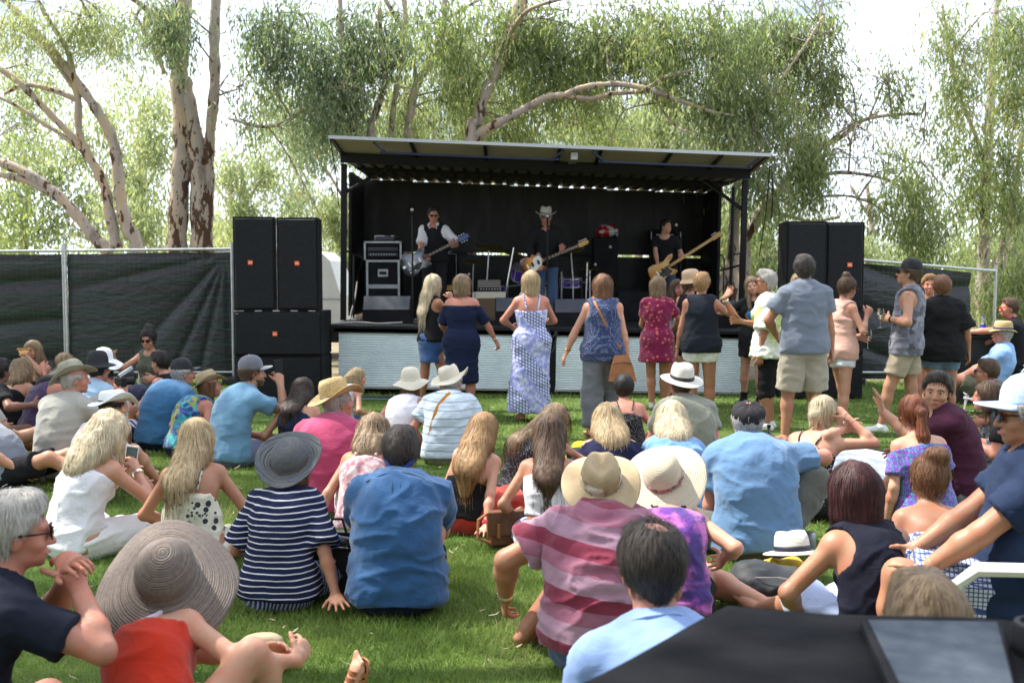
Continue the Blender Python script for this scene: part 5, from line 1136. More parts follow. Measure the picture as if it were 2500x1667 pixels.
# helmet
X = X_(1482, 17.8); rt = empty('helmet', (X, 17.8, dz(X)+1.42), 'red and white helmet on the tall black cabinet', 'helmet')
def _hel(t, b):
    q = NB(t); v = q.obj(); n = q.noise(v, 9, 3); c = q.mix(q.m('GREATER_THAN', n, .52), (.32, .008, .012), (.38, .38, .37)); c = q.mix(q.m('GREATER_THAN', q.noise(q.obj(loc=(4, 2, 1)), 7, 2), .6), c, (.02, .02, .02)); q.l(c, b.inputs['Base Color'])
hp = [(.13, .0), (.155, .05), (.16, .10), (.14, .17), (.09, .215), (.0001, .235)]; o = MB().lathe(hp, n=24).build('shell', sh('helmet_paint', (.5, .02, .02), .2, 0, .6, _hel), rt, True, False); o.scale = (1.25, 1.35, 1); MB().box((.1, -.17, .10), (.15, .03, .09), bev=.02).build('visor', M_glassb, rt, True)
# drum kit
M_purple = sh('purple_lacquer', (.13, .06, .45), .2, .2, .7); M_brass = noisy('brass', (.35, .24, .08), (.5, .36, .12), 6, .3, 0, metal=.9); M_skin_d = sh('drum_head', (.55, .58, .52), .5)
X = X_(1290, 17.4); DK = empty('drum_kit', (X, 17.4, dz(X)), 'purple drum kit with chrome stands behind the singer', 'drum kit')
def drum(nm, c, ax, r, h, head=M_skin_d):
    d_ = MB().lathe([(r, -h/2), (r, h/2)], c, ax, 26).build(nm, M_purple, DK, True); a = Vector(ax).normalized()
    for s_ in (-1, 1):
        p = Vector(c)+a*s_*h/2; MB().lathe([(r+.004, -.012), (r+.014, -.010), (r+.014, .010), (r+.004, .012)], p, ax, 26).build('hoop', M_chrome, d_, True); MB().lathe([(.0001, 0), (r, .001)], p+a*s_*.004, ax, 26).build('drum_head', head, d_)
    u = a.orthogonal().normalized(); v = a.cross(u)
    for k in range(8): t_ = 2*math.pi*k/8; q = Vector(c)+(u*math.cos(t_)+v*math.sin(t_))*(r+.012); MB().tube([q-a*h*.48, q+a*h*.48], .005, 5).build('tension_rod', M_chrome, d_)
drum('kick_drum', (.12, 0, .30), (.0, 1, 0), .28, .42, sh('kick_head', (.50, .58, .48), .5)); drum('tom', (-.12, -.02, .78), (.15, -.5, .85), .15, .22); drum('tom', (.22, -.02, .78), (-.1, -.5, .85), .16, .24); drum('floor_tom', (-.62, .05, .34), (0, 0, 1), .20, .42); drum('snare_drum', (.72, .1, .62), (0, -.1, 1), .17, .14)
def cym(x, y, z, r, tx, ty): s_ = MB().tube([(x, y, .0), (x, y, z*.55), (x+tx*.3, y, z)], .011, 6).build('cymbal_stand', M_chrome, DK, True); MB().lathe([(.0001, .03), (.03, .022), (.05, .008), (r, -.012), (r, -.014), (.0001, .026)], (x+tx*.3, y, z), (tx, ty, 1), 28).build('cymbal', M_brass, s_, True); MB().tube([(x-.22, y-.15, 0), (x, y, .3), (x+.22, y-.15, 0)], .008, 5).build('tripod', M_chrome, s_)
cym(-.70, -.1, 1.22, .24, .12, -.25); cym(-.95, .1, .98, .20, .05, -.2); cym(.75, -.15, 1.18, .24, -.15, -.25); cym(1.05, .1, .86, .18, 0, -.1); cym(-.35, .3, 1.12, .22, .3, -.2)
for (a, b) in (((-.45, -.3, .1), (-.25, -.25, 1.2)), ((.95, -.25, .0), (.98, -.25, .95)), ((1.0, -.2, .5), (1.18, -.2, .5)), ((.55, -.2, .0), (.55, -.2, .8)), ((.55, -.2, .62), (1.0, -.2, .62)), ((-.38, -.28, .55), (-.1, -.25, .58))): MB().tube([a, b], .012, 6).build('hardware_tube', M_chrome, DK, True)
mic_stand('small drum microphone stand behind the singer', 1420, 16.9, .75, 0, (.22, 0, .18)); mic_stand('low microphone stand left of the drum kit', 1130, 16.8, .62, 0, (.1, 0, .12)); mic_stand('overhead microphone on a boom behind the singer shoulder', 1425, 17.6, 1.1, 0, (.45, 0, .14))
M_cable = sh('cable', (.015, .015, .017), .5); M_cable_w = sh('pale_cable', (.45, .44, .42), .5)
def cable(label, pts, r=.008, mat=None): o = MB().tube([tuple(p) for p in crmspline(pts, 5)], r, 5).build('cable', mat or M_cable, None, True); o.location = (0, 0, 0); tag(o, label, 'cable'); return o
cable('black cables hanging down the left end of the stage wall', [(-2.72, 18.9, 2.1), (-2.66, 17.8, 1.7), (-2.60, 17, 1.3), (-2.55, 16.2, 1.0), (-2.3, 15.6, 1.0)], .018)
cable('pale cable lying on the left corner of the deck', [(-2.55, 14.6, .99), (-2.2, 14.75, 1.0), (-1.9, 14.6, .99), (-1.6, 14.9, .99)], .010, M_cable_w)
cable('bundle of dark cables on the ground before the left skirt panel', [(-2.7, 13.9, .02), (-2.2, 13.8, .03), (-1.8, 13.85, .02), (-1.3, 13.95, .02)], .022)
cable('pale green hose on the ground before the left skirt panel', [(-2.75, 13.6, .02), (-2.1, 13.65, .02), (-1.5, 13.6, .02), (-.9, 13.8, .02)], .014, sh('hose', (.10, .22, .20), .5))
cable('coil of stage cable hanging between the skirt panels', [(.50, 14.25, .93), (.56, 14.2, .8), (.62, 14.22, .9), (.60, 14.2, .7), (.55, 14.2, .6)], .010)
# ================= behind =================
rt = empty('van', (X_(760, 21), 21, 0), 'white van parked behind the left speaker stack', 'van', None, 0)
MB().prism([(-2.7, .35), (.62, .35), (.62, 1.25), (.40, 1.98), (.18, 2.18), (-2.7, 2.25)], 1.9, Matrix.Translation((0, .9, 0))).build('body', M_white, rt); MB().box((-1., -.055, .42), (3.2, .03, .22)).build('sill', M_black, rt); MB().box((.32, -.06, 1.2), (.6, .02, .02)).build('seam', M_steel, rt); MB().box((-.9, -.06, 1.2), (1.8, .02, .02)).build('seam', M_steel, rt)
for x in (-.0, -2.2): w_ = MB().lathe([(.34, -.1), (.34, .1)], (x, -.0, .34), (0, 1, 0), 20).build('wheel', M_rubber, rt, True); MB().lathe([(.2, .0), (.18, .01), (.0001, .02)], (x, -.10, .34), (0, -1, 0), 14).build('rim', M_steel, w_, True)
def car(label, px, Y, c, rz=0):
    X = X_(px, Y); rt = empty('parked_car', (X, Y, 0), label, 'car', 'cars parked far behind the stage', rz); m = sh('car_'+label[:9], c, .25, .2, .6)
    MB().prism([(-2.1, .3), (2.1, .3), (2.1, .75), (1.2, .9), (.6, 1.4), (-.9, 1.42), (-1.6, .95), (-2.1, .9)], 1.7).build('body', m, rt); MB().prism([(-1.35, .95), (.98, .95), (.52, 1.34), (-.85, 1.35)], 1.72).build('window', M_glassb, rt)
    for x in (-1.3, 1.3): MB().lathe([(.31, -.86), (.31, .86)], (x, 0, .31), (0, 1, 0), 16).build('wheel', M_rubber, rt, True)
car('white car parked far behind the left end of the stage', 880, 42, (.7, .7, .7)); car('silver car parked far behind between van and stage', 838, 46, (.45, .46, .48)); car('red car parked far behind the left speaker stack', 800, 40, (.5, .02, .02))
rt = empty('timber_fence', (X_(868, 30), 30, 0), 'low brown timber fence behind the left end of the stage', 'fence')
M_wood = noisy('fence_timber', (.30, .20, .12), (.22, .15, .09), 10, .85, .3, stretch=(6, 1, 1))
for i in range(20): MB().box((-1.5+i*.15, 0, .55), (.135, .025, 1.1)).build('board', M_wood, rt)
# wheelie bins at the right
M_bin = noisy('bin_plastic', (.018, .020, .022), (.03, .032, .035), 5, .5, .2)
def binn(label, px, Y, w, h, liner=False):
    X = X_(px, Y); rt = empty('rubbish_bin', (X, Y, 0), label, 'bin', 'black bins by the right-hand fence'); k = .82
    V = [(-w/2*k, 0, 0), (w/2*k, 0, 0), (w/2*k, .55*k, 0), (-w/2*k, .55*k, 0), (-w/2, -.04, h), (w/2, -.04, h), (w/2, .6, h), (-w/2, .6, h)]; MB().add(V, [(0, 1, 2, 3), (4, 5, 6, 7), (0, 1, 5, 4), (1, 2, 6, 5), (2, 3, 7, 6), (3, 0, 4, 7)]).build('body', M_bin, rt)
    MB().box((0, .27, h+.02), (w+.10, .74, .05), bev=.02).build('rim', M_bin, rt)
    if liner: MB().tube([(-w/2, -.06, h+.05), (0, -.09, h+.075), (w/2, -.06, h+.05), (w/2+.03, .3, h+.06)], .03, 6).build('bin_liner', M_black, rt, True)
binn('large black bin behind the man in the beach chair', 2395, 13.2, .62, .86, True); binn('black bin nearer the fence post beside the larger bin', 2372, 14.1, .50, .82)

# ================= people =================
sF = skin('skin_fair', (.50, .285, .195)); sT = skin('skin_tanned', (.36, .185, .11)); sP = skin('skin_pinkish', (.46, .215, .150)); sB = skin('skin_brown', (.22, .11, .07)); sO = skin('skin_olive', (.41, .23, .145))
hBl = hairm('hair_blonde', (.56, .43, .25), (.25, .17, .09)); hBp = hairm('hair_pale_blonde', (.66, .57, .40), (.34, .27, .17)); hDb = hairm('hair_dark_blonde', (.34, .24, .14), (.13, .085, .05)); hBr = hairm('hair_brown', (.13, .075, .045), (.045, .026, .016))
hCh = hairm('hair_chestnut', (.24, .115, .055), (.09, .04, .022)); hBk = hairm('hair_black', (.028, .022, .020), (.010, .008, .008)); hRd = hairm('hair_red_brown', (.26, .085, .035), (.10, .032, .016)); hGy = hairm('hair_grey', (.50, .48, .45), (.26, .24, .22)); hBu = hairm('hair_burgundy', (.075, .022, .022), (.022, .010, .010)); hGn = hairm('hair_ginger_blonde', (.42, .26, .12), (.20, .11, .05)); hDk = hairm('hair_dark_grey_brown', (.070, .055, .048), (.022, .018, .016))
F_ = fabric
def straw(name, c, c2, rings=True, f=260):
    def g(t, b):
        q = NB(t); v = q.obj(); sx = q.n('SeparateXYZ', Vector=v); r = q.m('SQRT', q.m('ADD', q.m('POWER', sx.outputs[0], 2.), q.m('POWER', q.m('DIVIDE', sx.outputs[1], 1.16), 2.)))
        rr = q.m('ADD', q.m('ADD', r, q.m('MULTIPLY', sx.outputs[2], -.9)), q.m('MULTIPLY', q.noise(v, 5, 2), .012)); w1 = q.m('SINE', q.m('MULTIPLY', rr, float(f)*2)); n = q.noise(v, 60, 4, .7)
        n1 = q.n('TexNoise', _noise_dimensions='1D', W=rr, Scale=170.).outputs['Fac']; k = q.m('ADD', q.m('MULTIPLY', n1, .75), q.m('MULTIPLY', n, .35)) if rings else n
        q.l(q.mix(q.ramp(k, .35, .70), c2, c), b.inputs['Base Color']); q.bump(b, w1 if rings else n, .7 if rings else .4, .0025 if rings else .003); q.bump(b, n, .3, .002)
    return sh(name, c, .75, 0, .3, g)
st_brown = straw('straw_brown_melange', (.27, .22, .19), (.055, .040, .035)); st_grey = straw('straw_dark_grey', (.17, .18, .19), (.06, .065, .072), True, 330); st_cream = straw('straw_cream', (.62, .55, .42), (.50, .43, .31), True, 300); st_nat = straw('straw_natural', (.55, .42, .22), (.36, .25, .11), False); st_wh = straw('straw_white', (.74, .71, .64), (.64, .60, .53), True, 420)
h_tan = noisy('hat_tan_canvas', (.44, .34, .21), (.34, .26, .155), 9, .85, .3); h_cream = noisy('hat_cream_felt', (.68, .62, .50), (.60, .55, .44), 6, .9, .15); h_white = noisy('hat_white_cotton', (.80, .80, .80), (.70, .71, .74), 5, .9, .2); h_black = noisy('hat_black', (.012, .012, .016), (.03, .03, .035), 8, .85, .2); h_olive = noisy('hat_olive_leather', (.34, .33, .25), (.24, .22, .155), 7, .65, .2); h_beige = noisy('hat_beige_felt', (.55, .38, .25), (.50, .35, .23), 6, .9, .1)
leather = noisy('brown_leather', (.16, .065, .03), (.10, .04, .02), 12, .5, .2); leather_t = noisy('tan_leather', (.36, .15, .055), (.28, .11, .04), 12, .5, .2); blackm = F_('black_cloth', (.010, .010, .012)); navy = F_('navy_cloth', (.010, .016, .042)); denim = F_('denim', (.06, .10, .19)); khaki = F_('khaki', (.36, .30, .215)); white = F_('white_cloth', (.78, .77, .78)); grey_t = F_('grey_trouser', (.13, .135, .15))
cross = dict(footL=(.17, .27, .06), footR=(-.15, .34, .06), kneeL=(-1, .55, .12), kneeR=(1, .55, .12), toeL=(1, .3, 0), toeR=(-1, .3, 0))
knees = dict(footL=(-.11, .50, .07), footR=(.11, .50, .07)); out = dict(footL=(-.12, .80, .06), footR=(.12, .82, .06), kneeL=(0, 0, 1), kneeR=(0, 0, 1)); side_l = dict(footL=(-.55, .15, .05), footR=(-.45, .28, .05), kneeL=(0, 1, .2), kneeR=(.3, 1, .2), toeL=(-1, .2, 0), toeR=(-1, .2, 0)); side_r = dict(footL=(.45, .28, .05), footR=(.55, .15, .05), kneeL=(-.3, 1, .2), kneeR=(0, 1, .2), toeL=(1, .2, 0), toeR=(1, .2, 0))
def ground_hand(k, x, y): sg = 1 if k == 'R' else -1; return {'hand'+k: (x, y, .045), 'pole'+k: (sg*.3, -1, .1), 'hd'+k: (sg*.35, .25 if y > 0 else -1, -.12), 'pn'+k: (0, 0, -1), 'th'+k: (-1 if k == 'R' else 1)*(1 if y <= 0 else -1), 'curl'+k: .12, 'spread': .3}
hug = dict(handL=(.02, .46, .34), handR=(-.02, .47, .33), poleL=(-1, -.2, -.5), poleR=(1, -.2, -.5), curlL=.9, curlR=.9)
lap = dict(handL=(-.06, .33, .24), handR=(.08, .33, .24), poleL=(-1, -.6, -.3), poleR=(1, -.6, -.3))
SP = (20, 43, 0, 0)
def D_(*ds, **kw):
    o = {}
    for d in ds: o.update(d)
    o.update(kw); return o
PPL = {}
def pp(key, label, x, D, yaw, *ds, **kw):
    d = dict(spine=SP); d = D_(d, *ds, **kw); PPL[key] = person(label, x, D, yaw, d); return PPL[key]
GS = 'audience sitting on the lawn'
# --- nearest row ---
pp('greyman', 'grey-haired man with dark sunglasses and navy polo at the left edge', -158, 3.15, -40, cross, sex='m', h=1.80, z=.02, bulk=1.04, skin=sP, hair='short', hairm=hGy, vol=1.3, shades=1, head=(-22, -4, 0), spine=(12, 22, 0, 0), face='shades', top=[('polo', F_('navy_polo', (.008, .011, .024)), dict(loose=.018, cmat=F_('navy_polo', (0, 0, 0))))], bottom=[('shorts', navy)], handL=(.10, .33, .62), handR=(.18, .32, .62), poleL=(-1, 0, -.8), poleR=(1, .2, -.9), curlL=.9, curlR=.9)
pp('redwoman', 'woman in red-orange top under a huge brown woven sun hat', 368, 3.25, -40, sex='f', h=1.54, skin=sF, bulk=1.06, hair='short', hairm=hDb, head=(40, 12, 0), spine=(12, 42, -38, 0), hat=('dome', st_brown, dict(rad=.275, cw=.118, ch=.165, droop=.085, side=.02, wave=.034, ph=2.2, pitch=27, roll=8, up=-.005)),
   top=[('strap', F_('red_top', (.50, .025, .006)), dict(cut=.075, sw=.0085, smat=F_('pale_lilac', (.60, .52, .62)), amp=.008, slant=.1))], bottom=[('shorts', F_('beige_shorts', (.35, .28, .2)))], wfL=(948, 1672, 3.92), footR=(.10, .50, .07), kneeL=(-.2, 0, 1), kneeR=(.15, 0, 1), wR=(722, 1612, 3.5), wL=(700, 1600, 3.55), poleR=(1, -.3, -.3), poleL=(-1, 0, -.6), curlL=.7, curlR=.7, hdR=(-.4, .8, .3), hdL=(.7, .7, .3), sandal='multi', shoes=leather_t, toeL=(.1, .2, 1), toeR=(.3, 1, 0))
pp('polo', 'dark-haired man with thinning crown in a light blue polo at front centre', 1662, 2.75, 4, cross, sex='m', h=1.82, skin=sP, hair='bald', hairm=hDk, dens=1.6, head=(6, -4, 0), spine=(10, 26, -3, 0), top=[('polo', F_('light_blue_polo', (.24, .36, .66), 'thin', (.20, .31, .58), s=.16), dict(loose=.018, amp=.014, cmat=F_('polo_collar', (.24, .36, .66))))], bottom=[('shorts', navy)], handL=(-.2, .4, .2), handR=(.2, .4, .2), hs=1.03)
pp('blondchild', 'fair streaky-haired person mostly hidden behind the black cloth cover', 2345, 2.5, 0, cross, sex='f', h=1.60, skin=sF, hair='short', vol=1.6, hairm=hDb, top=[('tee', navy)], legs=False, hs=1.2, spine=(6, 24, 0, 0))
pp('stripeshirt', 'burly man in pink and maroon striped shirt under a battered tan hat', 1468, 4.3, 5, cross, sex='m', h=1.66, bulk=1.34, skin=sT, hair='short', hairm=hBr, head=(-10, 2, 0), kneeL=(-.35, 1, .15), kneeR=(.35, 1, .15), spine=(18, 32, 6, 0), neckf=2, hat=('fedora', h_tan, dict(rad=.185, ch=.13, droop=.025, side=.012, wave=.01, dent=.03, pinch=.1, pitch=32, band=F_('hat_patch', (.42, .33, .2), 'tie', (.25, .16, .07), (.62, .58, .5), s=.6), bh=.05)),
   top=[('tee', F_('pink_stripes', (.28, .10, .155), 'wide', (.19, .022, .05), (.33, .19, .26), s=1.), dict(loose=.028, amp=.022, len=.12, wide=.03))], bottom=[('shorts', denim)], handL=(-.40, .34, .20), handR=(.26, .38, .24), poleL=(-1, -.3, .2), curlL=.8, sandal='two', shoes=leather, footL=(-.30, .28, .06), watchL=M_chrome)
pp('creamhat', 'woman in purple tie-dye top under a wide cream sun hat', 1648, 4.75, 0, side_r, sex='f', h=1.62, skin=sF, bulk=1.05, hair='bob', hairm=hDb, head=(-20, 4, 0), hat=('dome', st_cream, dict(rad=.225, cw=.10, ch=.135, droop=.035, side=.006, wave=.012, pitch=36, band=F_('zigzag', (.55, .15, .15), 'tie', (.08, .07, .10), (.6, .5, .5), s=.25), bh=.024)), top=[('strap', F_('tie_dye', (.14, .04, .30), 'tie', (.50, .14, .42), (.07, .04, .20)), dict(cut=.06, smat=blackm))], bottom=[('shorts', blackm)], handR=(.3, .2, .3))
pp('stripes', 'woman in navy and white striped top with a dark grey straw hat', 672, 5.05, -4, cross, sex='f', h=1.60, bulk=1.0, skin=sT, hair='bob', hairm=hCh, head=(-8, 0, 0), spine=(14, 32, 0, 0), hat=('dome', st_grey, dict(rad=.182, ch=.125, droop=-.024, side=.02, pitch=38, roll=6, cw=.10)), top=[('half', F_('breton', (.008, .014, .050), 'stripe', (.66, .64, .68), s=.95), dict(loose=.018, wide=.035, len=.13))], bottom=[('trousers', F_('blue_stripe_trs', (.012, .02, .08), 'vstripe', (.35, .4, .6), s=.3))], handL=(-.15, .3, .3), **ground_hand('R', .36, -.12))
pp('bluestrap', 'broad man in blue shirt with a blue visor strap round his dark hair', 965, 4.98, 2, knees, hug, sex='m', h=1.80, bulk=1.12, skin=sP, hair='short', hairm=hDk, vol=1.3, head=(-4, -2, 0), spine=(17, 38, 0, 0), top=[('tee', F_('blue_shirt', (.022, .085, .21)), dict(loose=.026, amp=.018, collar=1, len=.14, wide=.025))], bottom=[('shorts', navy)])
# --- second row ---
pp('whitetop', 'woman with wavy pale blonde hair in a white broderie top using her phone', 168, 5.95, -24, cross, sex='f', h=1.66, bulk=1.06, skin=sF, hair='wavy', hl=.20, hcurl=1, vol=1.35, hairm=hBp, head=(0, -14, 0), spine=(14, 30, 6, 0), top=[('strap', F_('white_broderie', (.76, .75, .80), 'dots', (.66, .66, .72), s=.6), dict(cut=.10, sw=.014, len=.12, slant=.1))], bottom=[('skirt', white, dict(len=.9))], handR=(.16, .36, .50), handL=(.02, .36, .42), poleR=(1, -.3, -1), curlR=.7, watchR=M_chrome, wname='bracelet')
pp('longblonde', 'woman with long straight blonde hair and a cream dress with black roses', 460, 5.75, 2, cross, sex='f', h=1.64, skin=sT, hair='long', hl=.40, hairm=hBl, head=(14, -2, 0), hx=-.09, spine=(12, 34, -4, 0), top=[('strap', F_('rose_print', (.66, .63, .50), 'floral', (.03, .035, .05), (.06, .07, .09), s=1.2), dict(cut=.235, slant=.05, len=.12))], bottom=[('shorts', F_('rose_print', (0, 0, 0)))], handL=(-.18, .3, .2), handR=(.25, .25, .12), poleL=(-1, -.3, -1), poleR=(1, -.3, -1))
pp('pinkshirt', 'man in bright pink shirt with a natural straw cowboy hat', 790, 7.0, -10, cross, sex='m', h=1.78, bulk=1.12, skin=sP, hair='short', hairm=hGy, head=(-48, 2, 0), spine=(14, 30, 0, 0), hat=('fedora', st_nat, dict(rad=.175, ch=.125, droop=-.005, side=.035, wave=.012, pitch=12, roll=-8, dent=.02, pinch=.15, band=F_('straw_band', (.3, .2, .09)), bh=.012)), top=[('tee', F_('pink_shirt', (.42, .050, .13)), dict(loose=.026, len=.14))], bottom=[('shorts', khaki)], handL=(-.2, .3, .2), handR=(.25, .35, .2))
pp('scarfwoman', 'woman with curly hair tied by a cream scarf, leaning on her watch hand', 885, 6.35, -6, knees, ground_hand('L', -.38, -.15), sex='f', h=1.62, bulk=1.05, skin=sT, hair='wavy', hl=.10, hcurl=1, vol=1.15, hairm=hDb, head=(-24, 0, 0), top=[('strap', F_('pink_speckle', (.50, .27, .29), 'tie', (.62, .50, .52), (.35, .16, .20), s=.35), dict(cut=.13, sw=.010))], bottom=[('shorts', white)], handR=(.1, .42, .42), watchL=blackm, dial=(0, -1, .3))
pp('redskirt', 'young woman with long light brown hair, black top and red skirt', 1130, 6.55, -20, side_r, sex='f', h=1.50, skin=sF, hair='long', hl=.52, hw=.105, hx=.05, hairm=hGn, vol=1.1, head=(-20, -6, 0), spine=(8, 34, 10, 0), top=[('strapless', blackm, dict(cut=.24, len=.06, amp=.006))], bottom=[('skirt', F_('red_skirt', (.42, .035, .020)), dict(len=1.4, loose=.03))], handL=(-.1, .3, .2), watchR=F_('wristband', (.8, .02, .05)), wname='wristband', **ground_hand('R', .30, -.32))
pp('whitecrop', 'young woman with long straight dark brown hair in a white crop top', 1340, 6.0, -4, cross, sex='f', h=1.62, bulk=.94, skin=sT, hair='long', hl=.43, hw=.09, hairm=hBr, head=(-8, -4, 0), spine=(12, 32, 0, 0), shades='up', top=[('strap', F_('white_knit', (.78, .78, .84), 'dots', (.68, .68, .76), s=.7), dict(cut=.13, len=-.08, sw=.009))], bottom=[('skirt', F_('lilac_print', (.55, .48, .62), 'tie', (.35, .42, .60), (.62, .35, .45), s=.5), dict(len=.5))], handL=(-.24, .25, .2), handR=(.14, .30, .62), poleR=(1, .1, -.8), curlR=.8)
pp('aloneside', 'fair-haired girl with sunglasses pushed up, looking down to the right', 1262, 7.15, -62, cross, sex='f', h=1.60, skin=sF, face=1, hair='long', hl=.36, hairm=hDb, head=(0, -22, 0), shades='up', top=[('none', F_('lace_black', (.03, .03, .035), 'dots', (.35, .33, .36), s=.6))], bottom=[('shorts', denim)], handR=(.1, .33, .42), handL=(-.05, .36, .42), poleR=(1, -.2, -1))
pp('navyoff', 'woman with straight blonde hair in a navy off-shoulder top', 1502, 6.8, 4, cross, sex='f', h=1.64, bulk=1.10, skin=sF, hair='long', hl=.22, hw=.11, hairm=hBl, vol=1.15, top=[('off', F_('navy_top', (.008, .010, .040)), dict(sl=.6, loose=.02))], bottom=[('shorts', navy)])
pp('blueoff', 'woman with wavy blonde hair in a pale blue off-shoulder top', 1652, 6.9, -4, cross, sex='f', h=1.64, bulk=1.12, skin=sP, hair='wavy', hl=.20, hw=.11, hairm=hBp, vol=1.2, head=(6, 0, 0), top=[('off', F_('chambray', (.16, .33, .62)), dict(sl=.8, loose=.026, amp=.018))], bottom=[('shorts', denim)])
pp('flatcap', 'broad man in mid-blue t-shirt and black flat cap with grey trousers', 1856, 5.95, 0, cross, sex='m', h=1.80, bulk=1.22, skin=sP, hair='short', hairm=hGy, head=(-4, -4, 0), spine=(14, 36, 0, 0), hat=('flat', F_('cap_black', (.022, .020, .024)), dict(pitch=26, up=-.012)), top=[('tee', F_('mid_blue_tee', (.095, .19, .34)), dict(loose=.028, amp=.015, len=.14, wide=.03))], bottom=[('trousers', F_('grey_green_trs', (.085, .085, .075)), dict(wide=.02))], footR=(.30, .42, .07), footL=(-.1, .45, .07), kneeR=(.8, .3, 1), handR=(.36, .46, .42), poleR=(1, -.3, .3), handL=(-.1, .4, .3), shoes=M_black)
pp('bunblonde', 'woman with blonde low bun and black strappy dress, hand at her forehead', 1975, 6.95, -38, side_r, sex='f', h=1.66, bulk=1.05, skin=sF, hair='low', vol=1.35, hairm=hBp, head=(-6, -12, 0), spine=(20, 30, 0, 0), shades='up', top=[('strap', F_('black_paisley', (.012, .012, .013), 'floral', (.45, .43, .40), (.02, .02, .02), s=.45), dict(cut=.16))], bottom=[('skirt', F_('paisley', (.010, .010, .011), 'floral', (.015, .015, .015), (.42, .38, .30), s=2.2), dict(len=1.7, loose=.035))], handR=(.18, .34, .70), handL=(.16, .35, .62), poleR=(1, .1, -1), curlR=.7, curlL=.8, sandal='two', shoes=blackm)
pp('purpleoff', 'woman with red-brown ponytail and purple patterned off-shoulder top', 2275, 6.65, 6, cross, ground_hand('L', -.26, .06), sex='f', h=1.66, skin=sF, hair='pony', hl=.34, vol=.95, hairm=hRd, head=(-4, -4, 0), top=[('off', F_('purple_lattice', (.15, .06, .36), 'lattice', (.02, .22, .27), (.33, .21, .48)), dict(sl=.7, wide=.03))], bottom=[('trousers', blackm)], handR=(.2, .4, .2), spine=(8, 24, -3, 0))
pp('maroon', 'young man in maroon t-shirt turning his face back over his left shoulder', 2360, 7.3, 66, knees, sex='m', h=1.84, bulk=1.10, skin=sO, face=1, hair='short', hairm=hDk, vol=1.2, hs=1.05, head=(84, -2, -4), spine=(10, 20, 0, 14), top=[('tee', F_('maroon_tee', (.055, .012, .030)), dict(loose=.022, len=.14))], bottom=[('shorts', blackm)], handL=(-.10, .52, .64), poleL=(-.6, -.2, -1), hdL=(0, .2, 1), pnL=(-.3, 1, 0), curlL=.25, handR=(.25, .40, .3))
pp('bungirl', 'girl with messy brown bun, bare shoulders and white strapless top', 2310, 4.75, -4, cross, sex='f', h=1.56, skin=sT, hair='bun', vol=1.35, hcurl=.6, hairm=hCh, head=(8, 4, 10), spine=(14, 30, 0, 0), top=[('strapless', F_('white_lilac', (.64, .60, .74)), dict(cut=.15))], bottom=[('shorts', white)])
pp('bob', 'woman with sleek burgundy-black bob in a navy singlet', 2175, 4.12, 16, out, sex='f', h=1.68, bulk=1.12, skin=sT, hair='bob', hl=.16, vol=1.35, hairm=hBu, dens=1.4, head=(4, -2, 0), spine=(14, 26, 0, 0), top=[('none', F_('navy_singlet', (.006, .007, .018)), dict(deep=.05, neck=.105, loose=.012, **{'in': .03}))], bottom=[('capri', F_('pale_blue', (.40, .48, .70)), dict(len=1.15))], handL=(-.20, .34, .20), poleL=(-1, -.3, -.1), handR=(.2, .4, .2), curlL=.5)
pp('chairman', 'man in navy t-shirt, plaid shorts and pale blue cap sitting on a white chair', 2500, 3.9, 74, sex='m', h=1.76, bulk=1.12, skin=sT, pose='chair', pel=(0, 0, .44), face='shades', hair='short', hairm=hGy, shades=1, head=(6, -6, 0), spine=(-11, 8, 0, 0), hat=('cap', F_('pale_blue_cap', (.42, .55, .78)), dict(bill=.085)), top=[('tee', F_('navy_tee', (.012, .024, .060)), dict(loose=.024, len=.14))], bottom=[('shorts', F_('plaid_shorts', (.55, .58, .66), 'plaid', (.03, .06, .20), s=.75), dict(len=.9, wide=.03, loose=.02))], footL=(-.08, .46, .07), footR=(.24, .44, .07), kneeL=(-.05, 1, 1), kneeR=(.2, 1, 1), handL=(-.16, .36, .52), handR=(.1, .4, .50), poleL=(-1, -.4, -.4), shoes=M_black)
# --- middle rows, right ---
pp('panama', 'man in sage green t-shirt and white panama hat with black band', 1690, 8.2, 8, cross, ground_hand('R', .22, -.02), sex='m', h=1.80, bulk=1.08, skin=sP, hair='short', hairm=hBr, head=(10, 0, 0), spine=(16, 30, 0, 0), hat=('fedora', st_wh, dict(rad=.165, ch=.12, droop=.012, side=.008, dent=.015, pitch=12, band=sh('black_ribbon', (.01, .01, .01), .5), bh=.028)), top=[('tee', F_('sage_tee', (.20, .205, .155)), dict(loose=.024))], bottom=[('shorts', khaki)], handL=(-.2, .4, .2))
pp('blackbob', 'woman with short black hair and black polka dot camisole, back to camera', 1530, 9.0, -2, cross, sex='f', h=1.62, skin=sP, hair='short', vol=1.7, hairm=hBk, head=(0, -2, 0), top=[('strap', F_('black_dots', (.012, .012, .014), 'dots', (.4, .38, .4), s=.5), dict(cut=.22))], bottom=[('shorts', blackm)])
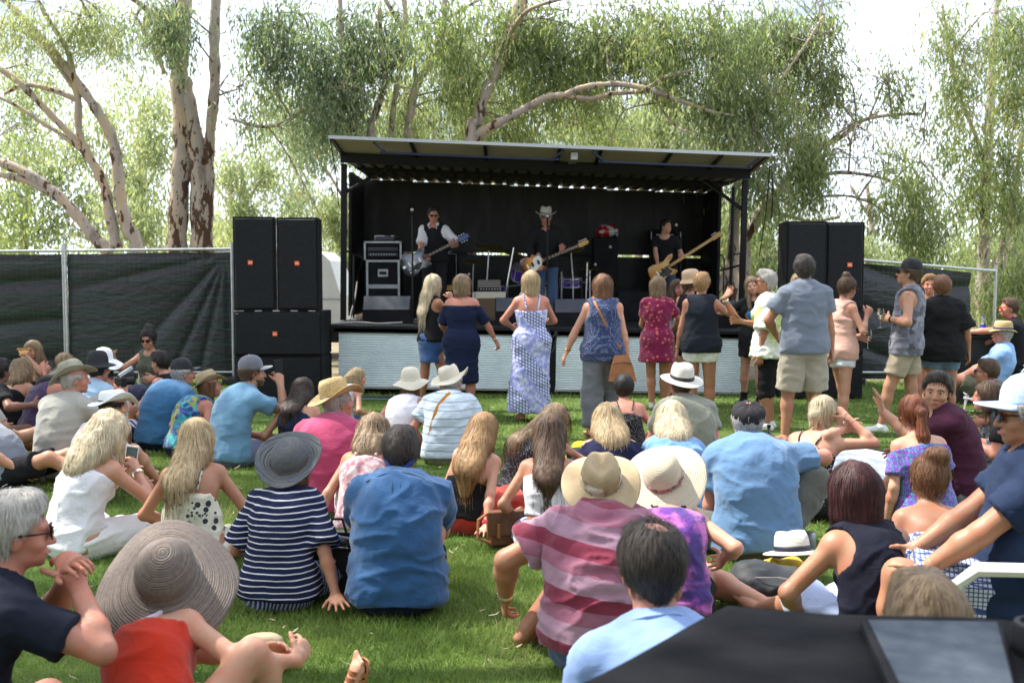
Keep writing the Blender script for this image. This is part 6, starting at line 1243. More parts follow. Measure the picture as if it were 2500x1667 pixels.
# --- middle rows, left ---
pp('capphone', 'bearded man in grey cap and faded blue t-shirt filming with a phone', 552, 8.9, -44, cross, sex='m', h=1.84, bulk=1.06, skin=sO, face=1, beard=hBr, hair='short', hairm=hBr, head=(-18, 0, 0), spine=(14, 26, 0, 0), hat=('cap', F_('grey_cap', (.14, .145, .17)), dict(bmat=F_('grey_peak', (.34, .35, .38)))), top=[('tee', F_('faded_blue_tee', (.125, .265, .40)), dict(loose=.024, len=.14))], bottom=[('shorts', F_('slate_shorts', (.15, .17, .27)))], handR=(.14, .42, .66), poleR=(.5, .2, -1), curlR=.8, handL=(-.1, .35, .2))
pp('tanhat', 'woman with brown hair, turquoise patterned top and tan brimmed hat', 440, 9.3, -40, cross, sex='f', h=1.62, skin=sP, hair='bob', hairm=hCh, head=(-30, 4, 0), hat=('fedora', h_tan, dict(rad=.16, ch=.11, droop=.0, side=.035, pitch=14, roll=-12, wave=.01)), top=[('none', F_('turquoise_print', (.05, .42, .45), 'tie', (.02, .05, .22), (.35, .33, .05), s=.7), dict(**{'in': .02}))], bottom=[('shorts', navy)])
pp('blackcap', 'man in plain blue shirt and black cap sitting beside the tan-hatted woman', 378, 9.8, -30, cross, sex='m', h=1.78, bulk=1.08, skin=sP, hair='short', hairm=hGy, head=(-30, 0, 0), hat=('cap', h_black, {}), top=[('tee', F_('plain_blue_shirt', (.035, .13, .27)), dict(loose=.026, len=.14))], bottom=[('shorts', navy)])
pp('darklong', 'woman with very long black-brown hair and bare back in a tied bikini top', 712, 8.8, -6, cross, sex='f', h=1.62, skin=sO, hair='long', hl=.46, hx=-.07, hw=.10, hairm=hairm('hair_dark', (.060, .036, .028), (.018, .012, .010)), vol=1.0, head=(-14, -2, 0), top=[('halter', navy, dict(cut=.24, len=-.13, name='bikini_top')), ('strapless', navy, dict(cut=.27, len=-.11, loose=.008, amp=.001, name='bikini_tie'))][:1], bottom=[('shorts', F_('navy_dot', (.01, .012, .035), 'dots', (.3, .3, .35), s=.6))])
pp('ponygirl', 'girl with curly blonde ponytail in a striped sleeveless top', 826, 10.9, -40, cross, sex='f', h=1.42, skin=sF, face=1, hair='pony', hl=.18, hcurl=.7, vol=1.2, hairm=hBl, head=(-34, 2, 0), top=[('none', F_('fine_stripe', (.55, .56, .62), 'stripe', (.08, .10, .25), s=.5))], bottom=[('shorts', denim)])
pp('whitesleeveless', 'woman in white sleeveless blouse with cream floppy felt hat', 975, 9.3, -14, cross, sex='f', h=1.64, skin=sP, hair='bob', hairm=hCh, head=(-26, 0, 0), hat=('dome', h_cream, dict(rad=.175, ch=.13, droop=.05, wave=.018, pitch=4)), top=[('none', F_('white_blouse', (.76, .73, .80)))], bottom=[('trousers', F_('zebra', (.5, .48, .42), 'tie', (.02, .02, .02), (.02, .02, .02), s=.3))])
pp('orangestrap', 'man in pale striped polo with orange bag strap and wide cream hat', 1090, 9.0, -4, cross, sex='m', h=1.76, bulk=1.04, skin=sP, hair='short', hairm=hGy, head=(-22, 2, 0), hat=('fedora', h_cream, dict(rad=.175, ch=.11, droop=.005, side=.028, wave=.02, pitch=10, roll=-14, dent=.02)), top=[('tee', F_('pale_stripe_polo', (.52, .60, .68), 'thin', (.05, .08, .10), s=1.25), dict(loose=.026, len=.14, collar=1, wide=.03))], bottom=[('shorts', khaki)], handL=(-.22, .18, .06), poleL=(-1, -.5, .1), handR=(.2, .35, .2), watchL=blackm)
pp('photographer', 'man in grey shirt and olive brimmed hat raising a camera', 132, 8.3, -20, cross, sex='m', h=1.80, bulk=1.02, skin=sP, hair='short', hairm=hGy, head=(-44, 0, 0), spine=(10, 22, 0, 0), hat=('fedora', h_olive, dict(rad=.165, ch=.11, droop=.0, side=.03, pitch=16, roll=-18, dent=.02, band=leather, bh=.018)), top=[('long', F_('stone_shirt', (.36, .35, .31)), dict(loose=.026, len=.16))], bottom=[('trousers', khaki)], handR=(.28, .42, .62), poleR=(.6, .2, -1), curlR=.9, handL=(.12, .42, .60))
pp('bluelight', 'man in pale blue shirt and black round hat behind the olive-hatted man', 186, 9.6, -8, cross, sex='m', h=1.78, skin=sP, hair='short', hairm=hBk, head=(-10, -4, 0), spine=(14, 26, 8, 0), hat=('dome', h_black, dict(rad=.15, ch=.13, droop=.02, pitch=6)), top=[('long', F_('pale_blue_shirt', (.33, .48, .62)), dict(loose=.026))], bottom=[('trousers', navy)])
pp('softwhite', 'person in soft white cotton hat with one bare knee raised', 200, 7.45, -30, sex='f', h=1.62, skin=sF, hair='short', hairm=hBk, head=(-30, -6, 0), spine=(16, 32, 0, 0), hat=('fedora', h_white, dict(rad=.165, ch=.085, droop=.0, side=.035, wave=.02, pitch=10, roll=-8)), top=[('tee', F_('pale_pink', (.6, .5, .5)))], bottom=[('shorts', blackm, dict(len=.45))], footR=(.10, .62, .07), footL=(-.12, .66, .06), kneeR=(.2, 0, 1), kneeL=(0, .3, 1), handR=(.2, .4, .1))
pp('purpledress', 'dark-haired woman in sunglasses and purple patterned top reading her phone', 82, 10.4, -50, cross, sex='f', h=1.68, bulk=1.18, skin=sP, face='shades', shades=1, hair='long', hl=.22, hairm=hBk, head=(-16, -20, 0), top=[('none', F_('purple_tiny', (.07, .04, .10), 'dots', (.2, .15, .25), s=.35), dict(**{'in': .02}))], bottom=[('skirt', F_('purple_tiny', (0, 0, 0)))], handR=(.10, .42, .42), poleR=(1, -.2, -.8))
pp('curlyleft', 'woman with curly blonde hair and black strappy top at the left edge', 8, 10.6, -6, cross, sex='f', h=1.66, skin=sO, hair='wavy', hl=.12, hcurl=1, hairm=hDb, vol=1.3, top=[('strap', blackm, dict(cut=.18))], bottom=[('shorts', blackm)])
pp('eater', 'long-haired woman facing the camera eating a slice of pizza', 85, 12.3, 176, cross, sex='f', h=1.66, skin=sO, face=1, hair='long', front=1, hl=.3, hairm=hDb, spine=(2, 10, 0, 0), top=[('strapless', blackm, dict(cut=.20))], bottom=[('shorts', denim)], handL=(-.06, .26, .72), handR=(.2, .3, .2), poleL=(-1, 0, -1), curlL=.8)
pp('reacher', 'woman with long streaked hair in white top reaching an arm to the left', 212, 11.9, 78, cross, sex='f', h=1.64, skin=sP, face=1, hair='long', hl=.22, hairm=hDb, shades='up', head=(0, -16, 0), top=[('tee', white)], bottom=[('shorts', denim)], handL=(-.02, .62, .60), poleL=(-.5, 0, -1), handR=(.1, .5, .3))
pp('floppywhite', 'woman in white floppy sun hat, sunglasses and striped strapless dress', 246, 10.5, -150, cross, sex='f', h=1.66, bulk=1.05, skin=sP, face='shades', shades=1, hair='long', hl=.25, hairm=hBk, head=(14, -6, 0), spine=(2, 12, 0, 0), hat=('dome', h_white, dict(rad=.19, ch=.125, droop=.06, wave=.025, pitch=2)), top=[('strapless', F_('blue_white_v', (.55, .56, .62), 'vstripe', (.03, .04, .12), s=.8), dict(cut=.15, len=.2))], bottom=[('skirt', F_('blue_white_v', (0, 0, 0)), dict(len=1.2))], handL=(-.15, .3, .3), handR=(.2, .3, .3))
pp('olivetop', 'woman with high black topknot, sunglasses and olive cold-shoulder top', 368, 12.3, 170, cross, sex='f', h=1.70, skin=sO, face='shades', shades=1, hair='bun', vol=1.3, hairm=hBk, z=.12, head=(6, -10, 0), spine=(0, 8, 0, 0), top=[('none', F_('olive_top', (.09, .10, .065)), dict(**{'in': .02}))], bottom=[('trousers', navy)], handR=(.26, .42, .60), poleR=(.6, 0, -1), curlR=.8, handL=(-.2, .3, .35))
pp('boy', 'small dark-haired boy in a navy t-shirt looking down', 345, 11.3, 60, cross, sex='m', h=1.28, hs=1.18, skin=sF, face=1, hair='short', hairm=hBk, head=(0, -16, 0), top=[('tee', F_('boy_navy', (.010, .014, .040)))], bottom=[('shorts', blackm)])
pp('yellowshorts', 'woman with short black hair, black singlet and yellow shorts leaning forward', 425, 10.9, 62, sex='f', h=1.66, skin=sF, hair='short', vol=1.4, hairm=hBk, shades='up', head=(10, -8, 0), spine=(14, 20, 0, 0), top=[('none', blackm, dict(**{'in': .03}))], bottom=[('shorts', F_('yellow_shorts', (.50, .36, .06)), dict(len=.6))], handL=(-.10, .58, .12), handR=(.10, .52, .14), poleL=(-1, 0, .2), footL=(-.1, .75, .07), footR=(.15, .7, .07), kneeL=(-.5, 0, 1), kneeR=(.5, .2, 1))
pp('lying1', 'person in grey shirt and black shorts lying back at the left edge', 12, 8.0, -90, sex='m', h=1.76, skin=sO, hair='short', hairm=hBr, spine=(-48, -10, 0, 0), pel=(0, 0, .12), head=(0, 20, 0), neckf=-10, top=[('tee', F_('cool_grey_tee', (.22, .24, .29)), {})], bottom=[('shorts', F_('black_shorts', (.010, .010, .014)), dict(len=.75, wide=.03))], footL=(-.15, .80, .06), footR=(.12, .76, .06), kneeL=(0, 0, 1), kneeR=(.5, 0, 1), handL=(-.25, -.25, .05), handR=(.2, .22, .14), sandal='two', shoes=leather)
pp('lying2', 'tanned legs ending in a brown sandal beside the red bag', -25, 9.3, -84, sex='m', h=1.80, skin=sT, hair='short', hairm=hBr, spine=(-30, 6, 0, 0), top=[('tee', F_('stone_tee', (.3, .28, .25)))], bottom=[('shorts', khaki)], footL=(-.1, .86, .06), footR=(.14, .80, .07), kneeL=(0, 0, 1), kneeR=(0, 0, 1), toeR=(.1, .3, 1), handL=(-.2, -.2, .05), handR=(.25, .1, .3), sandal='two', shoes=leather)
pp('brownarm', 'dark-skinned person with folded arm cut off by the left edge', -75, 9.9, -20, cross, sex='m', h=1.8, skin=sB, hair='short', hairm=hBk, top=[('tee', blackm)], bottom=[('shorts', blackm)], handR=(.42, .30, .38), poleR=(.5, -1, -.3))
# right edge
pp('beachchair', 'smiling man in straw trilby and pale blue shirt reclining in a beach chair', 2425, 12.2, 66, sex='m', h=1.76, bulk=1.1, skin=sP, pose='chair', pel=(0, 0, .30), face=1, hair='short', hairm=hGy, head=(14, -2, 0), spine=(-24, 14, 0, 0), hat=('fedora', st_nat, dict(rad=.135, ch=.105, droop=.01, side=.015, pitch=4, band=sh('striped_band', (.03, .04, .08), .6), bh=.026)), top=[('half', F_('sky_blue_shirt', (.24, .40, .75)), dict(loose=.024, collar=1))], bottom=[('shorts', F_('olive_shorts', (.09, .09, .06)), dict(len=.8, wide=.03))], footL=(-.18, .62, .07), footR=(.16, .66, .07), kneeL=(0, .1, 1), kneeR=(0, .1, 1), handL=(-.12, .34, .42), handR=(.1, .36, .42), shoes=M_white)
pp('lanyard', 'man in black polo with red sunglasses and red lanyard at the right edge', 2486, 12.9, 66, sex='m', h=1.78, bulk=1.05, skin=sP, pose='chair', pel=(0, 0, .56), face='shades', shades=1, shadem=M_orange, hair='short', hairm=hBr, head=(14, 0, 0), spine=(4, 10, 0, 0), top=[('polo', blackm)], bottom=[('trousers', blackm)], footL=(-.2, .35, .07), footR=(.2, .4, .07), handL=(-.10, .62, .92), poleL=(-1, 0, -.5), curlL=.2, handR=(.15, .5, .7), shoes=M_black)
pp('glassman', 'man with short dark hair and black glasses at the right edge', 2502, 10.0, 52, cross, sex='m', h=1.80, skin=sP, face=1, shades=1, lens=sh('clear_lens', (.3, .3, .3), .1), hair='short', hairm=hBr, head=(10, 0, 0), top=[('tee', F_('dull_tee', (.10, .10, .10)))], bottom=[('shorts', F_('bw_print', (.32, .32, .34), 'tie', (.03, .03, .04), (.1, .1, .12), s=.3), dict(len=.8))])
pp('printshorts', 'person in black and white patterned shorts beside the seated man on the white chair', 2520, 8.2, 62, sex='f', h=1.7, bulk=1.1, skin=sP, hair='bob', hairm=hBr, top=[('tee', blackm)], bottom=[('shorts', F_('bw_print', (0, 0, 0)), dict(len=.85, wide=.02))], footL=(-.12, .8, .07), footR=(.12, .78, .07), kneeL=(0, 0, 1), handL=(-.1, .42, .34), handR=(.1, .5, .3))
# --- standing dancers ---
G2 = 'people standing in front of the stage'
st_ = dict(pose='stand', spine=(1, 5, 0, 0))
def sp_(key, label, x, D, yaw, **kw): return pp(key, label, x, D, yaw, st_, **kw)
sp_('d1', 'blonde woman in black top and denim skirt with a fist at her mouth', 1052, 12.4, -52, sex='f', h=1.66, skin=sT, face=1, hair='long', hl=.34, hairm=hBp, head=(0, 4, 0), top=[('none', blackm, dict(**{'in': .03}))], bottom=[('skirt', F_('denim_skirt', (.035, .09, .24)), dict(len=.30, flare=.0))], handR=(.07, .26, 1.44), poleR=(.7, .1, -1), curlR=1.2, hdR=(-.3, 0, 1), handL=(-.18, .22, 1.0), footL=(-.10, -.12, .07), footR=(.16, .12, .07), watchR=M_chrome, wname='bangle')
sp_('d2', 'woman in navy off-shoulder dress with a white flower in her hair', 1127, 12.0, -8, sex='f', h=1.66, bulk=1.12, skin=sP, hair='bob', hl=.04, hcurl=1, hairm=hDb, vol=1.25, head=(-38, 0, 0), top=[('off', F_('navy_dress', (.008, .014, .045)), dict(sl=.95, wide=.05, len=.0, loose=.02))], bottom=[('skirt', F_('navy_dress', (0, 0, 0)), dict(len=.52, flare=.02, rise=.13, loose=.02))], handR=(.46, .18, .84), poleR=(1, -.6, -.2), curlR=.9, handL=(-.22, .28, 1.02), watchR=M_chrome, wname='bracelet')
sp_('d3', 'blonde woman in long blue and white bandana-print maxi dress', 1297, 11.7, 6, sex='f', h=1.70, bulk=1.12, skin=sP, hair='bob', hl=.2, vol=1.2, hairm=hBl, head=(2, 0, 0), top=[('strap', F_('bandana_print', (.30, .32, .66), 'bandana', (.58, .60, .76), (.14, .16, .36)), dict(cut=.13, len=.0, sw=.010))], bottom=[('maxi', F_('bandana_print', (0, 0, 0)), dict(rise=.13, len=.84, flare=.075, amp=.018, sway=(-.03, 0, 0)))], handL=(-.20, .28, 1.10), poleL=(-1, -.5, -.4), handR=(.14, .32, 1.15), poleR=(1, 0, -1), footR=(.12, -.05, .07))
sp_('d4', 'woman in navy dotted sleeveless blouse and grey trousers with a tan bag', 1472, 10.5, -2, sex='f', h=1.66, bulk=1.16, skin=sF, hair='bob', hl=.14, vol=1.2, hcurl=.4, hairm=hCh, top=[('none', F_('dotted_blouse', (.028, .045, .12), 'dots', (.35, .38, .50), s=.6), dict(loose=.022, len=.18))], bottom=[('trousers', grey_t, dict(wide=.035, loose=.014))], handL=(-.42, .06, .86), poleL=(-1, -.6, 0), curlL=.3, handR=(.28, .0, .82), watchL=M_gold, footL=(-.13, -.14, .07), footR=(.12, .10, .07), sandal='two', shoes=leather)
sp_('d5', 'woman in short burgundy floral dress and grey shoes', 1605, 12.6, -10, sex='f', h=1.64, bulk=1.06, skin=sT, hair='bob', hl=.08, vol=1.15, hcurl=.4, hairm=hDb, head=(-14, 0, 0), top=[('tee', F_('burgundy_floral', (.19, .008, .055), 'floral', (.52, .11, .09), (.12, .09, .10), s=1.15), dict(loose=.016, len=.0))], bottom=[('dress', F_('burgundy_floral', (0, 0, 0)), dict(len=.30, flare=.07, rise=.16))], handR=(.18, .25, 1.05), poleR=(1, -.4, -.4), handL=(-.12, .30, 1.05), footL=(-.06, 0, .07), footR=(.09, .06, .07), shoes=F_('grey_shoe', (.28, .27, .26)))
sp_('d5b', 'woman in light blue shirt with long dark hair half hidden by the dancers', 1648, 13.3, -160, sex='f', h=1.60, skin=sP, face=1, hair='long', front=1, hl=.3, hairm=hBr, top=[('half', F_('light_blue_sh', (.35, .48, .68)))], bottom=[('shorts', denim)], shoes=M_white)
sp_('d6', 'woman in black sleeveless top wearing a beige felt hat', 1680, 12.9, -50, sex='f', h=1.68, skin=sF, hair='low', hairm=hBr, head=(-6, 0, 0), hat=('bucket', h_beige, dict(rad=.135, ch=.135, droop=.035, pitch=8, cw=.105)), top=[('none', blackm, dict(**{'in': .03}))], bottom=[('shorts', navy)], handR=(.15, .32, 1.1))
sp_('d7', 'short-haired woman in black sleeveless blouse and white shorts raising her right hand', 1712, 11.3, -10, sex='f', h=1.68, bulk=1.12, skin=sT, hair='short', vol=1.4, hairm=hGn, head=(-14, 2, 0), top=[('none', F_('sheer_black', (.012, .016, .026)), dict(loose=.022, len=.16))], bottom=[('shorts', white, dict(len=.42, wide=.03))], handL=(-.27, .02, .86), wR=(1768, 728, 11.1), poleR=(.8, 0, -1), hdR=(.7, .2, 1), pnR=(-.6, -.6, .3), curlR=.15, watchR=M_chrome, watchL=M_gold, wname='bracelet')
sp_('d8', 'smiling long-haired woman in black dress and ankle boots holding up a phone', 1842, 12.9, 150, sex='f', h=1.64, skin=sF, face=1, hair='long', front=1, hl=.34, hairm=hDb, head=(14, 0, 12), top=[('tee', F_('black_dress', (.010, .010, .012)), dict(loose=.015, len=.0))], bottom=[('dress', F_('black_dress', (0, 0, 0)), dict(len=.26, flare=.04, rise=.13))], handR=(.42, .30, 1.28), poleR=(1, .1, -.5), hdR=(.2, .3, 1), handL=(-.12, .30, 1.22), footL=(-.12, .10, .07), footR=(.16, -.1, .07), shoes=M_black, boots=1, curlR=.9)
sp_('d9', 'grey-haired woman in loose white and lime top with black leggings', 1880, 10.9, 68, sex='f', h=1.70, bulk=1.14, skin=sT, face='shades', shades=1, hair='short', vol=1.7, hairm=hGy, head=(10, 4, 0), top=[('bell', F_('lime_print', (.74, .76, .72), 'tie', (.45, .55, .16), (.74, .76, .72), s=1.6), dict(loose=.035, len=.18, flare=.06, wide=.05, amp=.02))], bottom=[('capri', blackm, dict(len=1.25, loose=.004, wide=.004))], handL=(-.24, .06, .88), poleL=(-1, -.6, 0), watchL=M_chrome, handR=(.12, .33, 1.2), footL=(-.1, 0, .07), shoes=M_white)
sp_('d10', 'tall man in grey-blue t-shirt and khaki cargo shorts seen from behind', 1965, 10.0, 2, sex='m', h=1.84, bulk=1.08, skin=sT, hair='short', vol=1.6, hcurl=1, hairm=hDk, head=(-8, 2, 0), spine=(0, 4, 0, 0), top=[('tee', F_('grey_blue_tee', (.15, .175, .22)), dict(loose=.026, len=.15, wide=.03))], bottom=[('shorts', F_('cargo_khaki', (.33, .29, .22)), dict(len=.98, wide=.045, loose=.022, amp=.016))], handL=(-.20, .24, 1.02), poleL=(-1, -.5, -.2), handR=(.28, .04, .82), footL=(-.17, 0, .07), footR=(.15, .05, .07), curlR=.7)
sp_('d10b', 'fair-haired woman almost hidden behind the tall man in grey', 1952, 11.9, 160, sex='f', h=1.68, skin=sT, face=1, hair='long', front=1, hl=.25, hairm=hBl, top=[('tee', white)], bottom=[('shorts', F_('print_sh', (.4, .36, .32), 'tie', (.1, .05, .04), (.6, .55, .5), s=.4))], shoes=leather, boots=1, footL=(-.16, 0, .07), footR=(.14, .1, .07))
sp_('d11', 'woman with brown topknot, peach camisole and white shorts', 2055, 10.8, -66, sex='f', h=1.64, skin=sF, face=1, shades=1, shadem=leather, hair='bun', hairm=hBr, head=(-4, -12, 0), top=[('none', F_('peach_cami', (.68, .40, .32)), dict(loose=.022, len=.17, **{'in': .03}))], bottom=[('shorts', F_('white_lace_shorts', (.74, .74, .82)), dict(len=.40, wide=.035))], wR=(2116, 772, 10.72), poleR=(.6, .2, -1), curlR=.9, wL=(2092, 822, 10.95), hdR=(0, .5, .8), footR=(.1, -.10, .07), footL=(-.1, .18, .07))
sp_('d12', 'man in black cap, sunglasses and patchwork grey singlet holding a glass', 2215, 10.5, 62, sex='m', h=1.80, bulk=1.04, skin=sO, face='shades', shades=1, hair='short', hairm=hBr, head=(4, 8, 0), spine=(-5, 3, 0, 0), hat=('cap', h_black, {}), top=[('none', F_('patchwork', (.05, .05, .075), 'patch', (.26, .26, .31), s=.8), dict(loose=.024, len=.18, deep=.02, **{'in': .04}))], bottom=[('shorts', khaki, dict(len=.72, wide=.035))], wL=(2172, 778, 10.42), poleL=(-.8, -.3, -1), curlL=.9, handR=(.24, .02, .86), watchL=M_black, footL=(-.1, .22, .07), footR=(.1, -.14, .07), shoes=M_white)
sp_('d13', 'woman with short dark hair in loose black t-shirt and denim shorts', 2302, 10.9, -8, sex='f', h=1.64, bulk=1.14, skin=sT, hair='short', vol=1.9, hairm=hCh, hcurl=.5, head=(-8, 0, 0), top=[('half', F_('loose_black', (.008, .008, .009)), dict(loose=.035, len=.20, wide=.05, flare=.03))], bottom=[('shorts', F_('denim_shorts', (.13, .20, .30)), dict(len=.50))], handR=(.30, .04, .90), handL=(-.26, .1, .85), shoes=M_white, footL=(-.16, -.05, .07))
sp_('d14', 'laughing woman with red scarf facing the woman in black', 2268, 12.0, 160, sex='f', h=1.66, skin=sP, face=1, hair='short', vol=1.4, hairm=hGn, top=[('tee', F_('red_white', (.5, .02, .03), 'tie', (.7, .68, .66), (.5, .02, .03)))], bottom=[('shorts', white)], handL=(-.2, .2, 1.), shoes=M_white)
# --- band ---
def bandp(key, label, x, D, yaw, **kw): X = X_(x, D); return pp(key, label, x, D, yaw, dict(pose='stand', spine=(2, 8, 0, 0), sex='m', z=dz(X)+.0), **kw)
bandp('gtr', 'guitarist in black waistcoat, white rolled sleeves and black tie', 1062, 16.6, 172, h=1.80, skin=sP, bulk=1.05, face='shades', shades=1, hair='short', hairm=hBk, head=(14, -10, 0), top=[('half', F_('white_shirt', (.70, .68, .74)), dict(loose=.016, collar=1, wide=.03)), ('none', F_('waistcoat', (.010, .010, .012)), dict(loose=.026, deep=.12, len=.12, name='waistcoat', **{'in': .035}))], bottom=[('trousers', F_('black_trs', (.012, .012, .014)))], wR=(1030, 626, 16.26), poleR=(1, -.6, -.2), hdR=(-.8, .2, -.4), pnR=(0, -1, 0), curlR=.7, wL=(1104, 602, 16.28), poleL=(-.8, -.2, -1), hdL=(-.1, .3, 1), pnL=(.3, -1, 0), curlL=1.1, shoes=M_black)
bandp('singer', 'singer in black shirt, jeans, sunglasses and white cowboy hat', 1332, 16.8, 180, h=1.80, skin=sP, bulk=1.04, face='shades', shades=1, hair='short', hairm=hGy, head=(0, -2, 0), hat=('fedora', st_wh, dict(rad=.165, ch=.125, droop=-.01, side=.035, pitch=0, dent=.02, band=M_black, bh=.012)), top=[('long', F_('black_shirt', (.014, .014, .016)), dict(loose=.022, deep=.03, collar=1, len=.16))], bottom=[('jeans', F_('blue_jeans', (.045, .09, .17)))], wR=(1300, 628, 16.46), poleR=(1, -.6, -.2), hdR=(-.8, .2, -.3), pnR=(0, -1, 0), curlR=.7, wL=(1370, 614, 16.48), poleL=(-.8, -.4, -1), hdL=(-.1, .3, 1), pnL=(.3, -1, 0), curlL=1.1, shoes=sh('teal_shoe', (.05, .15, .2), .5))
bandp('bass', 'bass player in black t-shirt and jeans looking to his left', 1622, 17.3, 170, h=1.70, skin=sF, face=1, hair='short', hairm=hBk, head=(52, 0, 0), spine=(4, 14, 0, 0), top=[('tee', F_('bass_tee', (.010, .010, .012)), dict(len=.16, neck=.1))], bottom=[('jeans', F_('blue_jeans', (0, 0, 0)))], wR=(1606, 646, 16.94), poleR=(1, -.6, -.2), hdR=(-.8, .2, -.3), pnR=(0, -1, 0), curlR=.7, wL=(1660, 634, 16.96), poleL=(-.6, -.4, -1), hdL=(-.1, .3, 1), pnL=(.3, -1, 0), curlL=1.1, shoes=M_black)

# ================= things held, worn over the shoulder and lying about =================
def frame(o, x, y):   # matrix with x axis, y axis (as given), z = x cross y
    x = Vector(x).normalized(); y = Vector(y); y = (y-x*y.dot(x)).normalized(); z = x.cross(y); M = Matrix.Identity(4)
    for i in range(3): M[i][0], M[i][1], M[i][2], M[i][3] = x[i], y[i], z[i], o[i]
    return M
def plate(mb, outline, z0, z1, bev=.006):
    n = len(outline); cx = sum(p[0] for p in outline)/n; cy = sum(p[1] for p in outline)/n; V = []
    for k, z in ((1-bev/.15, z0), (1, z0+bev), (1, z1-bev), (1-bev/.15, z1)): V += [((x-cx)*k+cx, (y-cy)*k+cy, z) for x, y in outline]
    F = [tuple(range(n-1, -1, -1)), tuple(range(3*n, 4*n))]+[(j*n+i, j*n+(i+1) % n, (j+1)*n+(i+1) % n, (j+1)*n+i) for j in range(3) for i in range(n)]; return mb.add(V, F)
def sunb(name, c0, c1, rad):
    def f(t, b):
        q = NB(t); sx = q.n('SeparateXYZ', Vector=q.obj()); r = q.m('SQRT', q.m('ADD', q.m('POWER', sx.outputs[0], 2.), q.m('POWER', sx.outputs[1], 2.))); q.l(q.mix(q.ramp(r, rad*.45, rad), c0, c1), b.inputs['Base Color'])
    return sh(name, c0, .15, 0, .7, f, Coat_Weight=.5)
def guitar(label, A, B, kind, bodym, neckm, guard, glen=.62, sc=1.):
    a = at(*A); b = at(*B); M = frame(a, b-a, Vector((0, 0, 1))); 
    if M.col[2].y > 0: M = frame(a, b-a, Vector((0, 0, 1)))
    rt = bpy.data.objects.new('electric_guitar', None); link(rt); rt.matrix_world = M; tag(rt, label, 'guitar', 'electric guitars on stage')
    sp = lambda pts: [tuple(p[:2]) for p in crmspline([(x*sc, y*sc, 0) for x, y in pts]+[(pts[0][0]*sc, pts[0][1]*sc, 0)], 3)][:-1]
    O = {'semi': [(-.23, 0), (-.21, .13), (-.10, .195), (.0, .15), (.06, .135), (.14, .165), (.215, .14), (.20, .075), (.14, .04), (.13, 0), (.14, -.04), (.20, -.075), (.215, -.14), (.14, -.165), (.06, -.135), (0, -.15), (-.10, -.195), (-.21, -.13)],
         'tele': [(-.21, .0), (-.19, .12), (-.10, .16), (0, .115), (.06, .115), (.13, .15), (.165, .13), (.16, .06), (.17, .03), (.16, -.03), (.12, -.035), (.13, -.08), (.19, -.12), (.17, -.155), (.08, -.145), (.0, -.12), (-.10, -.165), (-.19, -.12)],
         'bass': [(-.24, .02), (-.20, .14), (-.10, .165), (.0, .12), (.08, .12), (.20, .165), (.27, .15), (.24, .09), (.16, .06), (.13, 0), (.13, -.05), (.18, -.09), (.20, -.14), (.12, -.16), (.03, -.12), (-.08, -.15), (-.18, -.15), (-.23, -.08)]}[kind]
    plate(MB(), sp(O), -.022, .022).build('body', bodym, rt, True)
    MB().box((.14+glen/2*1, 0, .024), (glen, .046, .020), bev=.005).build('neck', neckm, rt); fb = MB().box((.16+glen/2, 0, .037), (glen-.02, .044, .006)).build('fingerboard', sh('rosewood', (.06, .03, .02), .5) if kind != 'bass' else neckm, rt)
    for i in range(12): MB().box((.20+(glen-.06)*(1-.92**(i+1))/(1-.92**13), 0, .0405), (.003, .042, .001)).build('fret', M_chrome, fb)
    L0 = .14+glen; hs = MB(); plate(hs, [(L0, -.022), (L0+.03, -.04), (L0+.17*sc, -.032), (L0+.19*sc, .0), (L0+.17*sc, .040), (L0+.03, .036), (L0, .022)], .012, .030, .003); h_ = hs.build('headstock', neckm if kind != 'semi' else sh('blue_black', (.03, .07, .22), .2), rt, True)
    for i in range(6 if kind != 'bass' else 4):
        y = (.05 if kind != 'semi' or i < 3 else -.05); x = L0+.04+(.024 if kind != 'semi' else .042)*((i % 3) if kind == 'semi' else i); MB().lathe([(.008, 0), (.010, .012), (.0001, .016)], (x, y, .02), (0, 1 if y > 0 else -1, 0), 8).build('tuning_peg', M_chrome, h_, True)
    if guard is not None: plate(MB(), [(x*sc, y*sc) for x, y in guard[1]], .0225, .0255, .001).build('pickguard', guard[0], rt)
    for x in ((.10, .0) if kind != 'bass' else (.02,)): MB().box((x-.02, 0, .028), (.035, .072, .012), bev=.004).build('pickup', M_chrome if kind == 'semi' else M_black, rt)
    MB().box((-.10, 0, .028), (.025, .08, .014), bev=.004).build('bridge', M_chrome, rt); MB().box((-.19, 0, .026), (.045, .04, .006)).build('tailpiece', M_chrome, rt) if kind == 'semi' else None
    for (x, y) in ((-.09, -.10), (-.13, -.07), (-.05, -.12), (-.14, -.12))[:4 if kind == 'semi' else 2]: MB().lathe([(.011, 0), (.010, .014), (.0001, .015)], (x, y, .022), (0, 0, 1), 10).build('knob', M_chrome, rt, True)
    MB().tube([(-.19, 0, .04), (L0, 0, .044)], .0012, 3).build('string', M_chrome, rt)
    return rt
g_wh = sh('guard_white', (.75, .76, .72), .25); g_bk = sh('guard_black', (.012, .012, .012), .2); maple = noisy('maple', (.56, .33, .11), (.48, .26, .08), 9, .35, .05)
guitar('silver-grey semi-hollow guitar played by the man in the waistcoat', (1014, 640, 16.22), (1145, 574, 16.22), 'semi', sunb('silver_burst', (.32, .35, .44), (.045, .05, .06), .2), sh('black_neck', (.02, .02, .02), .3), (g_bk, [(.06, -.03), (.10, -.06), (.02, -.13), (-.08, -.12), (-.06, -.05)]))
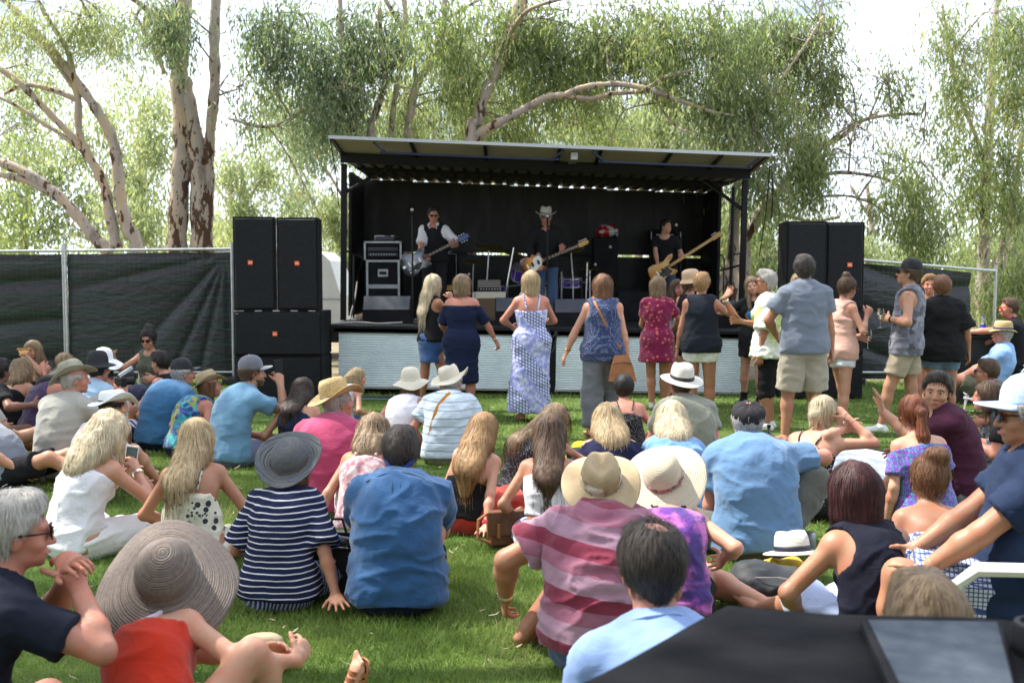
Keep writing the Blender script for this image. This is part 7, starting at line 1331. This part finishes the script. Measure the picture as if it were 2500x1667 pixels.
guitar('sunburst guitar with white pickguard played by the singer', (1303, 645, 16.42), (1404, 603, 16.42), 'tele', sunb('sunburst', (.75, .28, .03), (.10, .02, .008), .17), maple, (g_wh, [(.15, .03), (.12, .10), (.04, .09), (-.02, .03), (-.05, -.02), (-.10, -.09), (-.04, -.13), (.03, -.09), (.12, -.05)]))
guitar('long-necked natural wood bass guitar pointing up to the right', (1618, 660, 16.88), (1740, 582, 16.88), 'bass', sunb('bass_wood', (.62, .36, .09), (.40, .14, .03), .26), maple, (g_bk, [(.13, .02), (.10, -.02), (.13, -.10), (.05, -.12), (-.08, -.10), (-.12, -.03), (.0, .0), (.06, .03)]), .80)
def strapband(label, pts, w, mat, nm='shoulder_strap', cat='strap'):
    P_ = [Vector(tuple(p)) for p in pts]; S = [Vector(tuple(p)) for p in crmspline([tuple(p) for p in P_], 5)]; V = []
    for i, p in enumerate(S):
        d = (S[min(i+1, len(S)-1)]-S[max(i-1, 0)]).normalized(); n = Vector((0, -1, 0)); s_ = d.cross(n).normalized(); V += [p-s_*w/2, p+s_*w/2]
    o = MB().add(V, [(2*i, 2*i+1, 2*i+3, 2*i+2) for i in range(len(S)-1)]).build(nm, mat, None, True, False); tag(o, label, cat); return o
J = PPL['gtr']; B_ = J['B']; pt = [wpt(J, p) for p in B_.project(np.array([J['N']+V3(0, .10, -.02), J['N']+V3(0, .14, -.10), J['C']+V3(0, .17, .03), J['W']+V3(0, .18, .10)]), .034)]
o = MB(); n0 = 0
for i, w_ in enumerate((.022, .030, .040, .044)): o.v += [tuple(pt[i]-Vector((w_, 0, 0))*.7), tuple(pt[i]+Vector((w_, 0, 0))*.7)]
o.f = [(0, 1, 3, 2), (2, 3, 5, 4), (4, 5, 7, 6)]; o.m = [0]*3; tag(o.build('necktie', M_black, None, True, False), 'thin black tie of the guitarist in the waistcoat', 'tie')
# tan cross-body bag of the woman in grey trousers
def back_pts(J, loc, off=.03):
    P_ = J['B'].project(np.array([V3(*l)*J['s'] for l in loc]), off); return [wpt(J, p) for p in P_]
J = PPL['d4']; strapband('tan leather strap crossing the back of the woman in the dotted blouse', back_pts(J, [(-.10, 0, 1.50), (-.09, -.1, 1.46), (-.04, -.15, 1.36), (.03, -.16, 1.22), (.10, -.15, 1.08), (.17, -.12, .98)], .036), .024, leather_t)
p = wpt(J, V3(.19, -.17, .80)*J['s']); rt = empty('handbag', p, 'tan leather bucket bag hanging at the hip of the woman in grey trousers', 'bag'); MB().add([(-.07, -.04, .10), (.07, -.04, .10), (.07, .04, .10), (-.07, .04, .10), (-.13, -.06, -.16), (.15, -.06, -.16), (.15, .06, -.16), (-.13, .06, -.16), (-.10, -.055, .0), (.11, -.055, .0), (.11, .055, 0), (-.10, .055, 0)], [(0, 1, 2, 3), (7, 6, 5, 4), (0, 8, 9, 1), (1, 9, 10, 2), (2, 10, 11, 3), (3, 11, 8, 0), (8, 4, 5, 9), (9, 5, 6, 10), (10, 6, 7, 11), (11, 7, 4, 8)]).build('body', leather_t, rt); MB().tube([(-.10, -.06, .02), (.0, -.075, .04), (.10, -.06, .02)], .006, 5).build('drawstring', leather, rt, True); MB().lathe([(.012, 0), (.012, .004)], (.0, -.07, -.06), (0, -1, 0), 10).build('stud', M_gold, rt)
J = PPL['orangestrap']; strapband('orange bag strap over the back of the man in the striped polo', back_pts(J, [(.03, -.05, .72), (-.01, -.11, .68), (-.08, -.15, .58), (-.14, -.16, .42), (-.16, -.12, .25)], .036), .028, F_('orange_webbing', (.60, .25, .03)))
n_ = 24; ring = J['B'].project(np.array([J['W']+V3(math.cos(a)*.2, math.sin(a)*.16, -.02) for a in np.linspace(0, 2*math.pi, n_, endpoint=False)]), .034); ring = [wpt(J, r) for r in ring]
V = [r+Vector((0, 0, -.025)) for r in ring]+[r+Vector((0, 0, .025)) for r in ring]; tag(MB().add(V, [(i, (i+1) % n_, (i+1) % n_+n_, i+n_) for i in range(n_)]).build('waist_belt', M_black_flat, None, True, False), 'black waist belt round the man with the orange strap', 'belt')
J = PPL['d7']; strapband('thin black strap across the back of the woman in the sheer black blouse', back_pts(J, [(.12, 0, 1.50), (.10, -.1, 1.46), (.03, -.15, 1.32), (-.07, -.16, 1.15), (-.16, -.12, 1.0)], .036), .008, M_black)
J = PPL['d2']; L_ = lambda J, x, y, z: wpt(J, J['HC']+J['RH']@V3(x, y, z)*J['s'])
def flower(J, loc):
    c = L_(J, *loc); rt = empty('frangipani_flower', c, 'white flower with yellow centre in the hair of the woman in navy', 'flower'); d = (c-L_(J, 0, 0, 0)).normalized(); u = d.orthogonal().normalized(); v = d.cross(u)
    for k in range(5): a = 2*math.pi*k/5; r = u*math.cos(a)+v*math.sin(a); t = d.cross(r); MB().add([d*.01, r*.022+t*.014+d*.018, r*.042+d*.016, r*.024-t*.012+d*.020], [(0, 1, 2, 3)]).build('petal', white, rt)
    MB().lathe([(.010, .008), (.008, .018), (.0001, .02)], (0, 0, 0), d, 10).build('centre', sh('yellow_petal', (.8, .5, .05), .6), rt, True)
flower(J, (.068, -.075, .02))
# the blue strap round the dark head
J = PPL['bluestrap']; b = MB(); pts = [L_(J, .093*math.sin(a), -.012-.108*math.cos(a), -.045-.03*math.cos(a)+.055*abs(math.sin(a))**2) for a in np.linspace(-2.0, 2.0, 19)]; V = []
for p in pts: V += [p+Vector((0, 0, .015)), p-Vector((0, 0, .015))]
tag(b.add(V, [(2*i, 2*i+1, 2*i+3, 2*i+2) for i in range(18)]).build('visor_strap', F_('visor_blue', (.015, .035, .16)), None, True, False), 'blue visor strap round the back of the dark-haired man head', 'strap')
J = PPL['scarfwoman']; c = L_(J, 0, -.105, -.06); rt = empty('hair_scarf', c, 'cream scarf tied in the curly hair of the woman leaning on her watch hand', 'scarf'); MB().lathe([(.0001, -.02), (.022, -.012), (.024, .01), (.0001, .02)], n=12).build('knot', F_('scarf_cream', (.62, .50, .33)), rt, True)
for dx, l in ((-.05, .14), (.02, .17), (.06, .13)): MB().add([(-.012, 0, 0), (.012, 0, 0), (dx+.04, -.03, -l), (dx-.035, -.035, -l*.92), (dx*.5+.02, -.04, -l*.5), (dx*.5-.025, -.04, -l*.5)], [(0, 1, 4, 5), (5, 4, 2, 3)]).build('scarf_end', F_('scarf_cream', (0, 0, 0)), rt, True, False)
J = PPL['bluestrap']; sm_ = F_('blue_shirt_seam', (.012, .05, .13)); R2_, C_, N_, s_ = J['R2'], J['C'], J['N'], J['s']
for pp_ in ([C_+R2_[:, 0]*x*s_+R2_[:, 2]*(.115-.03*abs(x)*3)*s_-R2_[:, 1]*.16 for x in np.linspace(-.17, .17, 13)], [C_+R2_[:, 0]*x*s_+R2_[:, 2]*z*s_-R2_[:, 1]*.16 for x, z in ((-.018, .112), (-.018, .02), (-.02, -.12))], [C_+R2_[:, 0]*x*s_+R2_[:, 2]*z*s_-R2_[:, 1]*.16 for x, z in ((.018, .112), (.018, .02), (.02, -.12))]): MB().tube(J['B'].project(np.array(pp_), .0335), .0028, 5).build('seam', sm_, J['rt'], True)
# hand-held things
M_screen = sh('phone_screen', (.10, .17, .19), .15, 0, .6)
def phone(label, J, k, body, up=(0, 0, 1), fwd=None, back=False, screen=M_screen, off=(0, 0, 0)):
    w_ = wpt(J, J['WR'][k]); e = wpt(J, J['EL'][k]); c = w_+(w_-e).normalized()*.10+Vector(off); M = frame(c, Vector(up), Vector((1, 0, 0)) if fwd is None else Vector(fwd)); rt = bpy.data.objects.new('phone', None); link(rt); rt.matrix_world = M; tag(rt, label, 'phone')
    MB().box((0, 0, 0), (.148, .074, .009), bev=.004).build('case', body, rt); MB().box((0, 0, .0052 if not back else -.0052), (.125, .066, .0015)).build('screen', screen, rt); MB().lathe([(.007, 0), (.007, .002)], (.055, .022, -.0045 if not back else .0045), (0, 0, -1 if not back else 1), 10).build('lens', M_glassb, rt)
phone('white-framed phone held up by the woman in the white top', PPL['whitetop'], 'R', M_white, (.15, .1, 1), (1, .25, 0), True)
phone('black phone held up by the man in the grey cap', PPL['capphone'], 'R', M_black, (-.1, .1, 1), (1, .5, 0), True, M_black, (0, 0, .05))
phone('white phone in the hands of the woman in the purple top', PPL['purpledress'], 'R', M_white, (.1, 0, 1), (1, .4, 0)); phone('purple phone held up by the smiling woman in black', PPL['d8'], 'R', sh('purple_case', (.16, .06, .45), .4), (.8, 0, .6), (.2, 0, 1), off=(0, 0, .03))
M_glass = sh('clear_glass', (.95, .97, 1), .02, 0, .5, None, Transmission_Weight=.95, IOR=1.3); M_wine = sh('white_wine', (.85, .72, .35), .05, 0, .5, None, Transmission_Weight=.8)
def wineglass(label, c, tilt=0):
    rt = empty('wine_glass', c, label, 'wine glass', 'stemmed glasses'); rt.rotation_euler = (0, tilt, 0)
    MB().lathe([(.032, -.11), (.030, -.107), (.004, -.103), (.0035, -.02), (.020, -.005), (.036, .025), (.036, .055), (.029, .09)], n=16).build('glass', M_glass, rt, True); MB().lathe([(.0001, -.005), (.018, -.001), (.033, .025), (.0335, .035), (.0001, .035)], n=14).build('wine', M_wine, rt, True)
def hp(J, k, d=.09): w_ = wpt(J, J['WR'][k]); e = wpt(J, J['EL'][k]); return w_+(w_-e).normalized()*d
wineglass('stemmed glass held by the man in the grey singlet', hp(PPL['d12'], 'L')+Vector((-.03, 0, .0))); wineglass('glass of white wine held by the woman with the topknot', hp(PPL['d11'], 'L')+Vector((.03, 0, 0))); wineglass('stemmed glass held by the woman in the beige felt hat', hp(PPL['d6'], 'R')); wineglass('stemless wine glass standing on the picnic blanket', grd(2176, 1190)+Vector((0, 0, .12)))
J = PPL['olivetop']; c = hp(J, 'R'); rt = empty('plastic_cup', c, 'clear plastic cup held by the woman in the olive top', 'cup'); MB().lathe([(.028, -.05), (.036, .05), (.034, .05), (.027, -.047)], n=14).build('cup', M_glass, rt, True); MB().lathe([(.0001, -.04), (.030, -.04), (.033, .01), (.0001, .01)], n=12).build('drink', M_wine, rt, True)
J = PPL['eater']; c = hp(J, 'L', .12); rt = empty('pizza_slice', c, 'slice of pizza held by the woman facing the camera', 'food'); MB().add([(-.07, 0, .03), (.07, 0, .03), (0, -.03, -.09), (-.07, .012, .03), (.07, .012, .03), (0, -.02, -.09)], [(0, 1, 2), (5, 4, 3), (0, 2, 5, 3), (1, 4, 5, 2), (0, 3, 4, 1)]).build('slice', noisy('pizza', (.65, .30, .08), (.75, .5, .2), 30, .6), rt); MB().tube([(-.075, 0, .035), (.075, 0, .035)], .012, 6).build('crust', noisy('crust', (.45, .25, .1), (.35, .18, .07), 20, .8), rt, True)
J = PPL['photographer']; c = hp(J, 'R', .10)+Vector((-.03, -.0, .04)); rt = empty('camera', c, 'black and silver camera held up by the man in the olive hat', 'camera', None, R(-40)); MB().box((0, 0, 0), (.13, .05, .08), bev=.008).build('body', M_black, rt); MB().box((0, 0, .045), (.05, .04, .025), bev=.006).build('prism_hump', M_black, rt); MB().lathe([(.032, 0), (.034, .06), (.036, .09), (.030, .09), (.0001, .085)], (0, .025, 0), (0, 1, 0), 16).build('lens', M_black, rt, True); MB().box((.085, .0, .09), (.02, .14, .03), Matrix.Rotation(.5, 3, 'X'), bev=.004).build('flash_bracket', M_alu, rt)
J = PPL['d8']; c = hp(J, 'L', .10)+Vector((.0, -.03, .02)); rt = empty('sunglasses_case', c, 'glossy blue and black pouch held by the smiling woman in black', 'pouch'); MB().lathe([(.0001, -.06), (.03, -.05), (.055, 0), (.05, .035), (.0001, .06)], axis=(.2, 0, 1), n=14).build('pouch', sh('blue_gloss', (.02, .20, .42), .15, .3), rt, True); MB().box((0, -.02, .05), (.09, .05, .012), bev=.004).build('flap', M_black, rt)
# lying on the lawn
def G_(px, py): g_ = grd(px, py); return (g_.x, g_.y, 0)
rt = empty('cooler_bag', G_(800, 1450), 'black cooler bag with a water bottle beside the striped woman', 'bag')
x0, x1, y0, y1, hz = -.13, .13, 0, .22, .26; V = [(x0, y0, .01), (x1, y0, .01), (x1, y1, .01), (x0, y1, .01), (x0-.02, y0-.02, hz), (x1+.02, y0-.02, hz-.02), (x1+.01, y1, hz), (x0-.01, y1, hz+.01)]; MB().add(V, [(3, 2, 1, 0), (0, 1, 5, 4), (1, 2, 6, 5), (2, 3, 7, 6), (3, 0, 4, 7)]).build('body', noisy('bag_black', (.010, .010, .012), (.02, .02, .022), 14, .6), rt); MB().tube([V[4], V[5], V[6], V[7], V[4]], .009, 6).build('rim', M_black, rt, True)
MB().tube([(-.08, .22, .25), (-.05, .24, .34), (.04, .24, .34), (.07, .22, .25)], .009, 6).build('handle', M_black, rt, True)
for x in (-.03, .04): MB().lathe([(.010, 0), (.008, .006)], (x, -.018, .18), (0, -1, 0), 10).build('stud', M_chrome, rt, True)
def bottle(label, c, ax, mat, capm, r=.032, h=.2, nm='water_bottle', lab=None):
    rt = empty(nm, c, label, 'bottle'); MB().lathe([(r*.9, 0), (r, .01), (r, h*.62), (r*.85, h*.72), (r*.42, h*.86), (r*.38, h*.95)], (0, 0, 0), ax, 16).build('bottle', mat, rt, True); a = Vector(ax).normalized(); MB().lathe([(r*.46, 0), (r*.46, h*.08), (.0001, h*.085)], a*h*.94, a, 12).build('cap', capm, rt, True); MB().lathe([(r+.0015, h*.25), (r+.0015, h*.55)], (0, 0, 0), ax, 16).build('label', lab or capm, rt, True)
bl_ = sh('blue_label', (.03, .10, .60), .4); g0 = Vector(G_(800, 1450)); bottle('plastic water bottle with blue label in the black cooler bag', g0+Vector((.10, .08, .25)), (-1, .1, .12), M_glass, bl_); bottle('small water bottle standing on the bin', (X_(2402, 13.3), 13.3, .90), (0, 0, 1), M_glass, bl_, .035, .24)
wg = sh('dark_green_glass', (.02, .035, .01), .08, 0, .8); bottle('dark green wine bottle on the grass right of the flat-capped man', Vector(G_(1884, 1148)), (0, 0, 1), wg, M_gold, .038, .30, 'wine_bottle', sh('wine_label', (.6, .55, .4), .7)); bottle('second wine bottle just behind the first on the grass', Vector(G_(1876, 1118)), (0, 0, 1), wg, M_black, .037, .30, 'wine_bottle', sh('wine_label', (0, 0, 0))); bottle('small bottle with blue cap beside the wine bottles', Vector(G_(1866, 1120)), (0, 0, 1), sh('amber', (.45, .33, .05), .2), bl_, .03, .16)
rt = empty('satchel', G_(1245, 1342), 'brown leather satchel with looped strap beside the girl in the white crop top', 'bag', None, R(12)); MB().box((0, .06, .12), (.26, .09, .22), bev=.02).build('body', leather, rt); MB().box((0, .01, .16), (.27, .012, .15), bev=.005).build('flap', leather, rt); MB().tube([(-.13, .05, .22), (-.19, .02, .19), (-.20, 0, .08), (-.12, 0, .05)], .010, 6).build('strap', leather_t, rt, True)
for x in (-.07, .07): MB().box((x, -.002, .12), (.022, .008, .09), bev=.003).build('buckle_strap', leather_t, rt)
rt = empty('backpack', G_(1890, 1470), 'black backpack lying in front of the broad man in blue', 'bag', None, R(-8)); V, F = [], []
S = SDF(); S.cap((-.13, .1, .09), (.15, .1, .07), .09, .07, (0, 0, 1), 1.0, .05); S.cap((-.1, .02, .06), (.14, .03, .05), .07, .05, k=.05); d, l = S.grid(.014); V, F = surfnet(d, l, .014); N = vnormals(V, F); V = cloth_disp(V, N, .022, 4); V[:, 2] = np.maximum(V[:, 2], .005); mesh_np('body', V, F, noisy('backpack_cloth', (.016, .018, .022), (.035, .04, .045), 10, .7), rt); MB().tube([(-.16, .05, .08), (-.26, .0, .05), (-.27, -.06, .02), (-.12, -.05, .02)], .012, 6).build('strap', M_black, rt, True); MB().tube([(-.1, -.02, .13), (.02, -.04, .14), (.14, -.0, .11)], .004, 4).build('zip', M_steel, rt)
def loose_hat(label, c, rz, tx, mat, kind, o):
    rt = empty('hat', c, label, 'hat'); P0 = dict(h=1.75, sex='m', pose='sit'); J0 = dict(s=1., RH=np.eye(3), HC=V3(0, 0, 0)); hh = hat(P0, J0, rt, kind, mat, o); hh.name = 'crown'; hh.matrix_local = Matrix.Rotation(rz, 4, 'Z') @ Matrix.Rotation(tx, 4, 'X')
g0 = Vector(G_(1930, 1430)); loose_hat('cream fedora with dark band lying on the black backpack', g0+Vector((.04, .12, .16)), .3, R(-12), st_wh, 'fedora', dict(rad=.15, ch=.11, band=sh('navy_ribbon', (.01, .012, .03), .5), bh=.026, dent=.02, droop=.01)); loose_hat('bright yellow hat lying on the grass behind the seated girls', Vector(G_(1418, 1120))+Vector((0, 0, .05)), 0, R(6), sh('yellow_felt', (.75, .58, .02), .8), 'dome', dict(rad=.17, ch=.11, droop=.02, wave=.01)); loose_hat('tan hat lying behind the woman in the red-orange top', Vector(G_(640, 1625))+Vector((0, 0, .05)), .5, R(-6), h_tan, 'bucket', dict(rad=.135, ch=.08, droop=.0))
J = PPL['printshorts']; loose_hat('white cap held by the person in patterned shorts', hp(J, 'L')+Vector((-.05, -.05, .02)), 1.2, R(-20), h_white, 'cap', dict(bmat=h_cream))
def lump(nm, label, cat, c, pr, mat, amp=.02, h=.014, seed=2):
    rt = empty(nm, c, label, cat); S = SDF()
    for a, b_, r1, r2 in pr: S.cap(a, b_, r1, r2, k=.04)
    d, l = S.grid(h); V, F = surfnet(d, l, h); N = vnormals(V, F); V = cloth_disp(V, N, amp, seed); V[:, 2] = np.maximum(V[:, 2], .004); mesh_np('fabric', V, F, mat, rt); return rt
lump('bag', 'dark soft bag under the yellow hat', 'bag', G_(1432, 1130), [((-.12, .1, .05), (.22, .15, .05), .06, .07)], noisy('dark_bag', (.015, .02, .018), (.03, .06, .03), 12, .8)); lump('cloth', 'bunched yellow cloth behind the black backpack', 'cloth', G_(1902, 1400), [((-.06, 0, .03), (.10, .08, .03), .04, .05)], F_('yellow_cloth', (.55, .36, .02))); lump('bag', 'pale blue and white bag beside the sage green shirt', 'bag', G_(1752, 1130), [((-.06, .0, .06), (.10, .05, .05), .07, .05)], F_('pale_bag', (.42, .58, .62), 'tie', (.65, .65, .62), (.2, .4, .5)))
lump('bag', 'red drawstring bag on the grass at the left', 'bag', G_(72, 1062), [((-.06, 0, .04), (.10, .02, .03), .05, .04)], F_('red_bag', (.45, .01, .02))); lump('cloth', 'white cloth heap on the picnic spot at the left', 'cloth', G_(338, 1055), [((-.12, .0, .03), (.12, .05, .04), .05, .06)], white); lump('cloth', 'red cloth on the grass near the yellow ball', 'cloth', G_(330, 1075), [((-.08, .0, .02), (.10, .0, .02), .03, .025)], F_('red_bag', (0, 0, 0))); lump('bag', 'black shoulder bag on the grass behind the girl with the bun', 'bag', G_(2362, 1255), [((-.10, 0, .05), (.12, .05, .06), .07, .07)], noisy('bag_black', (0, 0, 0), (0, 0, 0))); lump('bag', 'dark folded bag on the grass by the man in the beach chair', 'bag', G_(2425, 1112), [((-.35, 0, .03), (.3, .1, .03), .05, .05)], navy)
rt = empty('ball', G_(313, 1050), 'small yellow-orange ball on the picnic spot', 'ball'); MB().lathe([(.0001, 0), (.035, .01), (.055, .045), (.055, .06), (.035, .098), (.0001, .108)], n=18).build('ball', sh('ball_yellow', (.8, .42, .05), .4), rt, True); rt = empty('ball', G_(50, 1062), 'patterned teal and red ball by the red bag', 'ball'); MB().lathe([(.0001, 0), (.05, .012), (.078, .06), (.078, .09), (.05, .138), (.0001, .15)], n=18).build('ball', F_('ball_pat', (.1, .3, .33), 'tie', (.5, .55, .5), (.5, .05, .05), s=.5), rt, True)
for lb, px, py in (('silver drink can standing in the grass by the backpack', 1978, 1345), ('silver drink can at the left behind the white-topped woman', 104, 1178), ('silver drink can behind the brown satchel', 1262, 1290)): rt = empty('drink_can', G_(px, py), lb, 'can', 'drink cans'); MB().lathe([(.026, 0), (.033, .01), (.033, .10), (.027, .118)], n=18).build('can', M_alu, rt, True); MB().lathe([(.0001, .114), (.026, .115), (.028, .120)], n=16).build('lid', M_chrome, rt, True)
# picnic rugs
def rug(label, pts, mat, edge, seed):
    C_ = [grd(*p) for p in pts]; n = 14; V = []
    for i in range(n+1):
        for j in range(n+1):
            u, v = i/n, j/n; p = (C_[0]*(1-u)+C_[1]*u)*(1-v)+(C_[3]*(1-u)+C_[2]*u)*v; V.append((p.x, p.y, .040+.018*fbm(np.array([[p.x*3, p.y*3, seed]]), seed, 2)[0]))
    F = [(i*(n+1)+j, (i+1)*(n+1)+j, (i+1)*(n+1)+j+1, i*(n+1)+j+1) for i in range(n) for j in range(n)]; rt = empty('picnic_rug', (0, 0, 0), label, 'picnic rug'); MB().add(V, F).build('rug', mat, rt, True, False)
    b_ = [V[i*(n+1)] for i in range(n+1)]+[V[n*(n+1)+j] for j in range(1, n+1)]+[V[i*(n+1)+n] for i in range(n-1, -1, -1)]+[V[j] for j in range(n-1, -1, -1)]; MB().tube(b_, .009, 5, cap=False).build('edging', edge, rt, True)
rug('pale blue and white picnic rug with black edging at the right', [(1960, 1215), (2330, 1270), (2235, 1130), (2065, 1098)], F_('rug_pale', (.55, .62, .68), 'tie', (.68, .70, .72), (.45, .50, .62)), M_black, 2); rug('dark picnic rug in front of the left-hand fence', [(60, 1030), (430, 1040), (430, 985), (110, 985)], F_('rug_dark', (.05, .03, .04), 'vstripe', (.25, .04, .05)), M_black, 5)
# white plastic chair
M_plast = noisy('white_plastic', (.66, .64, .60), (.60, .58, .54), 4, .4, .05); J = PPL['chairman']; M = J['M']; rt = bpy.data.objects.new('plastic_chair', None); link(rt); rt.matrix_world = M; tag(rt, 'white plastic chair under the man with the pale blue cap', 'chair')
def sheet(nm, f, nu, nv, mat, par, th=.012):
    V = [f(i/nu, j/nv) for i in range(nu+1) for j in range(nv+1)]; n = len(V); F = [(i*(nv+1)+j, (i+1)*(nv+1)+j, (i+1)*(nv+1)+j+1, i*(nv+1)+j+1) for i in range(nu) for j in range(nv)]; o = MB().add(V, F).build(nm, mat, par, True, False); m_ = o.modifiers.new('thick', 'SOLIDIFY'); m_.thickness = th; return o
sheet('seat', lambda u, v: ((u-.5)*.46, -.20+v*.46, .345+.03*(2*u-1)**2-.02*math.sin(math.pi*v)), 10, 8, M_plast, rt); sheet('backrest', lambda u, v: ((u-.5)*(.46+.06*v), -.22-.16*v+.06*(2*u-1)**2*.8, .36+.46*v+.05*(1-(2*u-1)**2)*v), 12, 10, M_plast, rt)
for sx_ in (-1, 1):
    MB().tube([(sx_*.25, -.32, .66), (sx_*.28, -.1, .60), (sx_*.28, .18, .585), (sx_*.26, .24, .52), (sx_*.25, .25, .30), (sx_*.27, .28, .0)], [.022, .026, .028, .026, .022, .02], 8).build('armrest', M_plast, rt, True); MB().tube([(sx_*.22, -.20, .34), (sx_*.26, -.30, .0)], [.026, .02], 8).build('leg', M_plast, rt, True)
J = PPL['beachchair']; rt = bpy.data.objects.new('beach_chair', None); link(rt); rt.matrix_world = J['M']; tag(rt, 'low white folding beach chair with striped webbing', 'chair')
for sx_ in (-1, 1): MB().tube([(sx_*.27, .30, .22), (sx_*.27, -.12, .17), (sx_*.27, -.42, .62)], .013, 8).build('frame_tube', M_white, rt, True); MB().tube([(sx_*.27, .26, .22), (sx_*.27, .30, .0), (sx_*.27, -.22, .0), (sx_*.27, -.12, .17)], .012, 8).build('leg', M_white, rt, True)
wm = F_('webbing_teal', (.08, .30, .28)); wm2 = F_('webbing_white', (.7, .7, .66))
for i in range(6): MB().box((0, .26-i*.065, .212-.007*i), (.54, .05, .004)).build('seat_webbing', wm if i % 2 else wm2, rt)
for i in range(7): MB().box((0, -.15-i*.036, .21+i*.060), (.54, .004, .052), Matrix.Rotation(R(-32), 3, 'X')).build('back_webbing', wm if i % 2 else wm2, rt)
J = PPL['lanyard']; rt = bpy.data.objects.new('stool', None); link(rt); rt.matrix_world = J['M']; tag(rt, 'dark stool carrying the man with the red lanyard', 'stool'); MB().box((0, 0, .43), (.34, .34, .03), bev=.01).build('seat', M_black, rt)
for sx_ in (-1, 1):
    for sy_ in (-1, 1): MB().tube([(sx_*.13, sy_*.13, .42), (sx_*.18, sy_*.18, 0)], .014, 6).build('leg', M_black, rt, True)
pts = J['B'].project(np.array([J['N']+V3(-.07, .0, .04), J['N']+V3(-.07, .10, -.05), J['C']+V3(-.02, .16, .0), J['W']+V3(0, .2, .02), J['C']+V3(.02, .16, .0), J['N']+V3(.07, .10, -.05), J['N']+V3(.07, .0, .04)]), .034); o = strapband('red lanyard with white tag round the neck of the man in the black polo', [wpt(J, p) for p in pts], .018, F_('lanyard_red', (.6, .01, .02)), 'lanyard', 'lanyard'); MB().box(wpt(J, pts[3])+Vector((0, -.01, -.06)), (.065, .006, .09)).build('name_tag', M_white, o)
# black draped desk at the very front
M_drape = noisy('black_drape', (.0035, .0035, .0045), (.007, .0075, .010), 2.5, .85, .5, 9, 3, bd=.02, spec=.12); top = [(.127-.15, 1.867-.18), (.488, 2.30), (1.067, 2.205), (1.55, 2.12), (1.5, 1.0), (.0, 1.0)]; rt = empty('covered_desk', (.7, 1.7, 0), 'desk hidden under a black cloth at the bottom right corner', 'desk')
O = []; n = len(top)
for i in range(n):
    for k in range(8): t = k/8; a, b_ = top[i], top[(i+1) % n]; O.append((a[0]*(1-t)+b_[0]*t-.7, a[1]*(1-t)+b_[1]*t-1.7))
m = len(O); V = [(0, 0, .905)]; 
for k, (s_, z) in enumerate(((.6, .907), (.93, .906), (.985, .900), (1.0, .885), (1.01, .6), (1.03, .02))): V += [(x*s_*(1+(.012*math.sin(i*2.1)*(z < .8))), y*s_*(1+(.012*math.sin(i*2.1)*(z < .8))), z+.004*math.sin(i*.8+k)) for i, (x, y) in enumerate(O)]
F = [(0, 1+i, 1+(i+1) % m) for i in range(m)]+[(1+k*m+i, 1+(k+1)*m+i, 1+(k+1)*m+(i+1) % m, 1+k*m+(i+1) % m) for k in range(5) for i in range(m)]; MB().add(V, F).build('cloth', M_drape, rt, True, False)
rt = empty('grey_case', (.85, 1.95, .915), 'flat box with mottled grey-blue lid lying on the black cloth', 'case'); Q = [(.752, 2.12), (1.018, 2.108), (.86, 1.70), (.68, 1.72)]; Q = [(x-.85, y-1.95) for x, y in Q]
def pr4(Q, z0, z1): return [(x, y, z0) for x, y in Q]+[(x, y, z1) for x, y in Q], [(3, 2, 1, 0), (4, 5, 6, 7), (0, 1, 5, 4), (1, 2, 6, 5), (2, 3, 7, 6), (3, 0, 4, 7)]
MB().add(*pr4([(x*1.10-.004, y*1.04) for x, y in Q], -.008, .010)).build('body', M_black_flat, rt); MB().add(*pr4(Q, .010, .014)).build('lid', noisy('grey_blue_lid', (.055, .068, .088), (.080, .095, .118), 18, .95, .1, det=3, spec=.1), rt)
rt = empty('black_canister', (1.045, 1.98, .905), 'black round canister standing at the right edge of the black cloth', 'canister'); MB().lathe([(.055, 0), (.055, .055), (.050, .064), (.040, .066), (.038, .058), (.0001, .056)], n=30).build('canister', M_black, rt, True); MB().lathe([(.0001, .0575), (.022, .0590), (.024, .0570)], n=16).build('brown_core', noisy('cardboard', (.25, .14, .08), (.2, .1, .06), 20, .8), rt, True)
bpy.context.view_layer.update()
